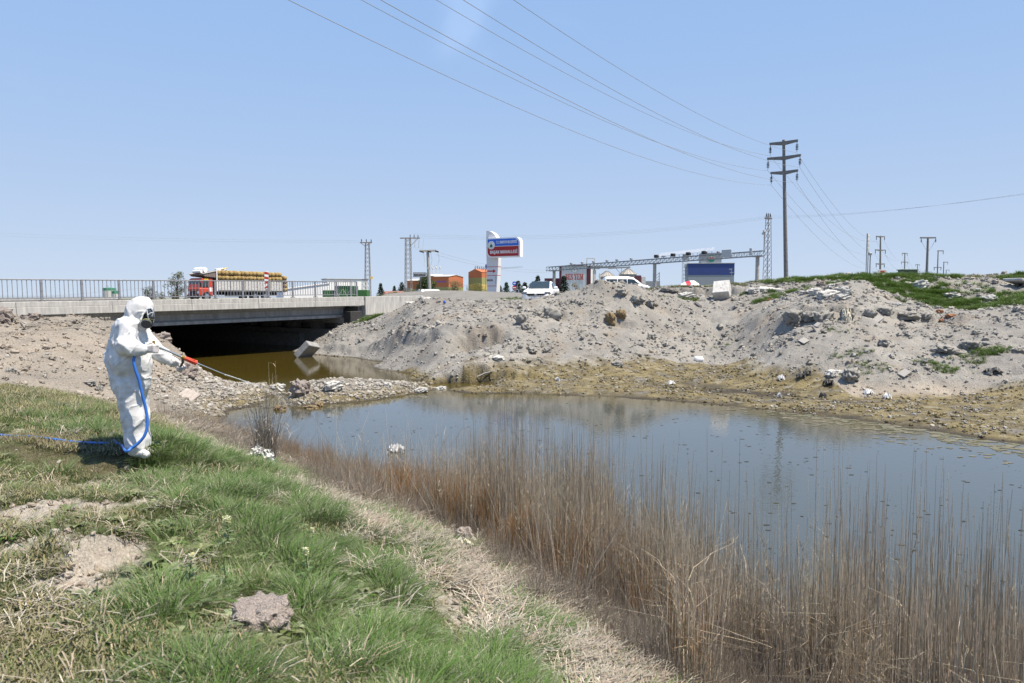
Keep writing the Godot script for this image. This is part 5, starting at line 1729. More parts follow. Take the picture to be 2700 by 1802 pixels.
func build_truck() -> void:
	var mb: Mb
	var dir := Vector3(0.576, 0, -0.817)
	var o := Vector3(-22.75, 0, -32) + Vector3(-0.817, 0, -0.576) * 28.0 + dir * 30.7
	var fr := Transform3D(Basis(-dir * 0.88, Vector3.UP, (-dir).cross(Vector3.UP)), Vector3(o.x, 3.06, o.z))
	mb = Mb.new()
	mb.box(Vector3(3, -0.11, 12.0), Vector3(60, 0.2, 44))
	var rd := struct("road", mb, M.asphalt)
	rd.transform = fr
	var t := thing("hay_truck", "red-cabbed lorry with white side boards carrying straw bales along the road", "truck")
	t.transform = fr
	var red := mat(0.5, 0.06, 0.03, 0.4)
	mb = Mb.new()
	mb.loft([ring(5.28, 1.0, 0.55, 1.25, 0.1), ring(5.22, 1.1, 0.5, 1.3, 0.12), ring(3.75, 1.12, 0.5, 1.3, 0.1)])
	part("cab_lower", mb, red, t)
	mb = Mb.new()
	mb.loft([ring(5.22, 1.06, 1.22, 1.3, 0.03), ring(5.05, 1.05, 1.25, 2.15, 0.1), ring(4.9, 1.04, 1.25, 2.25, 0.14), ring(3.75, 1.06, 1.25, 2.27, 0.14)])
	part("cab_upper", mb, red, t)
	glazing(t, "windscreen", Vector3(5.19, 1.36, 0.92), Vector3(5.19, 1.36, -0.92), Vector3(5.06, 2.08, -0.9), Vector3(5.06, 2.08, 0.9))
	for s in [-1.0, 1.0]:
		var z: float = s * 1.065
		if s > 0:
			glazing(t, "side_window", Vector3(4.2, 1.4, z), Vector3(5.0, 1.4, z), Vector3(4.86, 2.06, z), Vector3(4.2, 2.06, z))
		else:
			glazing(t, "side_window", Vector3(5.0, 1.4, z), Vector3(4.2, 1.4, z), Vector3(4.2, 2.06, z), Vector3(4.86, 2.06, z))
		mb = Mb.new(); mb.cbox(Vector3(5.32, 1.6, s * 1.3), Vector3(0.08, 0.45, 0.2), 0.03)
		mb.bar(Vector3(5.1, 1.9, s * 1.08), Vector3(5.3, 1.75, s * 1.28), 0.03, 0.03)
		part("mirror", mb, M.black, t)
		mb = Mb.new(); mb.box(Vector3(4.0, 1.15, s * 1.128), Vector3(0.35, 0.4, 0.012))
		part("door_notice", mb, M.white, t)
		mb = Mb.new(); mb.box(Vector3(4.5, 2.12, s * 1.063), Vector3(0.55, 0.12, 0.02))
		part("yellow_visor", mb, mat(0.65, 0.48, 0.03), t)
		mb = Mb.new(); mb.cbox(Vector3(5.3, 0.85, s * 0.78), Vector3(0.06, 0.2, 0.3), 0.02)
		part("headlight", mb, M.white, t)
		for x in [4.5, -1.6, -3.0]:
			wheel(t, Vector3(x, 0.48, s * 1.0), 0.48, 0.34)
	mb = Mb.new(); mb.cbox(Vector3(5.3, 0.5, 0), Vector3(0.16, 0.3, 2.2), 0.04)
	part("bumper", mb, M.black, t)
	mb = Mb.new(); mb.box(Vector3(5.295, 0.85, 0), Vector3(0.04, 0.3, 1.1))
	part("grille", mb, M.black, t)
	mb = Mb.new(); mb.box(Vector3(-0.4, 0.78, 0), Vector3(9.4, 0.3, 0.9))
	mb.box(Vector3(1.3, 0.72, -0.9), Vector3(1.4, 0.5, 0.4))
	part("chassis", mb, M.black, t)
	mb = Mb.new(); mb.box(Vector3(-0.95, 1.0, 0), Vector3(8.7, 0.14, 2.4))
	part("load_floor", mb, M.dark_steel, t)
	for s in [-1.0, 1.0]:
		for k in 5:
			var x0 := -5.3 + k * 1.74
			for j in 3:
				mb = Mb.new(); mb.cbox(Vector3(x0 + 0.87, 1.22 + j * 0.31, s * 1.2), Vector3(1.62, 0.295, 0.05), 0.012)
				part("side_board", mb, M.white_dirty, t)
			mb = Mb.new(); mb.box(Vector3(x0, 1.52, s * 1.22), Vector3(0.1, 1.05, 0.07))
			part("stake", mb, M.rust_pale, t)
	mb = Mb.new(); mb.box(Vector3(3.35, 1.9, 0), Vector3(0.1, 2.0, 2.4))
	part("head_board", mb, M.rust, t)
	for s in [-1.18, 1.18]:
		mb = Mb.new(); mb.bar(Vector3(3.32, 1.0, s), Vector3(3.32, 3.1, s), 0.1, 0.1)
		part("head_post", mb, M.white, t)
	mb = Mb.new()
	mb.hexa([Vector3(3.2, 2.3, 1.15), Vector3(4.7, 2.42, 1.15), Vector3(4.7, 2.42, -1.15), Vector3(3.2, 2.3, -1.15), Vector3(3.2, 2.95, 1.15), Vector3(5.0, 2.62, 1.15), Vector3(5.0, 2.62, -1.15), Vector3(3.2, 2.95, -1.15)])
	part("cab_guard", mb, grained(mat(0.3, 0.23, 0.2, 0.8), tex.grit, 2.0), t)
	for k in 7:
		mb = Mb.new(); mb.box(Vector3(3.35 + k * 0.22, 2.5, -1.165), Vector3(0.03, 0.34, 0.02))
		part("slat", mb, M.rust_pale, t)
	for s in [-1.17, 1.17]:
		mb = Mb.new(); mb.bar(Vector3(3.2, 2.99, s), Vector3(5.05, 2.65, s), 0.07, 0.07)
		part("guard_rim", mb, M.white_dirty, t)
	# what lies on it
	mb = Mb.new()
	for k in 3:
		mb.tube([Vector3(-0.62, 0.22 - 0.05 * k, -0.8 + 0.1 * k), Vector3(-0.6, 0.25, 0), Vector3(-0.55, 0.22, 0.8)], [0.26 - 0.06 * k], 12)
	mb.tube([Vector3(-0.2, 0.12, -0.7), Vector3(-0.2, 0.12, 0.7)], [0.16, 0.14], 10)
	var tarp := one("rolled_tarpaulin", mb, M.white, "white rolled tarpaulin lying on the guard above the red cab", "tarpaulin")
	tarp.transform = fr * Transform3D(Basis(Vector3(0, 0, 1), -0.15), Vector3(4.95, 2.72, 0))
	mb = Mb.new()
	var rk := rock(5, Vector3(0.65, 0.22, 0.5), 0.25, 6)
	mb.add(rk, Transform3D())
	var sack := one("white_sacking", mb, M.white, "crumpled white sacking with a yellow fold on the front straw bales", "sacking")
	sack.transform = fr * Transform3D(Basis.IDENTITY, Vector3(2.3, 3.05, -0.5))
	mb = Mb.new(); mb.cbox(Vector3(-0.1, 0.17, -0.42), Vector3(0.8, 0.07, 0.2), 0.03, Basis(Vector3(0, 0, 1), -0.2))
	part("yellow_fold", mb, mat(0.65, 0.45, 0.05), sack)
	var bale := Mb.new()
	bale.add(rock(9, Vector3(0.32, 0.28, 0.45), 0.1, 10, 3.2), Transform3D())
	var bale_mesh := bale.mesh()
	var straw := grained(mat(0.62, 0.45, 0.19, 0.95), ntex("straw", noise(FastNoiseLite.TYPE_SIMPLEX_SMOOTH, 0.06, 31, 4), 0.5, 1.0), 1.6, 3.0)
	var straw2 := grained(mat(0.52, 0.36, 0.14, 0.95), tex.straw, 1.6, 3.0)
	var spots := []
	for k in 17:
		var x := 3.0 - k * 0.505
		var nth: String = ["first", "second", "third", "fourth", "fifth", "sixth", "seventh", "eighth", "ninth", "tenth", "eleventh", "twelfth", "thirteenth", "fourteenth", "fifteenth", "sixteenth", "seventeenth"][k]
		spots.append([Vector3(x, 2.3, -0.85), "lower row on the near side", nth + " from the cab"])
		spots.append([Vector3(x, 2.77, -0.82), "top row on the near side", nth + " from the cab"])
		spots.append([Vector3(x, 2.74, 0.05), "middle of the top layer", nth + " from the cab"])
	for j in 4:
		for k in 3:
			spots.append([Vector3(-5.75 - 0.25 * (k % 2), 1.2 + j * 0.42, -0.9 + k * 0.85), "stack hanging over the tail", ["bottom", "second lowest", "second highest", "top"][j] + " layer, " + ["near side", "centre", "far side"][k]])
	for s in spots:
		var b := MeshInstance3D.new()
		b.mesh = bale_mesh
		b.material_override = straw if rng.randf() < 0.6 else straw2
		b.name = num("straw_bale")
		add_child(b)
		tag(b, "straw bale in the " + s[1] + ", " + s[2], "straw bale", "straw bales on the lorry: " + s[1])
		b.transform = fr * Transform3D(Basis(Vector3.UP, rng.randf_range(-0.08, 0.08)) * Basis(Vector3(0, 0, 1), rng.randf_range(-0.08, 0.08)), s[0] + Vector3(0, rng.randf_range(-0.03, 0.03), rng.randf_range(-0.04, 0.04)))


# ---------------------------------------------------------------- soft bodies: a field of tapered capsules, meshed with surface nets
class Soft:
	var a := PackedVector3Array()
	var ab := PackedVector3Array()
	var inv := PackedFloat32Array()
	var r0 := PackedFloat32Array()
	var r1 := PackedFloat32Array()
	var k := 0.05
	var fold := 0.0
	var fold_n: FastNoiseLite
	var cut := Vector3.ZERO
	var cut_r := 0.0

	func bone(p: Vector3, q: Vector3, rp: float, rq: float) -> void:
		a.append(p); ab.append(q - p); inv.append(1.0 / maxf((q - p).length_squared(), 1e-8)); r0.append(rp); r1.append(rq)

	func at(p: Vector3) -> float:
		var d := 1e3
		for i in a.size():
			var pa := p - a[i]
			var t := clampf(pa.dot(ab[i]) * inv[i], 0.0, 1.0)
			var e := (pa - ab[i] * t).length() - r0[i] - (r1[i] - r0[i]) * t
			var h := clampf(0.5 + 0.5 * (d - e) / k, 0.0, 1.0)
			d = d + (e - d) * h - k * h * (1.0 - h)
		if fold > 0.0 and d < 0.1:
			var c1 := maxf(0.0, 1.0 - absf(fold_n.get_noise_3d(p.x + p.y * 0.35, p.y * 0.55, p.z)) * 3.2)
			var c2 := maxf(0.0, 1.0 - absf(fold_n.get_noise_3d(p.x * 0.8 + 7.0, p.y * 1.3 - p.x * 0.6, p.z * 0.8 + 3.0)) * 4.5)
			d -= fold * (c1 * c1 + 0.6 * c2 * c2)
		if cut_r > 0.0:
			d = maxf(d, cut_r - p.distance_to(cut))
		return d

	func mesh_into(mb: Mb, cell: float) -> void:
		var lo := Vector3.ONE * 1e6
		var hi := -lo
		for i in a.size():
			var r := maxf(r0[i], r1[i]) + cell * 3 + fold
			for p in [a[i], a[i] + ab[i]]:
				lo = lo.min(p - Vector3.ONE * r)
				hi = hi.max(p + Vector3.ONE * r)
		var n := Vector3i(((hi - lo) / cell).ceil()) + Vector3i.ONE
		var sy := n.x
		var sz := n.x * n.y
		var f := PackedFloat32Array()
		f.resize(n.x * n.y * n.z)
		f.fill(1.0)
		var B := 6
		for bz in range(0, n.z, B):
			for by in range(0, n.y, B):
				for bx in range(0, n.x, B):
					var mid := lo + Vector3(bx + B * 0.5, by + B * 0.5, bz + B * 0.5) * cell
					var dm := at(mid)
					if absf(dm) > cell * B * 0.9 + fold * 2.0 + k * 0.5:
						if dm < 0:
							for z in range(bz, mini(bz + B, n.z)):
								for y in range(by, mini(by + B, n.y)):
									for x in range(bx, mini(bx + B, n.x)):
										f[x + y * sy + z * sz] = -1.0
						continue
					for z in range(bz, mini(bz + B, n.z)):
						for y in range(by, mini(by + B, n.y)):
							for x in range(bx, mini(bx + B, n.x)):
								f[x + y * sy + z * sz] = at(lo + Vector3(x, y, z) * cell)
		var id := PackedInt32Array()
		id.resize(f.size())
		id.fill(-1)
		for z in n.z - 1:
			for y in n.y - 1:
				for x in n.x - 1:
					var q := x + y * sy + z * sz
					var s := 0
					for c in 8:
						if f[q + (c & 1) + (c >> 1 & 1) * sy + (c >> 2) * sz] < 0.0:
							s += 1
					if s == 0 or s == 8:
						continue
					var sum := Vector3.ZERO
					var m := 0
					for c in 8:
						var oc := Vector3(c & 1, c >> 1 & 1, c >> 2)
						var fc := f[q + (c & 1) + (c >> 1 & 1) * sy + (c >> 2) * sz]
						for ax in 3:
							if c >> ax & 1:
								continue
							var step := 1 if ax == 0 else sy if ax == 1 else sz
							var fd := f[q + (c & 1) + (c >> 1 & 1) * sy + (c >> 2) * sz + step]
							if (fc < 0.0) != (fd < 0.0):
								var o := oc
								o[ax] += fc / (fc - fd)
								sum += o
								m += 1
					var g := Vector3(f[q + 1] - f[q], f[q + sy] - f[q], f[q + sz] - f[q]) + Vector3(f[q + 1 + sy + sz] - f[q + sy + sz], f[q + 1 + sy + sz] - f[q + 1 + sz], f[q + 1 + sy + sz] - f[q + 1 + sy])
					id[q] = mb.vert(lo + (Vector3(x, y, z) + sum / m) * cell, g.normalized())
		for z in range(1, n.z - 1):
			for y in range(1, n.y - 1):
				for x in range(1, n.x - 1):
					var q := x + y * sy + z * sz
					for ax in 3:
						var step := 1 if ax == 0 else sy if ax == 1 else sz
						var s0 := f[q] < 0.0
						if s0 == (f[q + step] < 0.0):
							continue
						var u := sy if ax == 0 else sz if ax == 1 else 1
						var w := sz if ax == 0 else 1 if ax == 1 else sy
						var v0 := id[q - u - w]
						var v1 := id[q - w]
						var v2 := id[q]
						var v3 := id[q - u]
						if v0 < 0 or v1 < 0 or v2 < 0 or v3 < 0:
							continue
						if s0:
							mb.ix.append_array(PackedInt32Array([v0, v2, v1, v0, v3, v2]))
						else:
							mb.ix.append_array(PackedInt32Array([v0, v1, v2, v0, v2, v3]))

func hand(b: Basis, at: Vector3, curl: Array, thumb_side: float, index_curl: Array) -> Mb:      # x towards the knuckles, y across from index to little finger, z out of the palm
	var s := Soft.new()
	s.k = 0.012
	var X := func(v: Vector3) -> Vector3: return at + b * v
	for y in [-0.028, -0.009, 0.01, 0.028]:
		s.bone(X.call(Vector3(0.0, y * 0.75, 0)), X.call(Vector3(0.08, y, 0.002)), 0.02, 0.015)
	s.bone(X.call(Vector3(-0.045, 0, 0)), X.call(Vector3(0.0, 0, 0)), 0.032, 0.03)
	var lens := [0.043, 0.047, 0.044, 0.036]
	for i in 4:
		var p := Vector3(0.082, -0.03 + 0.02 * i, 0.0)
		var a := 0.0
		var c: Array = index_curl if i == 0 else curl
		for j in 3:
			a += c[j]
			var l: float = lens[i] * [1.0, 0.68, 0.55][j]
			var q := p + Vector3(cos(a), 0.03 * (i - 1.5), sin(a)) * l
			s.bone(X.call(p), X.call(q), 0.0105 - 0.0008 * j, 0.0098 - 0.001 * j)
			p = q
	var t0 := Vector3(0.012, -0.03 * thumb_side, 0.012)
	var t1 := Vector3(0.05, -0.046 * thumb_side, 0.03)
	var t2 := Vector3(0.076, -0.03 * thumb_side, 0.046)
	s.bone(X.call(t0), X.call(t1), 0.017, 0.0125)
	s.bone(X.call(t1), X.call(t2), 0.012, 0.0095)
	var mb := Mb.new()
	s.mesh_into(mb, 0.0034)
	return mb

var hose_run := PackedVector2Array()

func crease_noise() -> FastNoiseLite:
	var f := noise(FastNoiseLite.TYPE_SIMPLEX_SMOOTH, 0.009, 88, 3)
	f.fractal_type = FastNoiseLite.FRACTAL_RIDGED
	return f

func build_person() -> void:
	var J := func(px: float, py: float, dz: float) -> Vector3: return P(px, py, 7.8 + dz)
	var t := thing("person", "person in a hooded white coverall and black gas mask spraying from the grassy bank", "person", site(358, 7.8, 1.69))
	var o := t.position
	var s := Soft.new()
	s.k = 0.055
	s.fold = 0.012
	s.fold_n = noise(FastNoiseLite.TYPE_SIMPLEX_SMOOTH, 2.6, 71, 2)
	for e in [
		[331, 866, -0.1, 0.115, 337, 950, -0.09, 0.17], [343, 862, 0.12, 0.115, 343, 950, 0.1, 0.17], [339, 945, 0, 0.205, 344, 1010, 0, 0.18],
		[322, 868, 0, 0.105, 313, 948, 0, 0.125], [362, 884, 0.02, 0.085, 371, 962, 0.02, 0.1], [313, 948, 0, 0.125, 324, 1010, 0, 0.11], [371, 962, 0.02, 0.1, 366, 1010, 0, 0.1],
		[350, 852, 0, 0.085, 364, 826, 0, 0.095], [371, 816, 0, 0.112, 373, 809, 0, 0.112], [361, 822, 0, 0.118, 362, 838, 0, 0.1], [355, 846, 0, 0.09, 350, 862, 0, 0.11], [376, 830, 0.0, 0.085, 372, 856, 0.0, 0.062],
		[338, 864, -0.19, 0.085, 329, 914, -0.27, 0.082], [329, 914, -0.27, 0.08, 356, 920, -0.26, 0.066], [356, 920, -0.26, 0.066, 379, 922, -0.22, 0.046],
		[366, 870, 0.2, 0.085, 396, 914, 0.24, 0.08], [396, 914, 0.24, 0.08, 428, 938, 0.19, 0.07], [428, 938, 0.19, 0.07, 455, 955, 0.15, 0.052],
		[337, 1018, -0.08, 0.135, 349, 1102, -0.1, 0.105], [349, 1102, -0.1, 0.1, 355, 1165, -0.1, 0.088], [355, 1165, -0.1, 0.088, 358, 1184, -0.1, 0.075],
		[354, 1016, 0.09, 0.13, 365, 1098, 0.1, 0.1], [365, 1098, 0.1, 0.096, 371, 1160, 0.1, 0.085], [371, 1160, 0.1, 0.085, 372, 1178, 0.1, 0.072],
	]:
		s.bone(J.call(e[0], e[1], e[2]) - o, J.call(e[4], e[5], e[6]) - o, e[3], e[7])
	s.cut = J.call(400, 842, -0.02) - o
	s.cut_r = 0.1
	var mb := Mb.new()
	s.mesh_into(mb, 0.0085)
	var suit := grained(mat(0.8, 0.815, 0.84, 0.65), tex.cloud, 1.3, 0.5, ntex("crease", crease_noise(), 0.0, 1.0))
	part("coverall", mb, suit, t)
	# gathered edges: hood opening, wrists, ankles
	for e in [[388, 842, 0.0, 0.1, 0.01, Vector3(0.95, -0.25, 0.1)], [381, 922.5, -0.22, 0.046, 0.011, Vector3(0.98, -0.1, 0.1)], [457, 956, 0.15, 0.05, 0.011, Vector3(0.85, -0.5, -0.1)], [358, 1180, -0.1, 0.076, 0.012, Vector3(0.1, 1, 0)], [372, 1174, 0.1, 0.073, 0.012, Vector3(0.05, 1, 0)]]:
		var ax: Vector3 = e[5].normalized()
		var ux := ax.cross(Vector3(0.1, 0.2, 1)).normalized()
		var uy := ax.cross(ux)
		var ringp := []
		for k in 37:
			var a := TAU * k / 36.0
			var rr: float = e[3] * (1.0 + 0.05 * sin(a * 9.0))
			ringp.append(J.call(e[0], e[1], e[2]) - o + (ux * cos(a) + uy * sin(a) * (1.12 if e[3] > 0.09 else 1.0)) * rr)
		mb = Mb.new()
		mb.tube(ringp, [e[4]], 8, false)
		part("elastic_edge", mb, suit, t)
	# overboots
	for e in [[358, 1186, -0.1, 384, 1199, -0.13], [372, 1180, 0.1, 394, 1191, 0.08]]:
		s = Soft.new()
		s.k = 0.03
		s.fold = 0.004
		s.fold_n = noise(FastNoiseLite.TYPE_SIMPLEX_SMOOTH, 14.0, 72, 2)
		s.bone(J.call(e[0], e[1] - 14, e[2]) - o, J.call(e[0], e[1] + 4, e[2]) - o, 0.068, 0.058)
		s.bone(J.call(e[0], e[1] + 4, e[2]) - o, J.call(e[3], e[4], e[5]) - o, 0.056, 0.042)
		mb = Mb.new()
		s.mesh_into(mb, 0.007)
		part("overboot", mb, suit, t)
	# mask
	s = Soft.new()
	s.k = 0.03
	for e in [[384, 822, 0, 0.072, 384, 850, 0, 0.058], [392, 836, 0.0, 0.05, 390, 856, 0.0, 0.042]]:
		s.bone(J.call(e[0], e[1], e[2]) - o, J.call(e[4], e[5], e[6]) - o, e[3], e[7])
	mb = Mb.new()
	s.mesh_into(mb, 0.006)
	var mask := part("gas_mask", mb, mat(0.012, 0.012, 0.014, 0.35), t)
	s = Soft.new()
	s.k = 0.02
	s.bone(J.call(394, 822, -0.03) - o, J.call(397, 835, -0.03) - o, 0.046, 0.042)
	s.bone(J.call(394, 822, 0.03) - o, J.call(397, 835, 0.03) - o, 0.046, 0.042)
	mb = Mb.new()
	s.mesh_into(mb, 0.005)
	var vz := mat(0.03, 0.035, 0.04, 0.04)
	vz.clearcoat_enabled = true
	vz.metallic_specular = 0.9
	part("visor", mb, vz, mask)
	mb = Mb.new()
	mb.tube([J.call(386, 815, -0.07) - o, J.call(399, 813, -0.06) - o, J.call(404, 822, -0.06) - o, J.call(399, 838, -0.055) - o, J.call(391, 842, -0.068) - o, J.call(389, 832, -0.08) - o, J.call(386, 815, -0.07) - o], [0.007], 8, false)
	mb.tube([J.call(389, 832, -0.08) - o, J.call(396, 826, -0.078) - o, J.call(403, 824, -0.06) - o], [0.006], 8)
	part("visor_frame", mb, mat(0.6, 0.62, 0.66, 0.3, 0.3), mask)
	var axis := Vector3(0.35, -0.35, 0.85).normalized()
	var bx := axis.cross(Vector3.UP).normalized()
	var bb := Basis(bx, axis, bx.cross(axis))
	mb = Mb.new()
	mb.lathe([Vector2(0.03, -0.03), Vector2(0.047, -0.018), Vector2(0.049, 0.0), Vector2(0.049, 0.022), Vector2(0.046, 0.028), Vector2(0.042, 0.026), Vector2(0.005, 0.027)], 28, J.call(385, 853, -0.085) - o, bb)
	var can := part("filter", mb, mat(0.035, 0.038, 0.045, 0.6), mask)
	mb = Mb.new()
	mb.lathe([Vector2(0.0495, -0.012), Vector2(0.0515, -0.01), Vector2(0.0515, -0.003), Vector2(0.0495, -0.001)], 28, J.call(385, 853, -0.085) - o, bb)
	part("filter_band", mb, mat(0.25, 0.27, 0.08, 0.5), mask)
	# gloves
	var glove := mat(0.46, 0.44, 0.45, 0.7)
	part("glove", hand(Basis(Vector3(0.97, 0.05, 0.2), Vector3(0.03, -0.99, 0.05), Vector3(0.2, 0.05, -0.97)).orthonormalized(), J.call(386, 921, -0.215) - o, [1.0, 1.35, 0.9], 1.0, [0.9, 1.3, 0.9]), glove, t)
	part("glove", hand(Basis(Vector3(0.8, -0.55, 0.1), Vector3(-0.5, -0.75, -0.3), Vector3(0.24, 0.2, 0.95)).orthonormalized(), J.call(464, 957, 0.13) - o, [0.9, 1.3, 0.9], 1.0, [0.25, 1.1, 0.9]), glove, t)
	# spray lance, from the black rear grip to the nozzle
	var l := thing("spray_lance", "steel spray lance with a brass valve and an orange handle, held in both hands", "spray gun", J.call(412, 914, -0.16))
	o = l.position
	var p0: Vector3 = J.call(404, 910, -0.17) - o
	var p1: Vector3 = J.call(484, 944, 0.03) - o
	var p2: Vector3 = J.call(517, 957.5, 0.11) - o
	var p3: Vector3 = J.call(592, 988, 0.3) - o
	mb = Mb.new(); mb.tube([p0, p1], [0.0115], 12)
	part("tube", mb, M.steel, l)
	mb = Mb.new(); mb.tube([p0 + Vector3(0.05, -0.035, 0), p1 + Vector3(-0.04, -0.02, 0)], [0.003], 6)
	part("trigger_rod", mb, M.dark_steel, l)
	var brass := mat(0.42, 0.26, 0.08, 0.35, 0.7)
	mb = Mb.new()
	mb.tube([p0 + Vector3(-0.02, 0.012, 0), p0.lerp(p1, 0.12)], [0.019, 0.017], 6)
	mb.tube([p0 + Vector3(0.008, -0.01, 0), p0 + Vector3(0.003, 0.045, 0)], [0.015, 0.014], 6)
	part("brass_valve", mb, brass, l)
	mb = Mb.new()
	mb.tube([p0 + Vector3(-0.012, 0.01, 0), p0 + Vector3(-0.045, -0.005, 0), J.call(388, 926, -0.19) - o], [0.016, 0.02, 0.015], 10)
	part("rear_grip", mb, M.black, l)
	mb = Mb.new(); mb.tube([p1 - (p1 - p0).normalized() * 0.03, p1 + (p2 - p1).normalized() * 0.02], [0.02, 0.021], 8)
	part("collar", mb, brass, l)
	mb = Mb.new()
	mb.tube([p1 + Vector3(-0.01, -0.005, 0), p1 + Vector3(-0.012, -0.05, 0.0), J.call(476, 966, 0.06) - o], [0.016, 0.014, 0.011], 10)
	part("front_grip", mb, M.dark_steel, l)
	var d := (p2 - p1).normalized()
	mb = Mb.new()
	mb.tube([p1, p1 + d * 0.03, p1 + d * 0.075, p1 + d * 0.115, p2 - d * 0.012, p2, p2 + d * 0.002], [0.019, 0.024, 0.023, 0.021, 0.029, 0.03, 0.024], 16)
	for k in 8:
		var side := d.cross(Vector3.UP).normalized().rotated(d, TAU * k / 8.0)
		mb.tube([p1 + d * 0.02 + side * 0.021, p1 + d * 0.08 + side * 0.0225, p2 - d * 0.025 + side * 0.025], [0.0035], 5)
	part("orange_handle", mb, mat(0.62, 0.07, 0.035, 0.4), l)
	mb = Mb.new(); mb.tube([p2, p2 + d * 0.03], [0.011, 0.008], 10)
	mb.tube([p2 + d * 0.02, p3], [0.007, 0.006], 8)
	part("nozzle_tube", mb, M.steel, l)
	# jet of water
	mb = Mb.new()
	var pts := []
	var start := p3 + o
	var v := Vector3(0.78, -0.22, -0.62).normalized()
	var hit := P(790, 1078, 21.9)
	var rad := []
	for k in 25:
		var f := k / 24.0
		var q := start.lerp(hit, f) + Vector3.UP * (0.9 * f * (1.0 - f)) * 0.35
		pts.append(q)
		rad.append(0.0035 + 0.006 * f)
	var drops := []
	var tints := []
	var ball := Mb.new()
	ball.lathe([Vector2(0.001, -1), Vector2(0.8, -0.5), Vector2(1, 0), Vector2(0.8, 0.5), Vector2(0.001, 1)], 5)
	for k in 1300:
		var f := pow(rng.randf(), 1.3)
		var i := mini(int(f * 24), 23)
		var q: Vector3 = pts[i].lerp(pts[i + 1], f * 24 - i)
		q += Vector3(rng.randfn(), rng.randfn(), rng.randfn()) * (0.003 + 0.1 * f * f)
		drops.append(Transform3D(Basis(Vector3(0, 0, 1), 0.9).scaled(Vector3.ONE * rng.randf_range(0.0012, 0.0028)), q))
		tints.append(Color(1, 1, 1))
	mb = Mb.new()
	var jet := []
	for k in 5:
		jet.append(pts[k])
	mb.tube(jet, [0.006, 0.007, 0.007, 0.006, 0.004], 7)
	var jm := mat(0.75, 0.8, 0.84, 0.15)
	one("water_jet", mb, jm, "thin straight jet of water leaving the tip of the spray lance", "water jet")
	var wm := mat(0.8, 0.84, 0.87, 0.2)
	wm.vertex_color_use_as_albedo = true
	scatter("water_spray", ball, wm, drops, tints, "thin jet of water drops from the lance towards the rubble dam", "spray")
	# hose
	var hp := []
	for e in [[388, 924, -0.2], [372, 926, -0.16], [360, 929, -0.2], [354, 940, -0.27], [352, 955, -0.29], [357, 977, -0.29], [366, 1003, -0.28], [375, 1044, -0.27], [383, 1075, -0.26], [388, 1108, -0.27], [386, 1133, -0.29], [378, 1153, -0.31], [362, 1171, -0.33], [346, 1182, -0.35], [332, 1191, -0.36]]:
		hp.append(J.call(e[0], e[1], e[2]))
	for e in [[320, 1195], [305, 1193], [302, 1187], [290, 1191], [260, 1192], [200, 1189], [140, 1184], [80, 1178], [30, 1173], [-60, 1168], [-200, 1170]]:
		var dd: float = (EYE - 1.69) * F / (e[1] - 786.0)
		var q := P(e[0], e[1], dd)
		q.y = ground(q.x, q.z) + 0.065
		hose_run.append(Vector2(q.x, q.z))
		hp.append(q)
	var smooth := []
	for i in hp.size() - 1:
		for k in 5:
			var f := k / 5.0
			smooth.append(hp[i].cubic_interpolate(hp[i + 1], hp[maxi(i - 1, 0)], hp[mini(i + 2, hp.size() - 1)], f))
	mb = Mb.new()
	mb.tube(smooth, [0.0155], 10)
	one("blue_hose", mb, mat(0.03, 0.14, 0.5, 0.35), "blue hose hanging from the lance and running left across the grass", "hose")


# ---------------------------------------------------------------- grass, reeds and weeds
func blade(mb: Mb, root: Vector3, dir: Vector3, h: float, w: float, bend: float, segs := 3) -> void:
	var side := dir.cross(Vector3.UP).normalized()
	if side.length() < 0.5:
		side = Vector3.RIGHT
	side = side.rotated(Vector3.UP, rng.randf_range(-0.9, 0.9))
	var flat := side.cross(Vector3.UP)
	var k0 := mb.v.size()
	for i in segs + 1:
		var f := float(i) / segs
		var p := root + Vector3.UP * h * (f - 0.35 * bend * f * f) + dir * h * bend * f * f
		var ww := w * (1.0 - f * 0.92) * 0.5
		var tan := Vector3.UP * (1.0 - 0.7 * bend * f) + dir * 2.0 * bend * f
		var nn := tan.cross(side).normalized()
		mb.vert(p - side * ww, nn)
		mb.vert(p + side * ww, nn)
		if i:
			var a := k0 + (i - 1) * 2
			mb.ix.append_array(PackedInt32Array([a, a + 1, a + 2, a + 2, a + 1, a + 3]))

func tuft(n: int, spread: float, h: float, w: float, bend: float, tones: Array, segs := 3) -> Mb:
	var mb := Mb.new()
	for i in n:
		var a := rng.randf() * TAU
		var d := Vector3(cos(a), 0, sin(a))
		mb.col = tones[rng.randi() % tones.size()] * rng.randf_range(0.8, 1.2)
		blade(mb, d * spread * sqrt(rng.randf()) + Vector3.DOWN * 0.015, d.rotated(Vector3.UP, rng.randf_range(-1, 1)), h * rng.randf_range(0.55, 1.15), w * rng.randf_range(0.7, 1.3), bend * rng.randf_range(0.3, 1.4), segs)
	return mb

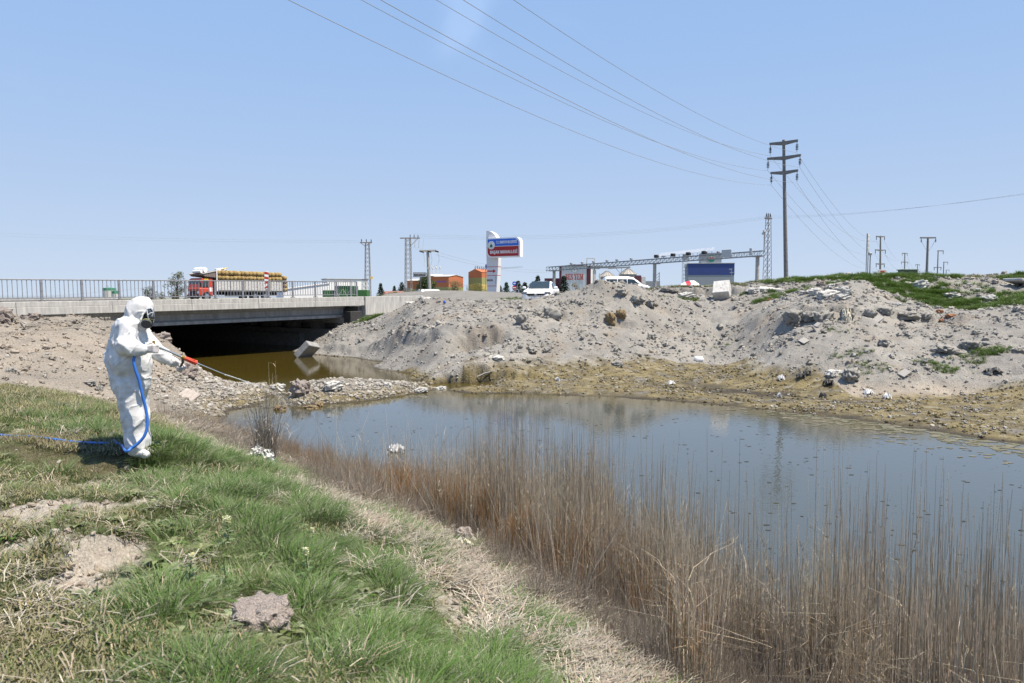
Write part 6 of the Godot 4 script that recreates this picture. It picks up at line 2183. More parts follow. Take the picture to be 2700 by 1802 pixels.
func litter(n: int, spread: float, l: float, tones: Array) -> Mb:      # dead blades lying about
	var mb := Mb.new()
	for i in n:
		var a := rng.randf() * TAU
		var d := Vector3(cos(a), rng.randf_range(-0.1, 0.45), sin(a)).normalized()
		var p := Vector3(rng.randfn() * spread * 0.5, rng.randf_range(0.005, 0.06), rng.randfn() * spread * 0.5)
		mb.col = tones[rng.randi() % tones.size()] * rng.randf_range(0.75, 1.25)
		var s := d.cross(Vector3.UP).normalized() * 0.0028
		var e := p + d * l * rng.randf_range(0.4, 1.2)
		var m := p.lerp(e, 0.5) + Vector3.UP * rng.randf_range(0, 0.03)
		var k := mb.v.size()
		for q in [p, m, e]:
			mb.vert(q - s, (e - p).cross(s).normalized()); mb.vert(q + s, (e - p).cross(s).normalized())
		mb.ix.append_array(PackedInt32Array([k, k + 1, k + 2, k + 2, k + 1, k + 3, k + 2, k + 3, k + 4, k + 4, k + 3, k + 5]))
	return mb

func reed_clump(n: int, spread: float, h: float, r: float, lean: float, tones: Array, leaves: float, plume := 0.0) -> Mb:
	var mb := Mb.new()
	for i in n:
		var a := rng.randf() * TAU
		var base := Vector3(cos(a), 0, sin(a)) * spread * sqrt(rng.randf()) + Vector3.DOWN * 0.1
		var b := rng.randf() * TAU
		var hh := h * rng.randf_range(0.5, 1.15)
		var tilt := Vector3(cos(b), 0, sin(b)) * hh * lean * absf(rng.randfn())
		mb.col = tones[rng.randi() % tones.size()] * rng.randf_range(0.75, 1.25)
		var mid := base + Vector3.UP * hh * 0.5 + tilt * 0.35
		var tip := base + Vector3.UP * hh + tilt
		if rng.randf() < 0.05:      # snapped stalk
			tip = mid + Vector3(cos(b), rng.randf_range(-0.6, 0.5), sin(b)).normalized() * hh * 0.4
		mb.tube([base, mid, tip], [r, r * 0.8, r * 0.35], 3, false)
		if rng.randf() < leaves:
			for q in 2:
				var f := rng.randf_range(0.25, 0.85)
				var p := base.lerp(tip, f)
				var g := rng.randf() * TAU
				blade(mb, p, Vector3(cos(g), 0, sin(g)), hh * 0.22, r * 2.6, rng.randf_range(0.6, 1.8), 2)
		if rng.randf() < plume:
			for q in 26:
				var p := tip - (tip - mid).normalized() * rng.randf() * 0.15
				var g := rng.randf() * TAU
				blade(mb, p, Vector3(cos(g), 0, sin(g)), 0.035, 0.0035, 0.6, 1)
	return mb

func rosette(tones: Array) -> Mb:      # a small broad-leaved plant
	var mb := Mb.new()
	for k in 10:
		var a := k * 2.4 + rng.randf() * 0.5
		var d := Vector3(cos(a), 0, sin(a))
		var sd := Vector3(-sin(a), 0, cos(a))
		var l := rng.randf_range(0.035, 0.075)
		mb.col = tones[rng.randi() % tones.size()] * rng.randf_range(0.8, 1.2)
		var rows := []
		for q in 4:
			var g := q / 3.0
			var w := l * 0.22 * sin(PI * (0.12 + 0.86 * g)) + 0.001
			var c := d * l * g + Vector3.UP * (0.012 + l * (0.8 * g - 0.6 * g * g) * (1.4 if k % 3 else 0.6))
			rows.append([c - sd * w, c + sd * w])
		for q in 3:
			mb.quad(rows[q][0], rows[q][1], rows[q + 1][1], rows[q + 1][0])
	return mb

func project(p: Vector3) -> Vector2:
	var y := p.y - EYE
	var z := -p.z
	var zc := z * cos(PITCH) - y * sin(PITCH)
	var yc := y * cos(PITCH) + z * sin(PITCH)
	return Vector2(1350.0 + p.x / zc * F, 901.0 - yc / zc * F)

func build_plants() -> void:
	var green := [Color(0.095, 0.14, 0.03), Color(0.075, 0.12, 0.028), Color(0.12, 0.155, 0.05), Color(0.18, 0.2, 0.1)]
	var lush := [Color(0.06, 0.12, 0.018), Color(0.08, 0.15, 0.025), Color(0.095, 0.16, 0.04), Color(0.22, 0.25, 0.14)]
	var dry := [Color(0.2, 0.185, 0.09), Color(0.16, 0.16, 0.07), Color(0.13, 0.15, 0.055), Color(0.29, 0.26, 0.16)]
	var pale := [Color(0.4, 0.36, 0.3), Color(0.33, 0.295, 0.24), Color(0.48, 0.44, 0.375), Color(0.25, 0.215, 0.17)]
	var reed := [Color(0.41, 0.345, 0.26), Color(0.5, 0.43, 0.34), Color(0.36, 0.295, 0.22), Color(0.31, 0.25, 0.185)]
	var grey := [Color(0.3, 0.25, 0.2), Color(0.36, 0.31, 0.26), Color(0.25, 0.2, 0.16)]
	var russet := [Color(0.36, 0.18, 0.065), Color(0.29, 0.15, 0.06), Color(0.41, 0.25, 0.12), Color(0.24, 0.18, 0.085)]
	var kinds := {
		"turf": [tuft(34, 0.09, 0.055, 0.0035, 0.9, dry + green + green, 2), tuft(34, 0.09, 0.06, 0.0035, 0.9, green, 2)],
		"grass": [tuft(24, 0.08, 0.1, 0.0055, 1.0, green + [dry[0]]), tuft(22, 0.07, 0.12, 0.006, 1.2, green + [dry[1], dry[3]])],
		"lush": [tuft(26, 0.09, 0.18, 0.0085, 1.1, lush, 4), tuft(24, 0.08, 0.15, 0.009, 1.4, lush + [pale[0]], 4), tuft(24, 0.1, 0.24, 0.009, 0.9, lush, 4)],
		"litter": [litter(44, 0.14, 0.2, pale), litter(44, 0.14, 0.24, pale + grey)],
		"dead": [tuft(26, 0.08, 0.36, 0.0036, 0.3, grey + pale), reed_clump(22, 0.1, 0.5, 0.0017, 0.3, grey, 0.3)],
		"reed": [reed_clump(20, 0.13, 1.05, 0.0021, 0.06, reed, 0.12, 0.02), reed_clump(20, 0.13, 0.85, 0.0021, 0.1, reed + grey + pale, 0.2), reed_clump(14, 0.13, 1.3, 0.0023, 0.05, reed, 0.1, 0.08)],
		"rush": [reed_clump(32, 0.1, 0.8, 0.002, 0.06, russet, 0.02), reed_clump(32, 0.11, 0.62, 0.002, 0.09, russet + [green[0]], 0.03)],
		"stalk": [reed_clump(4, 0.2, 1.55, 0.0026, 0.05, reed, 0.1, 0.12)],
		"leaning": [reed_clump(4, 0.12, 1.15, 0.0026, 0.3, pale + reed, 0.25)],
		"rosette": [rosette(green), rosette(lush)],
		"thatch": [litter(34, 0.13, 0.05, dry + [pale[3]])],
	}
	var put := {}
	for k in kinds:
		put[k] = []
		for m in kinds[k]:
			put[k].append([[], []])
	var drop := func(kind: String, x: float, z: float, y: float, size: float, tint: float) -> void:
		var list: Array = put[kind]
		var slot: Array = list[rng.randi() % list.size()]
		var yaw := Basis(Vector3.UP, rng.randf() * TAU)
		slot[0].append(Transform3D(yaw.scaled(Vector3(size, size * rng.randf_range(0.8, 1.2), size)), Vector3(x, y, z)))
		var c := tint * rng.randf_range(0.85, 1.15)
		slot[1].append(Color(c * rng.randf_range(0.95, 1.05), c, c * rng.randf_range(0.92, 1.05)))
	var n_g := noise(FastNoiseLite.TYPE_SIMPLEX_SMOOTH, 0.55, 91, 3)
	var n_f := noise(FastNoiseLite.TYPE_SIMPLEX_SMOOTH, 1.6, 92, 2)
	var tries := 190000
	for i in tries:
		var d := 2.6 + 12.5 * pow(rng.randf(), 1.35)
		var x := rng.randf_range(-1, 1) * (d * 0.76 + 0.5)
		var z := -d
		if not near_side(x, z):
			continue
		var s := shore_s(x, z)
		if s < -1.6:
			continue
		var far := 1.0 + maxf(0.0, d - 6.0) * 0.06
		var n1 := n_g.get_noise_2d(x, z)
		var n2 := n_f.get_noise_2d(x, z)
		var w := s + n1 * 0.9
		var b := bare(x, z)
		if b > 0.35 + rng.randf() * 0.6:
			continue
		var left := smoothstep(-1.5, -4.5, x - (d - 4.0) * -0.35)
		var near_hose := false
		var by_hose := false
		if d > 6.0 and x < -3.0:
			for k in hose_run.size() - 1:
				if Geometry2D.get_closest_point_to_segment(Vector2(x, z), hose_run[k], hose_run[k + 1]).distance_squared_to(Vector2(x, z)) < 0.018:
					near_hose = true
				if Geometry2D.get_closest_point_to_segment(Vector2(x, z - 0.3), hose_run[k], hose_run[k + 1]).distance_squared_to(Vector2(x, z - 0.3)) < 0.1:
					by_hose = true
		if w > 1.9:
			var y := ground(x, z)
			var strip := smoothstep(1.9, 2.4, w) * smoothstep(5.2, 3.7, w) * smoothstep(-11.5, -9.0, z)
			strip = maxf(strip, 0.55 * smoothstep(4.6, 3.6, d) * smoothstep(-0.3, 0.2, n1))
			var clump := smoothstep(-0.1, 0.3, n2 + n1 * 0.4)
			if by_hose and not near_hose:
				if rng.randf() < 0.5:
					drop.call("turf", x, z, y, rng.randf_range(0.6, 0.9), 1.0)
				continue
			if near_hose:
				if rng.randf() < 0.4:
					drop.call("thatch", x, z, y, 1.0, 0.9)
				continue
			if rng.randf() < strip * (0.12 + 0.72 * clump):
				drop.call("lush", x, z, y, rng.randf_range(0.55, 1.1) * (0.65 + 0.4 * clump) * minf(far, 1.2), 1.0 + n1 * 0.3)
			elif rng.randf() < 0.28 + 0.55 * smoothstep(-0.1, 0.3, n1) + strip * 0.4:
				drop.call("grass", x, z, y, rng.randf_range(0.45, 1.15) * far * (1.0 + 0.5 * n2), 1.0 + n2 * 0.4)
			elif rng.randf() < 0.6:
				drop.call("turf", x, z, y, rng.randf_range(0.8, 1.4) * far, 1.0 + n2 * 0.4)
			elif rng.randf() < 0.2:
				drop.call("thatch", x, z, y, rng.randf_range(0.8, 1.3) * far, 1.0 + n2 * 0.3)
			if rng.randf() < 0.035 * smoothstep(-0.2, 0.3, n1 - n2):
				drop.call("rosette", x, z, y + 0.015, rng.randf_range(0.7, 1.6), 1.0)
			if rng.randf() < 0.0025 + 0.3 * smoothstep(2.9, 1.9, w):
				drop.call("litter", x, z, y, 1.0, 1.0)
		elif w > 0.8:
			var y := ground(x, z)
			if rng.randf() < 0.38:
				drop.call("litter", x, z, y, rng.randf_range(0.8, 1.3) * far, rng.randf_range(0.7, 1.15))
			if rng.randf() < 0.3:
				drop.call("dead", x, z, y, rng.randf_range(0.5, 1.1), rng.randf_range(0.7, 1.1))
			if rng.randf() < 0.05 + 0.25 * smoothstep(0.1, 0.4, n2):
				drop.call("grass", x, z, y, rng.randf_range(0.6, 1.4), 1.0)
		if w < 1.6 and w > -1.1:
			var y := maxf(ground(x, z), -0.12)
			var gap := smoothstep(0.3, 0.95, Vector2(x, z).distance_to(Vector2(2.5, -6.8)))
			var far_rush := smoothstep(-1.4, -2.6, x) * smoothstep(-10.4, -11.8, z)
			var thick := smoothstep(-1.1, -0.2, w) * smoothstep(1.5, 0.7, w) * (0.12 + 0.88 * smoothstep(-0.15, 0.3, n2 + n1 * 0.5))
			var mid := smoothstep(-2.0, -1.0, x) * smoothstep(1.9, 0.9, x)
			if rng.randf() < thick * (0.17 + 0.14 * mid) * gap * (1.0 - far_rush):
				drop.call("reed", x, z, y, rng.randf_range(0.5, 1.1) * (0.75 + 0.55 * smoothstep(-1.6, 0.2, x) + 0.35 * n2 + 0.1 * smoothstep(1.8, 2.8, x)), rng.randf_range(0.85, 1.4))
			if rng.randf() < smoothstep(-0.9, -0.1, w) * smoothstep(1.5, 0.6, w) * (0.05 + far_rush * 0.22 + 0.95 * mid) * smoothstep(2.3, 1.4, x) * smoothstep(-0.05, 0.25, n2 + 0.1):
				drop.call("rush", x, z, y, rng.randf_range(0.6, 1.1) * (0.8 if far_rush > 0.5 else 1.1), 1.15 + n1 * 0.3)
			if rng.randf() < 0.25 * gap * smoothstep(1.9, 1.0, w) * smoothstep(-0.3, 0.4, w):
				drop.call("dead", x, z, y, rng.randf_range(0.8, 1.5), 1.0)
			if rng.randf() < 0.012 * (1.0 - far_rush) * smoothstep(1.6, 0.6, x):
				drop.call("leaning", x, z, y, rng.randf_range(0.7, 1.15), 1.05)
	# single tall stalks out in the water
	for i in 240:
		var u := rng.randf() * 4.999
		var q := shore[4 + int(u)].lerp(shore[5 + int(u)], u - int(u))
		var x := q.x + rng.randf_range(-0.6, 1.3)
		var z := q.y - rng.randf_range(-0.5, 1.2)
		drop.call("leaning" if rng.randf() < 0.15 else "stalk", x, z, -0.1, rng.randf_range(0.5, 0.95) * (1.0 if x < 1.6 else 0.75), 1.25)
	var what := {
		"turf": ["short_grass", "short dry green turf covering the near bank", "grass"], "grass": ["meadow_grass", "ankle-high green grass tufts on the near bank", "grass"], "lush": ["lush_grass", "tall bright green grass in the strip above the reeds", "grass"],
		"litter": ["straw_litter", "bleached dead stalks lying between the green grass and the reeds", "straw"], "dead": ["dead_grass", "grey dead grass standing at the foot of the reeds", "grass"], "reed": ["dry_reeds", "tall beige dry reeds along the near edge of the pond", "reeds"],
		"rush": ["russet_rushes", "russet-brown rushes standing along the near edge of the pond", "rushes"], "rosette": ["low_weeds", "small broad-leaved weeds dotted through the near turf", "weeds"], "thatch": ["grass_thatch", "short dead thatch lying between the tufts of the near bank", "thatch"],
		"stalk": ["tall_stalks", "tall single reed stalks rising above the other reeds", "reeds"],
		"leaning": ["leaning_reeds", "pale bent and leaning reed stalks over the water", "reeds"],
	}
	for k in kinds:
		for j in kinds[k].size():
			if put[k][j][0].size():
				scatter(what[k][0], kinds[k][j], M.leaf if k in ["turf", "grass", "lush", "rosette", "thatch"] else M.straw, put[k][j][0], put[k][j][1], what[k][1] + ["", ", darker shorter tufts", ", tallest tufts"][j], what[k][2])
	far_weeds(green, lush, dry)
	flowering_plants()

func far_weeds(green: Array, lush: Array, dry: Array) -> void:
	var weed := [tuft(22, 0.12, 0.36, 0.022, 0.9, [Color(0.075, 0.14, 0.02), Color(0.095, 0.17, 0.028), Color(0.06, 0.115, 0.02), Color(0.14, 0.19, 0.05)]), tuft(18, 0.12, 0.24, 0.02, 1.2, [Color(0.08, 0.145, 0.025), Color(0.11, 0.16, 0.03), Color(0.38, 0.4, 0.22)])]
	var thin := tuft(20, 0.1, 0.2, 0.012, 1.0, dry + green)
	var put := [[[], []], [[], []], [[], []]]
	# pixel, pixel, distance, radius across, radius deep, how many, kind, size
	for s in [
		[2330, 745, 43.5, 3.2, 3.0, 1500, 0, 1.0], [2420, 765, 42.5, 2.6, 2.6, 1500, 0, 1.0], [2470, 800, 40.5, 2.3, 2.2, 1500, 0, 0.9], [2540, 815, 38.8, 2.6, 1.5, 1100, 0, 0.8], [2640, 800, 38.5, 2.4, 2.0, 900, 0, 0.85], [2690, 790, 39.5, 1.6, 2.2, 700, 0, 0.9], [2390, 735, 46, 3.4, 1.4, 1200, 0, 1.0], [2560, 760, 43, 1.0, 1.8, 120, 0, 0.9],
		[2130, 742, 46, 3.0, 1.2, 900, 0, 0.85], [2230, 738, 46, 3.0, 1.4, 1100, 0, 0.9], [2680, 732, 45, 1.4, 1.0, 500, 0, 1.0], [1990, 747, 47, 3.2, 0.8, 500, 2, 1.0], [1850, 755, 48, 3.2, 0.9, 500, 2, 1.0], [1740, 762, 49, 2.0, 1.0, 260, 2, 1.0], [2500, 730, 46.5, 3.0, 1.2, 500, 2, 0.9],
		[2065, 772, 42.5, 1.1, 0.9, 260, 0, 0.9], [2030, 790, 40.5, 1.0, 0.8, 200, 0, 0.9], [2110, 768, 42, 0.8, 0.7, 160, 1, 0.9], [1960, 765, 44, 0.9, 0.4, 120, 0, 0.6], [1745, 786, 43.5, 1.0, 0.4, 110, 0, 0.6], [1820, 784, 43, 0.9, 0.4, 110, 0, 0.7], [1800, 768, 46, 1.4, 0.5, 110, 2, 0.8],
		[975, 842, 46.5, 1.0, 0.8, 260, 0, 0.8], [1350, 786, 50, 0.8, 0.8, 80, 0, 0.5], [1480, 784, 46, 1.2, 1.0, 110, 2, 0.8], [1260, 806, 42, 0.15, 0.15, 6, 0, 0.6], [1000, 772, 60, 4.0, 1.0, 160, 2, 0.8], [1900, 880, 36, 0.5, 0.3, 10, 1, 0.5],
		[2280, 990, 26, 1.0, 0.5, 50, 1, 0.5], [2560, 975, 26.5, 1.2, 0.6, 120, 1, 0.6], [2480, 985, 26, 0.6, 0.4, 60, 1, 0.55], [2600, 965, 27, 0.5, 0.4, 50, 1, 0.7], [2240, 940, 27.5, 0.9, 0.4, 40, 1, 0.5], [2440, 972, 26.5, 0.5, 0.3, 36, 1, 0.5], [2640, 950, 27, 0.5, 0.5, 40, 1, 0.6], [2210, 865, 30, 0.5, 0.2, 14, 1, 0.5], [2378, 775, 36.5, 0.3, 0.2, 16, 1, 0.7], [2410, 800, 36, 0.4, 0.2, 18, 2, 0.7],
		[430, 878, 38, 0.9, 1.2, 160, 1, 0.7],
	]:
		var c := P(s[0], s[1], s[2])
		for i in int(s[5] * (1.7 if s[5] > 400 else 1.2)):
			var a := rng.randf() * TAU
			var r := sqrt(rng.randf())
			var x: float = c.x + cos(a) * r * s[3]
			var z: float = c.z + sin(a) * r * s[4]
			if n_mid.get_noise_2d(x * 0.7 + 5.0, z * 0.7) < -0.12 + 0.25 * r * r and s[5] > 100:
				continue
			var slot: Array = put[2] if s[6] == 2 else put[0 if rng.randf() < 0.6 else 1]
			var g: float = s[7] * rng.randf_range(0.5, 1.1)
			slot[0].append(Transform3D(Basis(Vector3.UP, rng.randf() * TAU).scaled(Vector3(g, g, g)), Vector3(x, ground(x, z), z)))
			var t := rng.randf_range(0.8, 1.25)
			slot[1].append(Color(t, t, t * 0.9))
	scatter("bank_weeds", weed[0], M.leaf, put[0][0], put[0][1], "bright green weeds overgrowing the far bank and its crest", "weeds")
	scatter("bank_weeds", weed[1], M.leaf, put[1][0], put[1][1], "pale-flowered green weeds scattered on the far bank", "weeds")
	scatter("crest_grass", thin, M.leaf, put[2][0], put[2][1], "thin olive grass along the edge of the far crest", "grass")

func flowering_plants() -> void:
	var n := 0
	for s in [[598, 1470, 0.3, "flowering weed with the widest pale flower head, beside the green strip"], [815, 1545, 0.34, "tall flowering weed with a white head right of the grass boulder"], [828, 1400, 0.22, "small yellowish weed at the upper edge of the green strip"], [505, 1600, 0.28, "broad-leaved weed with a dull yellow head left of the grass boulder"], [600, 1590, 0.3, "young broad-leaved weed standing just behind the grass boulder"], [250, 1640, 0.16, "low broad-leaved weed at the foot of the bare soil ledge"], [640, 1745, 0.18, "low weed in front of the grass boulder near the bottom edge"]]:
		var d: float = 1.75 * F / (s[1] - 786.0)
		var p := P(s[0], s[1], d)
		p.y = ground(p.x, p.z)
		var t := thing("flowering_weed", s[3], "weed", p, rng.randf() * 6.0, "broad-leaved weeds in the grass")
		var h: float = s[2] * 0.72
		var mb := Mb.new()
		mb.col = Color(0.1, 0.16, 0.05)
		mb.tube([Vector3.ZERO, Vector3(0.01, h * 0.5, 0.01), Vector3(0.02, h, 0)], [0.005, 0.004, 0.003], 6)
		part("stem", mb, M.leaf, t)
		for k in 11:
			var f := 0.05 + 0.8 * k / 11.0
			var a := k * 2.4
			var l := h * 0.38 * (1.2 - f)
			var dv := Vector3(cos(a), 0, sin(a))
			var sd := Vector3(-sin(a), 0, cos(a))
			mb = Mb.new()
			mb.col = Color(0.12, 0.18, 0.07) * rng.randf_range(0.8, 1.25)
			var root := Vector3(0.01, h * f, 0)
			var rows := []
			for q in 5:
				var g := q / 4.0
				var w := l * 0.2 * sin(PI * (0.1 + 0.9 * g)) + 0.002
				var c := root + dv * l * g + Vector3.UP * l * (0.55 * g - 0.45 * g * g)
				rows.append([c - sd * w + Vector3.UP * w * 0.4, c, c + sd * w + Vector3.UP * w * 0.4])
			mb.loft(rows, false, false)
			part("leaf", mb, M.leaf, t)
		if not s[3].contains("young") and not s[3].contains("low broad") and not s[3].contains("low weed"):
			mb = Mb.new()
			for k in 90:
				var a := rng.randf() * TAU
				var r := sqrt(rng.randf()) * h * (0.13 if n == 0 else 0.08)
				mb.col = [Color(0.62, 0.6, 0.36), Color(0.5, 0.52, 0.22), Color(0.7, 0.7, 0.55)][rng.randi() % 3]
				var c := Vector3(cos(a) * r + 0.02, h + rng.randf_range(-0.01, 0.03) - r * 0.2, sin(a) * r)
				var u := Vector3(rng.randfn(), rng.randfn() * 0.3, rng.randfn()).normalized() * 0.006
				var w := u.cross(Vector3.UP).normalized() * 0.006
				mb.quad(c - u, c + w, c + u, c - w)
			part("flower_head", mb, M.leaf, t)
		n += 1


# ---------------------------------------------------------------- stones, clods, litter
func rock(seed_: int, size: Vector3, rough: float, n := 6, freq := 1.2, flat := false) -> Mb:
	var f := noise(FastNoiseLite.TYPE_SIMPLEX_SMOOTH, freq, seed_, 4)
	var g := noise(FastNoiseLite.TYPE_CELLULAR, freq * 0.8, seed_ + 1, 1)
	g.cellular_return_type = FastNoiseLite.RETURN_DISTANCE
	var mb := Mb.new()
	for face in 6:
		var w := Vector3.ZERO
		w[face >> 1] = 1.0 if face & 1 else -1.0
		var u := Vector3(w.y, w.z, w.x)
		var v := w.cross(u)
		var k0 := mb.v.size()
		for j in n + 1:
			for i in n + 1:
				var p := (w + u * (2.0 * i / n - 1.0) + v * (2.0 * j / n - 1.0))
				p = p.normalized().lerp(p * 0.75, 0.35)
				var k := 1.0 + rough * (f.get_noise_3dv(p * 1.5) * 1.6 - (g.get_noise_3dv(p) + 0.4) * 1.1)
				mb.vert(p * k * size, p.normalized())
		for j in n:
			for i in n:
				var a := k0 + j * (n + 1) + i
				mb.ix.append_array(PackedInt32Array([a, a + n + 1, a + 1, a + 1, a + n + 1, a + n + 2]))
	# normals from the shape; corners that coincide share theirs
	var acc := {}
	for i in range(0, mb.ix.size(), 3):
		var a := mb.v[mb.ix[i]]; var b := mb.v[mb.ix[i + 1]]; var c := mb.v[mb.ix[i + 2]]
		var nn := (c - a).cross(b - a)
		for p in [a, b, c]:
			var q := Vector3i((p * 2000.0).round())
			acc[q] = acc.get(q, Vector3.ZERO) + nn
	for i in mb.v.size():
		mb.n[i] = acc[Vector3i((mb.v[i] * 2000.0).round())].normalized()
	if flat:
		var fl := Mb.new()
		for i in range(0, mb.ix.size(), 3):
			fl.tri(mb.v[mb.ix[i]], mb.v[mb.ix[i + 2]], mb.v[mb.ix[i + 1]])
		return fl
	return mb

func lie(px: float, py: float, d: float, sink := 0.0) -> Vector3:      # on the ground, where the sight line at that pixel meets it near d
	var best := P(px, py, d)
	var err := 1e9
	for k in 61:
		var q := P(px, py, d * (0.85 + 0.3 * k / 60.0))
		var e := absf(q.y - ground(q.x, q.z)) + absf(k - 30) * 0.002
		if e < err:
			err = e
			best = q
	best.y = ground(best.x, best.z) - sink
	return best

func build_rubble() -> void:
	# loose clods all over the heaps
	var shapes := [rock(1, Vector3(1, 0.7, 0.9), 0.55, 5, 1.8), rock(2, Vector3(1, 0.6, 0.8), 0.5, 3, 1.6, true), rock(3, Vector3(1.1, 0.5, 0.7), 0.3, 3, 1.2, true)]
	var put := [[[], []], [[], []], [[], []]]
	for i in 75000:
		var z := -15.0 - 33.0 * pow(rng.randf(), 0.9)
		var x := rng.randf_range(-1, 1) * (-z * 0.74 + 1.0)
		if near_side(x, z):
			continue
		var h := base_h(x, z)
		if h < 0.0:
			continue
		var zone := n_patch.get_noise_2d(x * 2.0, z * 2.0) + 0.35
		var dam := x < -2.5 and x > -12.0 and z > -28.5 and z < -20.5 and h < 0.9
		if not dam and rng.randf() > smoothstep(0.05, 0.6, zone) * 0.65 + 0.1:
			continue
		var y := ground(x, z)
		if y < 0.01:
			continue
		var sz := 0.014 + 0.045 * pow(rng.randf(), 2.6) + (0.1 * pow(rng.randf(), 14.0) if h > 0.6 else 0.0)
		sz *= 1.0 + maxf(0.0, -z - 25.0) * 0.012
		var k := 2 if dam or rng.randf() < 0.25 else (0 if rng.randf() < 0.5 else 1)
		var c := ground_color(x, z, y) * rng.randf_range(1.0, 1.35)
		if dam or (h < 0.8 and rng.randf() < 0.3):
			c = c.lerp(Color(0.5, 0.47, 0.42), 0.35 + 0.6 * rng.randf())
		elif rng.randf() < 0.06:
			c = Color(0.5, 0.48, 0.45)
		var b := Basis.from_euler(Vector3(rng.randf_range(-0.5, 0.5), rng.randf() * TAU, rng.randf_range(-0.5, 0.5)))
		put[k][0].append(Transform3D(b.scaled(Vector3.ONE * sz), Vector3(x, y + sz * 0.25, z)))
		put[k][1].append(c)
	for i in 17000:      # pebbles on the dam, the foot of the left heap and the mud flats
		var q := rng.randf()
		var x := rng.randf_range(-12.5, -2.6) if q < 0.6 else rng.randf_range(-2.5, 16.0)
		var z := -rng.randf_range(20.0, 28.5) if q < 0.6 else -rng.randf_range(17.0, 31.0)
		var h := base_h(x, z)
		if h < 0.02 or h > (0.9 if q < 0.6 else 0.7) or near_side(x, z):
			continue
		if q >= 0.6 and rng.randf() > 0.5 * smoothstep(-0.3, 0.3, n_mid.get_noise_2d(x, z)):
			continue
		var sz := (0.014 + 0.09 * pow(rng.randf(), 4.5)) * (1.0 if q < 0.6 else 0.6)
		var y := ground(x, z)
		var c := Color(0.5, 0.46, 0.4).lerp(Color(0.6, 0.58, 0.54), rng.randf()).lerp(Color(0.3, 0.23, 0.1), 0.7 * rng.randf() * smoothstep(0.35, 0.05, h))
		put[2 if rng.randf() < 0.6 else 1][0].append(Transform3D(Basis.from_euler(Vector3(rng.randf_range(-0.5, 0.5), rng.randf() * TAU, rng.randf_range(-0.5, 0.5))).scaled(Vector3.ONE * sz), Vector3(x, y + sz * 0.2, z)))
		put[2 if put[2][0].size() > put[2][1].size() else 1][1].append(c * rng.randf_range(0.75, 1.15))
	for i in 900:      # pale pebbles lying in the turf
		var d := 3.0 + 10.0 * rng.randf()
		var x := rng.randf_range(-0.75, 0.3) * d
		if not near_side(x, -d) or shore_s(x, -d) < 2.0:
			continue
		var sz := 0.012 + 0.035 * pow(rng.randf(), 4.0)
		put[2][0].append(Transform3D(Basis.from_euler(Vector3(rng.randf(), rng.randf() * TAU, rng.randf())).scaled(Vector3.ONE * sz), Vector3(x, ground(x, -d) + sz * 0.3, -d)))
		put[2][1].append(Color(0.52, 0.47, 0.42) * rng.randf_range(0.8, 1.15))
	for i in 5200:      # crumbs on the bare patches of the near bank
		var d := 3.0 + 7.0 * rng.randf()
		var x := -d * rng.randf_range(-0.1, 0.75)
		if bare(x, -d) < 0.4:
			continue
		var y := ground(x, -d)
		var sz := 0.006 + 0.03 * pow(rng.randf(), 3.0)
		put[i % 3][0].append(Transform3D(Basis.from_euler(Vector3(rng.randf(), rng.randf() * TAU, rng.randf())).scaled(Vector3.ONE * sz), Vector3(x, y + sz * 0.2, -d)))
		put[i % 3][1].append(Color(0.45, 0.385, 0.32) * rng.randf_range(0.8, 1.2))
	scatter("earth_clods", shapes[0], M.clod, put[0][0], put[0][1], "loose grey clods of earth strewn over the heaps and banks", "clods")
	scatter("earth_clods", shapes[1], M.clod, put[1][0], put[1][1], "flat grey clods of earth strewn among the round ones", "clods")
	scatter("broken_stones", shapes[2], M.clod, put[2][0], put[2][1], "pale broken stones on the dam and along the banks", "stones")
	boulders()
	slabs()
	waste()
	floating()

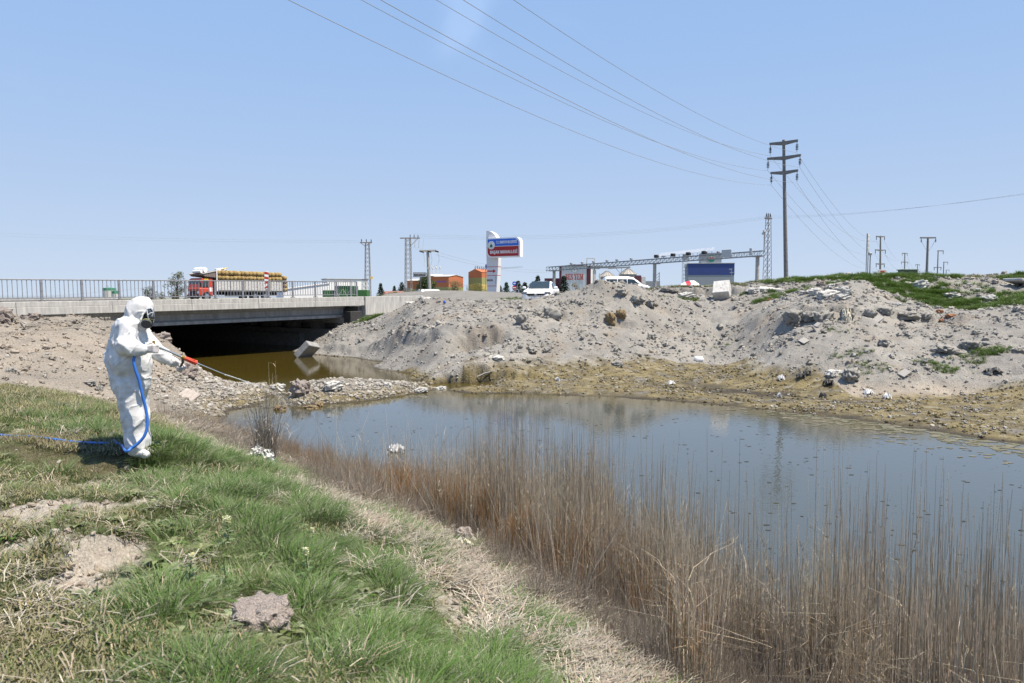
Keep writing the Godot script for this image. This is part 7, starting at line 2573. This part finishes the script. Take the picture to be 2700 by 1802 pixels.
func boulders() -> void:
	var grey = M.stone_grey
	var white = M.stone_white
	var tan := grained(mat(0.33, 0.24, 0.13, 0.95), tex.grit, 2.0, 2.0, tex.cells)
	var pink := grained(mat(0.44, 0.38, 0.345, 0.95), tex.grit, 4.0, 2.0, tex.cells)
	var brick := grained(mat(0.45, 0.22, 0.12, 0.95), tex.grit, 3.0)
	# pixel, pixel, distance, half width, half height, material, angular, label, category
	var list := [
		[2093, 828, 33, 0.42, 0.32, grey, false, "large rough grey clod at the left end of the clod ridge", "clod"],
		[2138, 824, 33, 0.36, 0.25, grey, false, "smooth-topped grey clod second from the left on the clod ridge", "clod"],
		[2172, 838, 32.5, 0.42, 0.3, grey, false, "dark bulky clod below the ridge, left of the hanging sheet", "clod"],
		[2235, 822, 32.8, 0.34, 0.3, grey, false, "upright dark clod right behind the hanging sheet", "clod"],
		[2295, 825, 33, 0.26, 0.22, grey, false, "narrow dark clod right of the hanging sheet on the ridge", "clod"],
		[2335, 818, 33.2, 0.34, 0.2, grey, false, "low grey clod in the middle of the ridge right of the sheet", "clod"],
		[2395, 830, 33, 0.5, 0.22, grey, false, "broad flat grey clod at the right part of the clod ridge", "clod"],
		[2440, 828, 33.4, 0.3, 0.17, grey, false, "small grey clod at the right end of the ridge before the green slope", "clod"],
		[2478, 820, 34, 0.16, 0.1, brick, true, "orange-brown brick lump at the foot of the green slope", "rubble"],
		[2507, 833, 33.5, 0.22, 0.09, brick, true, "long orange brick fragment right of the other brick lump", "rubble"],
		[2487, 842, 33, 0.17, 0.09, brick, true, "flat orange brick fragment below the two others", "rubble"],
		[2243, 990, 26, 0.32, 0.26, grey, false, "round grey boulder at mid height of the right bank", "boulder"],
		[2200, 985, 26.2, 0.3, 0.14, white, true, "flat pointed pale stone left of the round grey boulder", "stone"],
		[2330, 905, 29, 0.22, 0.15, grey, false, "dark clod lying alone on the upper right bank", "clod"],
		[2500, 920, 28.5, 0.4, 0.16, grey, false, "long low dark clod on the right bank below the green slope", "clod"],
		[2560, 908, 29, 0.33, 0.17, grey, false, "humped grey clod right of the long low one", "clod"],
		[2685, 925, 28, 0.22, 0.12, grey, false, "small dark clod near the right edge of the bank", "clod"],
		[1250, 1062, 25.2, 0.0, 0.0, grey, false, "", ""],
		[1300, 842, 36.5, 0.0, 0.0, grey, false, "", ""],
		[1455, 823, 38, 0.52, 0.38, grey, false, "big cracked grey clod on top of the middle heap below the sedan", "clod"],
		[1420, 828, 38, 0.3, 0.26, grey, false, "smaller grey clod touching the big cracked one on its left", "clod"],
		[1375, 842, 36.8, 0.28, 0.3, grey, false, "upright dark clod at the edge of the middle heap", "clod"],
		[1385, 862, 36, 0.24, 0.2, grey, false, "dark clod just below the upright one on the middle heap", "clod"],
		[1715, 800, 40, 0.3, 0.2, grey, false, "dark clod at the right foot of the spoil heap", "clod"],
		[1680, 788, 40, 0.36, 0.26, grey, false, "bulging dark clod on the right side of the spoil heap", "clod"],
		[1640, 768, 40, 0.3, 0.22, grey, false, "rough clod near the top of the spoil heap", "clod"],
		[1610, 838, 37.2, 0.26, 0.34, tan, false, "upright tan lump in the face of the middle heap", "clod"],
		[1637, 838, 37.2, 0.26, 0.26, tan, false, "second tan lump in the face of the middle heap, right of the upright one", "clod"],
		[1720, 888, 35, 0.22, 0.15, grey, false, "dark clod alone on the smooth slope of the middle heap", "clod"],
		[1442, 922, 31.5, 0.18, 0.12, grey, false, "small rounded dark stone on the lower middle heap", "stone"],
		[1405, 925, 31.4, 0.22, 0.13, grey, false, "dark stone left of the small rounded one", "stone"],
		[1628, 958, 30.5, 0.26, 0.15, grey, true, "dark greenish stone on the yellow mud flat", "stone"],
		[1310, 947, 29.6, 0.33, 0.14, white, false, "pale flat stone on the lip of the undercut bank", "stone"],
		[795, 1027, 25.2, 0.42, 0.34, pink, true, "big brown stone at the left end of the dam by the gap", "stone"],
		[878, 1017, 25.6, 0.3, 0.16, white, true, "large white stone on top of the rubble dam", "stone"],
		[730, 1022, 25.4, 0.26, 0.15, white, true, "whitish stone on the far side of the dam gap", "stone"],
		[822, 1077, 22.3, 0.24, 0.12, tan, true, "yellow-brown stone at the water's edge below the dam", "stone"],
		[842, 1068, 22.6, 0.16, 0.13, tan, true, "dark yellow stone leaning on its neighbour below the dam", "stone"],
		[738, 1078, 21.8, 0.18, 0.1, tan, true, "yellowish stone in the dam gap by the water", "stone"],
		[1022, 1015, 26.8, 0.18, 0.1, white, true, "white stone on the crest of the dam towards its right end", "stone"],
		[1160, 1027, 26.6, 0.24, 0.12, white, true, "pale stone at the right tip of the dam", "stone"],
		[1110, 1028, 26.2, 0.26, 0.1, white, true, "flat pale stone near the right tip of the dam", "stone"],
		[85, 838, 23.8, 0.3, 0.17, pink, true, "rounded pale stone on the crest of the left heap", "stone"],
		[4, 832, 22.5, 0.3, 0.28, pink, true, "pale rock at the left edge on the crest of the left heap", "stone"],
		[28, 978, 18.5, 0.12, 0.08, grey, true, "small dark stone low on the left heap", "stone"],
		[235, 1010, 17, 0.16, 0.08, grey, true, "dark flat stone low on the left heap behind the person", "stone"],
		[262, 1025, 16.5, 0.1, 0.1, grey, true, "dark upright stone at the foot of the left heap behind the person", "stone"],
		[488, 975, 22.5, 0.36, 0.3, pink, true, "rough pinkish lump at the edge of the left heap by the glove", "stone"],
		[505, 970, 23.5, 0.22, 0.22, pink, true, "pale lump crowning the edge of the left heap beside the stream", "stone"],
		[430, 893, 27.0, 0.3, 0.22, pink, true, "pale jagged stone on the left heap below the bridge", "stone"],
		[2370, 805, 36.5, 0.2, 0.12, white, true, "white angular stone on the right flank of the cone-shaped heap", "stone"],
		[2428, 752, 42.5, 0.55, 0.42, white, true, "big whitish boulder in the green weeds", "boulder"],
		[2398, 750, 42.5, 0.4, 0.16, white, true, "flat pale stone left of the big boulder in the weeds", "stone"],
		[2510, 780, 41, 0.62, 0.22, white, true, "long pale stone half overgrown on the green slope", "stone"],
		[2470, 772, 41.3, 0.4, 0.14, white, true, "low pale stone left of the long one on the green slope", "stone"],
		[2610, 788, 39, 0.5, 0.3, white, true, "white pointed stone in the weeds on the right slope", "stone"],
		[2580, 762, 42, 0.22, 0.1, white, true, "small white stone on the bare grey patch of the right slope", "stone"],
		[2600, 732, 44, 0.12, 0.08, white, true, "tiny white stone high on the bare right slope", "stone"],
		[2535, 822, 37, 0.2, 0.1, white, true, "white stone at the foot of the green slope", "stone"],
		[2185, 778, 40.5, 0.7, 0.3, white, true, "biggest white rock of the rubble left of the cone-shaped heap", "rock"],
		[2225, 768, 40.5, 0.5, 0.26, white, true, "white rock right of the biggest one, against the cone-shaped heap", "rock"],
		[2150, 770, 41, 0.42, 0.22, white, true, "white rock left of the biggest one in the rubble", "rock"],
		[2200, 755, 41.6, 0.5, 0.22, white, true, "white rock at the back of the rubble by the crest", "rock"],
		[2165, 748, 42.2, 0.34, 0.26, pink, true, "upright pinkish rock at the back left of the rubble", "rock"],
		[2220, 790, 40, 0.4, 0.2, white, true, "white rock at the front right of the rubble", "rock"],
		[2133, 772, 41, 0.55, 0.2, white, true, "broad flat white rock at the left of the rubble", "rock"],
		[1988, 765, 42.6, 0.5, 0.24, white, true, "pale rounded rock beside the concrete slab in the weeds", "rock"],
		[1895, 785, 42.5, 0.42, 0.14, white, true, "low white stone left below the pitted concrete block", "stone"],
		[1848, 782, 42.6, 0.32, 0.16, white, true, "white stone left of the pitted concrete block", "stone"],
		[1808, 772, 43.6, 0.62, 0.2, white, true, "broken white slab piece above the small green weeds", "stone"],
		[1755, 768, 44, 0.36, 0.18, grey, true, "grey stone at the left of the stony shelf", "stone"],
		[1775, 770, 44, 0.4, 0.12, grey, true, "flat grey stone right of the other on the stony shelf", "stone"],
		[1128, 790, 46, 0.4, 0.18, white, true, "white stone heap piece on the gravel left of the sign tower", "stone"],
		[1112, 785, 47, 0.3, 0.16, white, true, "smaller white stone left of the other on the gravel", "stone"],
		[940, 777, 50, 0.45, 0.12, white, true, "white flat lump on the bank top at the end of the bridge", "stone"],
		[1085, 800, 45.2, 0.5, 0.14, white, true, "flat white lump at the end of the wing wall", "stone"],
		[690, 1630, 4.0, 0.16, 0.11, pink, false, "crumbly pinkish boulder lying in the foreground grass", "boulder"],
	]
	var cache := {}
	var n := 0
	for s in list:
		n += 1
		if s[3] <= 0.0:
			continue
		var key := "%d%s" % [n % 5, s[6]]
		if n == list.size():
			key = "near"
		if not cache.has(key):
			cache[key] = (rock(100 + n, Vector3.ONE, 0.17, 24, 1.4) if key == "near" else rock(100 + n, Vector3.ONE, 0.34 if s[6] else 0.4, 8 if s[6] else 9, 1.1 if s[6] else 1.3, s[6])).mesh()
		var p := lie(s[0], s[1] + s[4] / s[2] * F * 0.6, s[2])
		var o := one(String(s[8]).replace(" ", "_"), cache[key], s[5], s[7], s[8], p + Vector3.UP * s[4] * 0.5)
		o.rotation = Vector3(rng.randf_range(-0.15, 0.15), rng.randf() * TAU if absf(s[3] - s[4]) < 0.1 else rng.randf_range(-0.4, 0.4), rng.randf_range(-0.12, 0.12))
		var big := 0.8 if s[6] and s[2] > 36 else 1.0
		o.scale = Vector3(s[3], s[4], s[3] * rng.randf_range(0.7, 1.0)) * big

func slabs() -> void:
	var mb: Mb
	# pitted concrete block tilted on the bank
	var p := lie(1905, 785, 42)
	var t := thing("concrete_block", "tilted grey concrete block with a bright pitted upper face on the far bank", "concrete block", p)
	t.basis = Basis(Vector3.UP, -0.35) * Basis(Vector3.RIGHT, 0.75) * Basis(Vector3(0, 0, 1), 0.12)
	mb = Mb.new(); mb.cbox(Vector3(0, 0.3, -0.25), Vector3(0.95, 0.75, 1.05), 0.03)
	part("block", mb, grained(mat(0.66, 0.65, 0.63, 0.9), tex.cloud, 0.6, 0.4, tex.grit), t)
	for q in [[0.1, -0.35], [0.22, -0.42], [0.0, -0.1], [0.2, 0.02]]:
		mb = Mb.new(); mb.lathe([Vector2(0.035, 0), Vector2(0.03, 0.004), Vector2(0.002, 0.005)], 8, Vector3(q[0], 0.676, q[1]))
		part("pit", mb, M.dark_steel, t)
	# slab leaning by the stream under the bridge
	t = thing("leaning_slab", "grey concrete slab leaning out of the stream beside the bridge support", "concrete slab", P(800, 932, 41.5) + Vector3.DOWN * 0.2)
	t.basis = Basis(Vector3.UP, -0.5) * Basis(Vector3(0, 0, 1), -0.75) * Basis(Vector3.RIGHT, -0.25)
	mb = Mb.new(); mb.cbox(Vector3(-0.1, 0.4, 0), Vector3(0.4, 1.1, 1.1), 0.03)
	part("slab", mb, M.concrete_old, t)
	t = thing("overhanging_slab", "thin broken concrete slab jutting out of the weeds on the far crest", "concrete slab", lie(2040, 762, 43.5) + Vector3.UP * 0.02)
	t.basis = Basis(Vector3.UP, 0.1) * Basis(Vector3(0, 0, 1), -0.03) * Basis(Vector3.RIGHT, 0.16)
	mb = Mb.new(); mb.prism(PackedVector2Array([Vector2(-1.1, -0.4), Vector2(-0.4, -0.6), Vector2(0.5, -0.5), Vector2(1.1, -0.1), Vector2(0.8, 0.6), Vector2(-0.6, 0.6)]), 0.14, Vector3.ZERO, Basis(Vector3.RIGHT, Vector3(0, 0, -1), Vector3.UP))
	part("slab", mb, M.concrete, t)
	t = thing("edge_slab", "grey concrete slab sticking out of the slope at the right edge", "concrete slab", lie(2700, 755, 41) + Vector3.UP * 0.15)
	t.basis = Basis(Vector3.UP, 0.3) * Basis(Vector3(0, 0, 1), -0.22)
	mb = Mb.new(); mb.cbox(Vector3(0, 0, 0), Vector3(1.9, 0.16, 1.2), 0.03)
	part("slab", mb, M.concrete, t)
	t = thing("buried_slab", "pinkish flat slab half buried at the foot of the left heap", "concrete slab", lie(492, 1052, 21) + Vector3.UP * 0.05)
	t.basis = Basis(Vector3.UP, -0.3) * Basis(Vector3(0, 0, 1), -0.3) * Basis(Vector3.RIGHT, 0.5)
	mb = Mb.new(); mb.cbox(Vector3.ZERO, Vector3(0.55, 0.1, 0.6), 0.02)
	part("slab", mb, grained(mat(0.5, 0.44, 0.4, 0.9), tex.cloud, 1.0), t)
	for s in [[1300, 822, 39, 0.5, 0.09, 0.14, 0.55, "white board lying slanted on the left slope of the middle heap"], [2315, 848, 31.5, 0.36, 0.12, 0.3, 0.5, "white plaster piece below the clod ridge"], [2145, 872, 30.5, 0.28, 0.1, 0.16, -0.9, "pale plaster piece standing on edge below the ridge's left end"], [2385, 992, 25.8, 0.34, 0.08, 0.25, 0.5, "white flat plate on the lower right bank"], [2120, 900, 29.5, 0.3, 0.06, 0.3, 0.4, "pale flat plate on the slope left below the ridge"], [2155, 862, 31, 0.24, 0.08, 0.18, 0.6, "thin grey plate right of the one standing on edge"], [1840, 805, 41, 0.2, 0.05, 0.5, 0.0, "dark flat board on the edge of the washed-out gully"]]:
		mb = Mb.new(); mb.cbox(Vector3.ZERO, Vector3(s[3] * 1.1, s[4] * 0.6, s[5] * 1.1), 0.01)
		var o := one("plate", mb, grained(mat(0.5, 0.48, 0.45, 0.9), tex.grit, 1.5) if not s[7].contains("dark") else M.dark_steel, s[7], "plate", lie(s[0], s[1], s[2]) + Vector3.UP * 0.08)
		o.basis = Basis(Vector3.UP, 0.3) * Basis(Vector3(0, 0, 1), s[6]) * Basis(Vector3.RIGHT, 0.4)

func sheet(seed_: int, w: float, l: float, amp: float, n := 10) -> Mb:      # crumpled film
	var f := noise(FastNoiseLite.TYPE_SIMPLEX_SMOOTH, 1.0, seed_, 3)
	var mb := Mb.new()
	var rows := []
	for j in n + 1:
		var row := []
		for i in n + 1:
			var u := float(i) / n - 0.5
			var v := float(j) / n - 0.5
			var e := 1.0 - 0.35 * absf(f.get_noise_2d(v * 5.0, 3.0)) * 2.0
			row.append(Vector3(u * w * e, amp * (f.get_noise_2d(u * 6.0, v * 6.0) + 0.6 - 2.0 * (u * u + v * v)), v * l * (1.0 - 0.3 * absf(f.get_noise_2d(u * 5.0, 9.0)) * 2.0)))
		rows.append(row)
	for j in n:
		for i in n:
			mb.quad(rows[j][i], rows[j + 1][i], rows[j + 1][i + 1], rows[j][i + 1])
	return mb

func waste() -> void:
	var film := mat(0.62, 0.62, 0.62, 0.35)
	film.backlight_enabled = true
	film.backlight = Color(0.4, 0.4, 0.4)
	var pink_stone := grained(mat(0.42, 0.36, 0.32, 0.95), tex.grit, 4.0)
	var rag := mat(0.55, 0.52, 0.44, 0.8)
	var o := one("plastic_sheet", sheet(3, 0.45, 1.5, 0.3, 14), rag, "long dirty-white sheet hanging down from the clod ridge", "sheet", lie(2232, 848, 31.8) + Vector3.UP * 0.12)
	o.basis = Basis(Vector3.UP, -0.45) * Basis(Vector3.RIGHT, 0.75)
	# black and white bag caught in the reed tuft
	var p := P(693, 1185, 10.3)
	p.y = ground(p.x, p.z) + 0.12
	var t := thing("caught_bag", "torn white and black plastic bag caught at the foot of the reed tuft", "plastic bag", p)
	var m := part("white_film", sheet(8, 0.26, 0.4, 0.16, 12), film, t, Vector3(0.1, 0.05, 0.08))
	m.basis = Basis(Vector3.RIGHT, 1.1) * Basis(Vector3.UP, 0.5)
	m = part("white_film", sheet(12, 0.16, 0.24, 0.14, 10), film, t, Vector3(-0.08, 0.18, 0.05))
	m.basis = Basis(Vector3.RIGHT, 1.3) * Basis(Vector3(0, 1, 0), -0.6)
	m = part("black_film", sheet(9, 0.24, 0.45, 0.14, 12), M.black, t, Vector3(-0.03, 0.0, 0.02))
	m.basis = Basis(Vector3.RIGHT, 1.2)
	o = one("floating_bag", sheet(14, 0.44, 0.3, 0.16, 14), film, "white plastic bag floating on the pond behind the reeds", "plastic bag", P(1045, 1190, 15.8))
	o.position.y = 0.02
	o = one("plastic_canister", rock(44, Vector3(0.24, 0.15, 0.17), 0.12, 6), M.white, "translucent white plastic canister lying at the mouth of the gully", "canister", lie(1843, 952, 33) + Vector3.UP * 0.1)
	o = one("red_rag", sheet(17, 0.5, 0.3, 0.12, 8), M.red, "small red rag on the far bank below the weeds", "rag", lie(2033, 795, 40.5) + Vector3.UP * 0.05)
	o = one("blue_wrapper", sheet(18, 0.2, 0.18, 0.12, 8), M.blue, "small blue wrapper on the left slope of the middle heap", "wrapper", lie(1172, 802, 42.5) + Vector3.UP * 0.08)
	o = one("white_rag", sheet(19, 0.36, 0.22, 0.1, 10), rag, "white crumpled sheet lying in the straw below the reeds", "sheet", P(1210, 1475, 6.9))
	o.position.y = ground(o.position.x, o.position.z) + 0.1
	o.basis = Basis(Vector3.RIGHT, 0.8)
	o = one("pale_stone", rock(61, Vector3(0.1, 0.13, 0.08), 0.3, 8, 1.1, true), pink_stone, "pale upright stone standing in the straw litter", "stone", Vector3(o.position.x + 0.03, o.position.y, o.position.z - 0.2))
	o = one("yellow_bag", sheet(21, 0.16, 0.4, 0.12, 10), rag, "yellowish bag strip caught in the rushes above the straw", "plastic bag", P(1122, 1355, 8.8))
	o.position.y = ground(o.position.x, o.position.z) + 0.15
	o.basis = Basis(Vector3.RIGHT, 1.3)
	for s in [[2113, 1000, 26, 0.22, "dark grey bundle of torn film on the mud right of the gully"], [2185, 1017, 25, 0.26, "black torn film on the yellow mud below the boulder"], [2170, 1052, 24, 0.16, "black rag at the water's edge on the right"], [2620, 985, 25.5, 0.42, "dark torn film heap on the pale sand at the right"], [2130, 988, 26.3, 0.2, "grey torn film right of the dark bundle"]]:
		o = one("torn_film", sheet(30 + int(s[0]) % 17, s[3] * 1.5, s[3] * 1.2, 0.16, 9), mat(0.03, 0.03, 0.032, 0.5) if s[4].contains("black") else mat(0.09, 0.088, 0.085, 0.7), s[4], "torn film", lie(s[0], s[1], s[2]) + Vector3.UP * 0.08)
	for s in [[2060, 1000, 26.2, 0.18, "white scrap on the yellow mud right of the gully mouth"], [2340, 1050, 23.7, 0.2, "white and black scrap on the mud near the water"], [2055, 1048, 24.3, 0.12, "small white scrap by the water in the mud"], [1770, 1015, 27.8, 0.22, "white plastic scrap on the mud flat by the pond"], [1470, 1005, 28, 0.14, "white scrap on the yellow flat left of the dark stone"], [2290, 1040, 24.6, 0.25, "white film strip lying on the mud"]]:
		o = one("white_scrap", sheet(50 + int(s[0]) % 13, s[3] * 1.6, s[3], 0.15, 8), film, s[4], "scrap", lie(s[0], s[1], s[2]) + Vector3.UP * 0.04)
	# driftwood by the undercut
	var mb := Mb.new()
	mb.tube([Vector3(-0.4, -0.05, 0), Vector3(-0.1, 0.1, 0.05), Vector3(0.15, 0.16, 0), Vector3(0.3, 0.35, 0)], [0.03, 0.025, 0.02, 0.012], 6)
	mb.tube([Vector3(0.1, 0.15, 0), Vector3(0.25, 0.2, 0.1), Vector3(0.4, 0.16, 0.1)], [0.018, 0.014, 0.008], 6)
	one("driftwood", mb, M.stone_white, "bleached forked branch lying before the undercut bank", "branch", lie(1285, 985, 28.4) + Vector3.UP * 0.06)
	# tall tuft by the bag
	var tuft_mb := reed_clump(190, 0.15, 1.1, 0.0038, 0.24, [Color(0.42, 0.37, 0.31), Color(0.36, 0.31, 0.26), Color(0.12, 0.12, 0.1)], 0.4)
	one("reed_tuft", tuft_mb, M.straw, "fan-shaped grey reed tuft standing alone at the water's edge near the person", "reed tuft", Vector3(p.x - 0.02, p.y - 0.1, p.z - 0.15))
	var dry := reed_clump(7, 0.25, 1.25, 0.008, 0.12, [Color(0.45, 0.38, 0.28)], 0.8)
	one("dry_stalks", dry, M.straw, "few dry branching stalks on the dam left of its gap", "stalks", lie(718, 1045, 24) + Vector3.DOWN * 0.05)

func floating() -> void:
	var disc := Mb.new()
	for k in 7:
		var a := TAU * k / 7
		var b := TAU * (k + 1) / 7
		disc.tri(Vector3.ZERO, Vector3(cos(b) * (0.8 + 0.2 * sin(k * 5.0 + 5)), 0, -sin(b)), Vector3(cos(a) * (0.8 + 0.2 * sin(k * 5.0)), 0, -sin(a)))
	for i in range(0, disc.ix.size(), 3):
		var q := disc.ix[i + 1]
		disc.ix[i + 1] = disc.ix[i + 2]
		disc.ix[i + 2] = q
	for i in disc.n.size():
		disc.n[i] = Vector3.UP
	var w := [[], []]
	for i in 2600:
		var z := -rng.randf_range(7.0, 26.0)
		var x := rng.randf_range(-9.0, 14.0)
		if base_h(x, z) > -0.12 or z < -25.5:
			continue
		if n_patch.get_noise_2d(x * 1.3, z * 1.3) < -0.2:
			continue
		var s := 0.008 + 0.028 * pow(rng.randf(), 3.0)
		w[0].append(Transform3D(Basis(Vector3.UP, rng.randf() * TAU).scaled(Vector3(s * rng.randf_range(0.8, 2.2), 1, s)), Vector3(x, 0.006, z)))
		w[1].append(Color(0.03, 0.032, 0.025) * rng.randf_range(0.5, 1.8))
	var fm := vcol(mat(1, 1, 1, 0.8))
	scatter("floating_specks", disc, fm, w[0], w[1], "dark specks of algae floating all over the pond", "algae")
	w = [[], []]
	for i in 6000:
		var t := rng.randf()
		var c := P(lerpf(2080, 2760, t), lerpf(1085, 1190, t), lerpf(22.0, 15.8, t))
		var x := c.x + rng.randfn() * 0.9
		var z := c.z + rng.randfn() * 0.75
		if base_h(x, z) > 0.0 or base_h(x, z) < -0.5 or n_mid.get_noise_2d(x, z * 1.6) < -0.02:
			continue
		var s := 0.02 + 0.06 * pow(rng.randf(), 2.0)
		w[0].append(Transform3D(Basis(Vector3.UP, rng.randf() * TAU).scaled(Vector3(s * 1.6, 1, s)), Vector3(x, 0.005 + 0.003 * rng.randf(), z)))
		w[1].append(Color(0.15, 0.14, 0.1).lerp(Color(0.07, 0.07, 0.035), rng.randf()))
	scatter("algae_scum", disc, fm, w[0], w[1], "pale grey-green algae scum along the right shore of the pond", "algae")


func clouds() -> ImageTexture:      # faint wisps, one of them high before the camera
	var f := noise(FastNoiseLite.TYPE_SIMPLEX_SMOOTH, 2.2, 301, 5)
	var im := Image.create(1536, 768, false, Image.FORMAT_RGBA8)
	for j in 384:
		for i in 1536:
			var az := TAU * i / 1536.0
			var el := PI * (0.5 - j / 768.0)
			var d := Vector3(sin(az) * cos(el), sin(el), -cos(az) * cos(el))
			var n := f.get_noise_3d(d.x * 2.0 + d.y * 2.0, d.y * 3.0, d.z * 2.0)
			var a := smoothstep(0.3, 0.75, n) * 0.25 * smoothstep(0.03, 0.2, el)
			var az2 := az if az < PI else az - TAU
			var q := Vector2((az2 + 0.06 - (el - 0.36) * 0.35) / 0.09, (el - 0.39) / 0.11).length()
			a += smoothstep(1.0, 0.1, q + 0.8 * f.get_noise_3d(d.x * 3.5, d.y * 3.0 - d.x * 2.0, d.z * 3.5)) * 0.5
			q = Vector2(az2 / 0.35, (el - 0.3) / 0.22).length()
			a = clampf(a, 0, 1)
			im.set_pixel(i, j, Color(a, a, a, 1.0))
	return ImageTexture.create_from_image(im)


func _ready() -> void:
	rng.seed = 77
	var cam := Camera3D.new()
	cam.name = "camera"
	cam.fov = rad_to_deg(2.0 * atan(901.0 / F))
	cam.position = Vector3(0, EYE, 0)
	cam.rotation.x = -PITCH
	cam.near = 0.1
	cam.far = 9000.0
	add_child(cam)
	var at := CameraAttributesPhysical.new()
	at.frustum_focal_length = 24.0 * F / 1802.0
	at.frustum_focus_distance = 13.0
	at.exposure_aperture = 4.5
	at.frustum_near = 0.1
	at.frustum_far = 9000.0
	cam.attributes = at
	var env := Environment.new()
	env.background_mode = Environment.BG_SKY
	env.tonemap_mode = Environment.TONE_MAPPER_LINEAR
	env.tonemap_exposure = 1.7
	env.sdfgi_enabled = true
	env.ssao_enabled = true
	env.ssil_enabled = true
	var sky := ProceduralSkyMaterial.new()
	sky.sky_top_color = Color(0.16, 0.28, 0.5).linear_to_srgb()
	sky.sky_horizon_color = Color(0.37, 0.432, 0.515).linear_to_srgb()
	sky.sky_curve = 0.15
	sky.ground_horizon_color = Color(0.45, 0.48, 0.5).linear_to_srgb()
	sky.ground_bottom_color = Color(0.2, 0.2, 0.2).linear_to_srgb()
	sky.sun_angle_max = 1.0
	sky.sky_cover = clouds()
	sky.sky_cover_modulate = Color(0.5, 0.5, 0.5)
	env.sky = Sky.new()
	env.sky.sky_material = sky
	var we := WorldEnvironment.new()
	we.name = "sky"
	we.environment = env
	add_child(we)
	var sun := DirectionalLight3D.new()
	sun.name = "sun"
	sun.light_color = Color(1.0, 0.95, 0.87)
	sun.light_energy = 1.55
	sun.light_angular_distance = 0.5
	sun.shadow_enabled = true
	sun.basis = Basis.looking_at(-Vector3(0.37, 0.9, 0.15).normalized(), Vector3.UP)
	add_child(sun)
	make_materials()
	var t0 := Time.get_ticks_msec()
	lay_land()
	print("lay ", Time.get_ticks_msec() - t0); t0 = Time.get_ticks_msec()
	build_land()
	print("land ", Time.get_ticks_msec() - t0); t0 = Time.get_ticks_msec()
	build_water()
	build_bridge()
	build_background()
	build_vehicles()
	build_person()
	print("person ", Time.get_ticks_msec() - t0); t0 = Time.get_ticks_msec()
	build_rubble()
	print("rubble ", Time.get_ticks_msec() - t0); t0 = Time.get_ticks_msec()
	build_plants()
	print("built ", Time.get_ticks_msec() - t0); t0 = Time.get_ticks_msec()
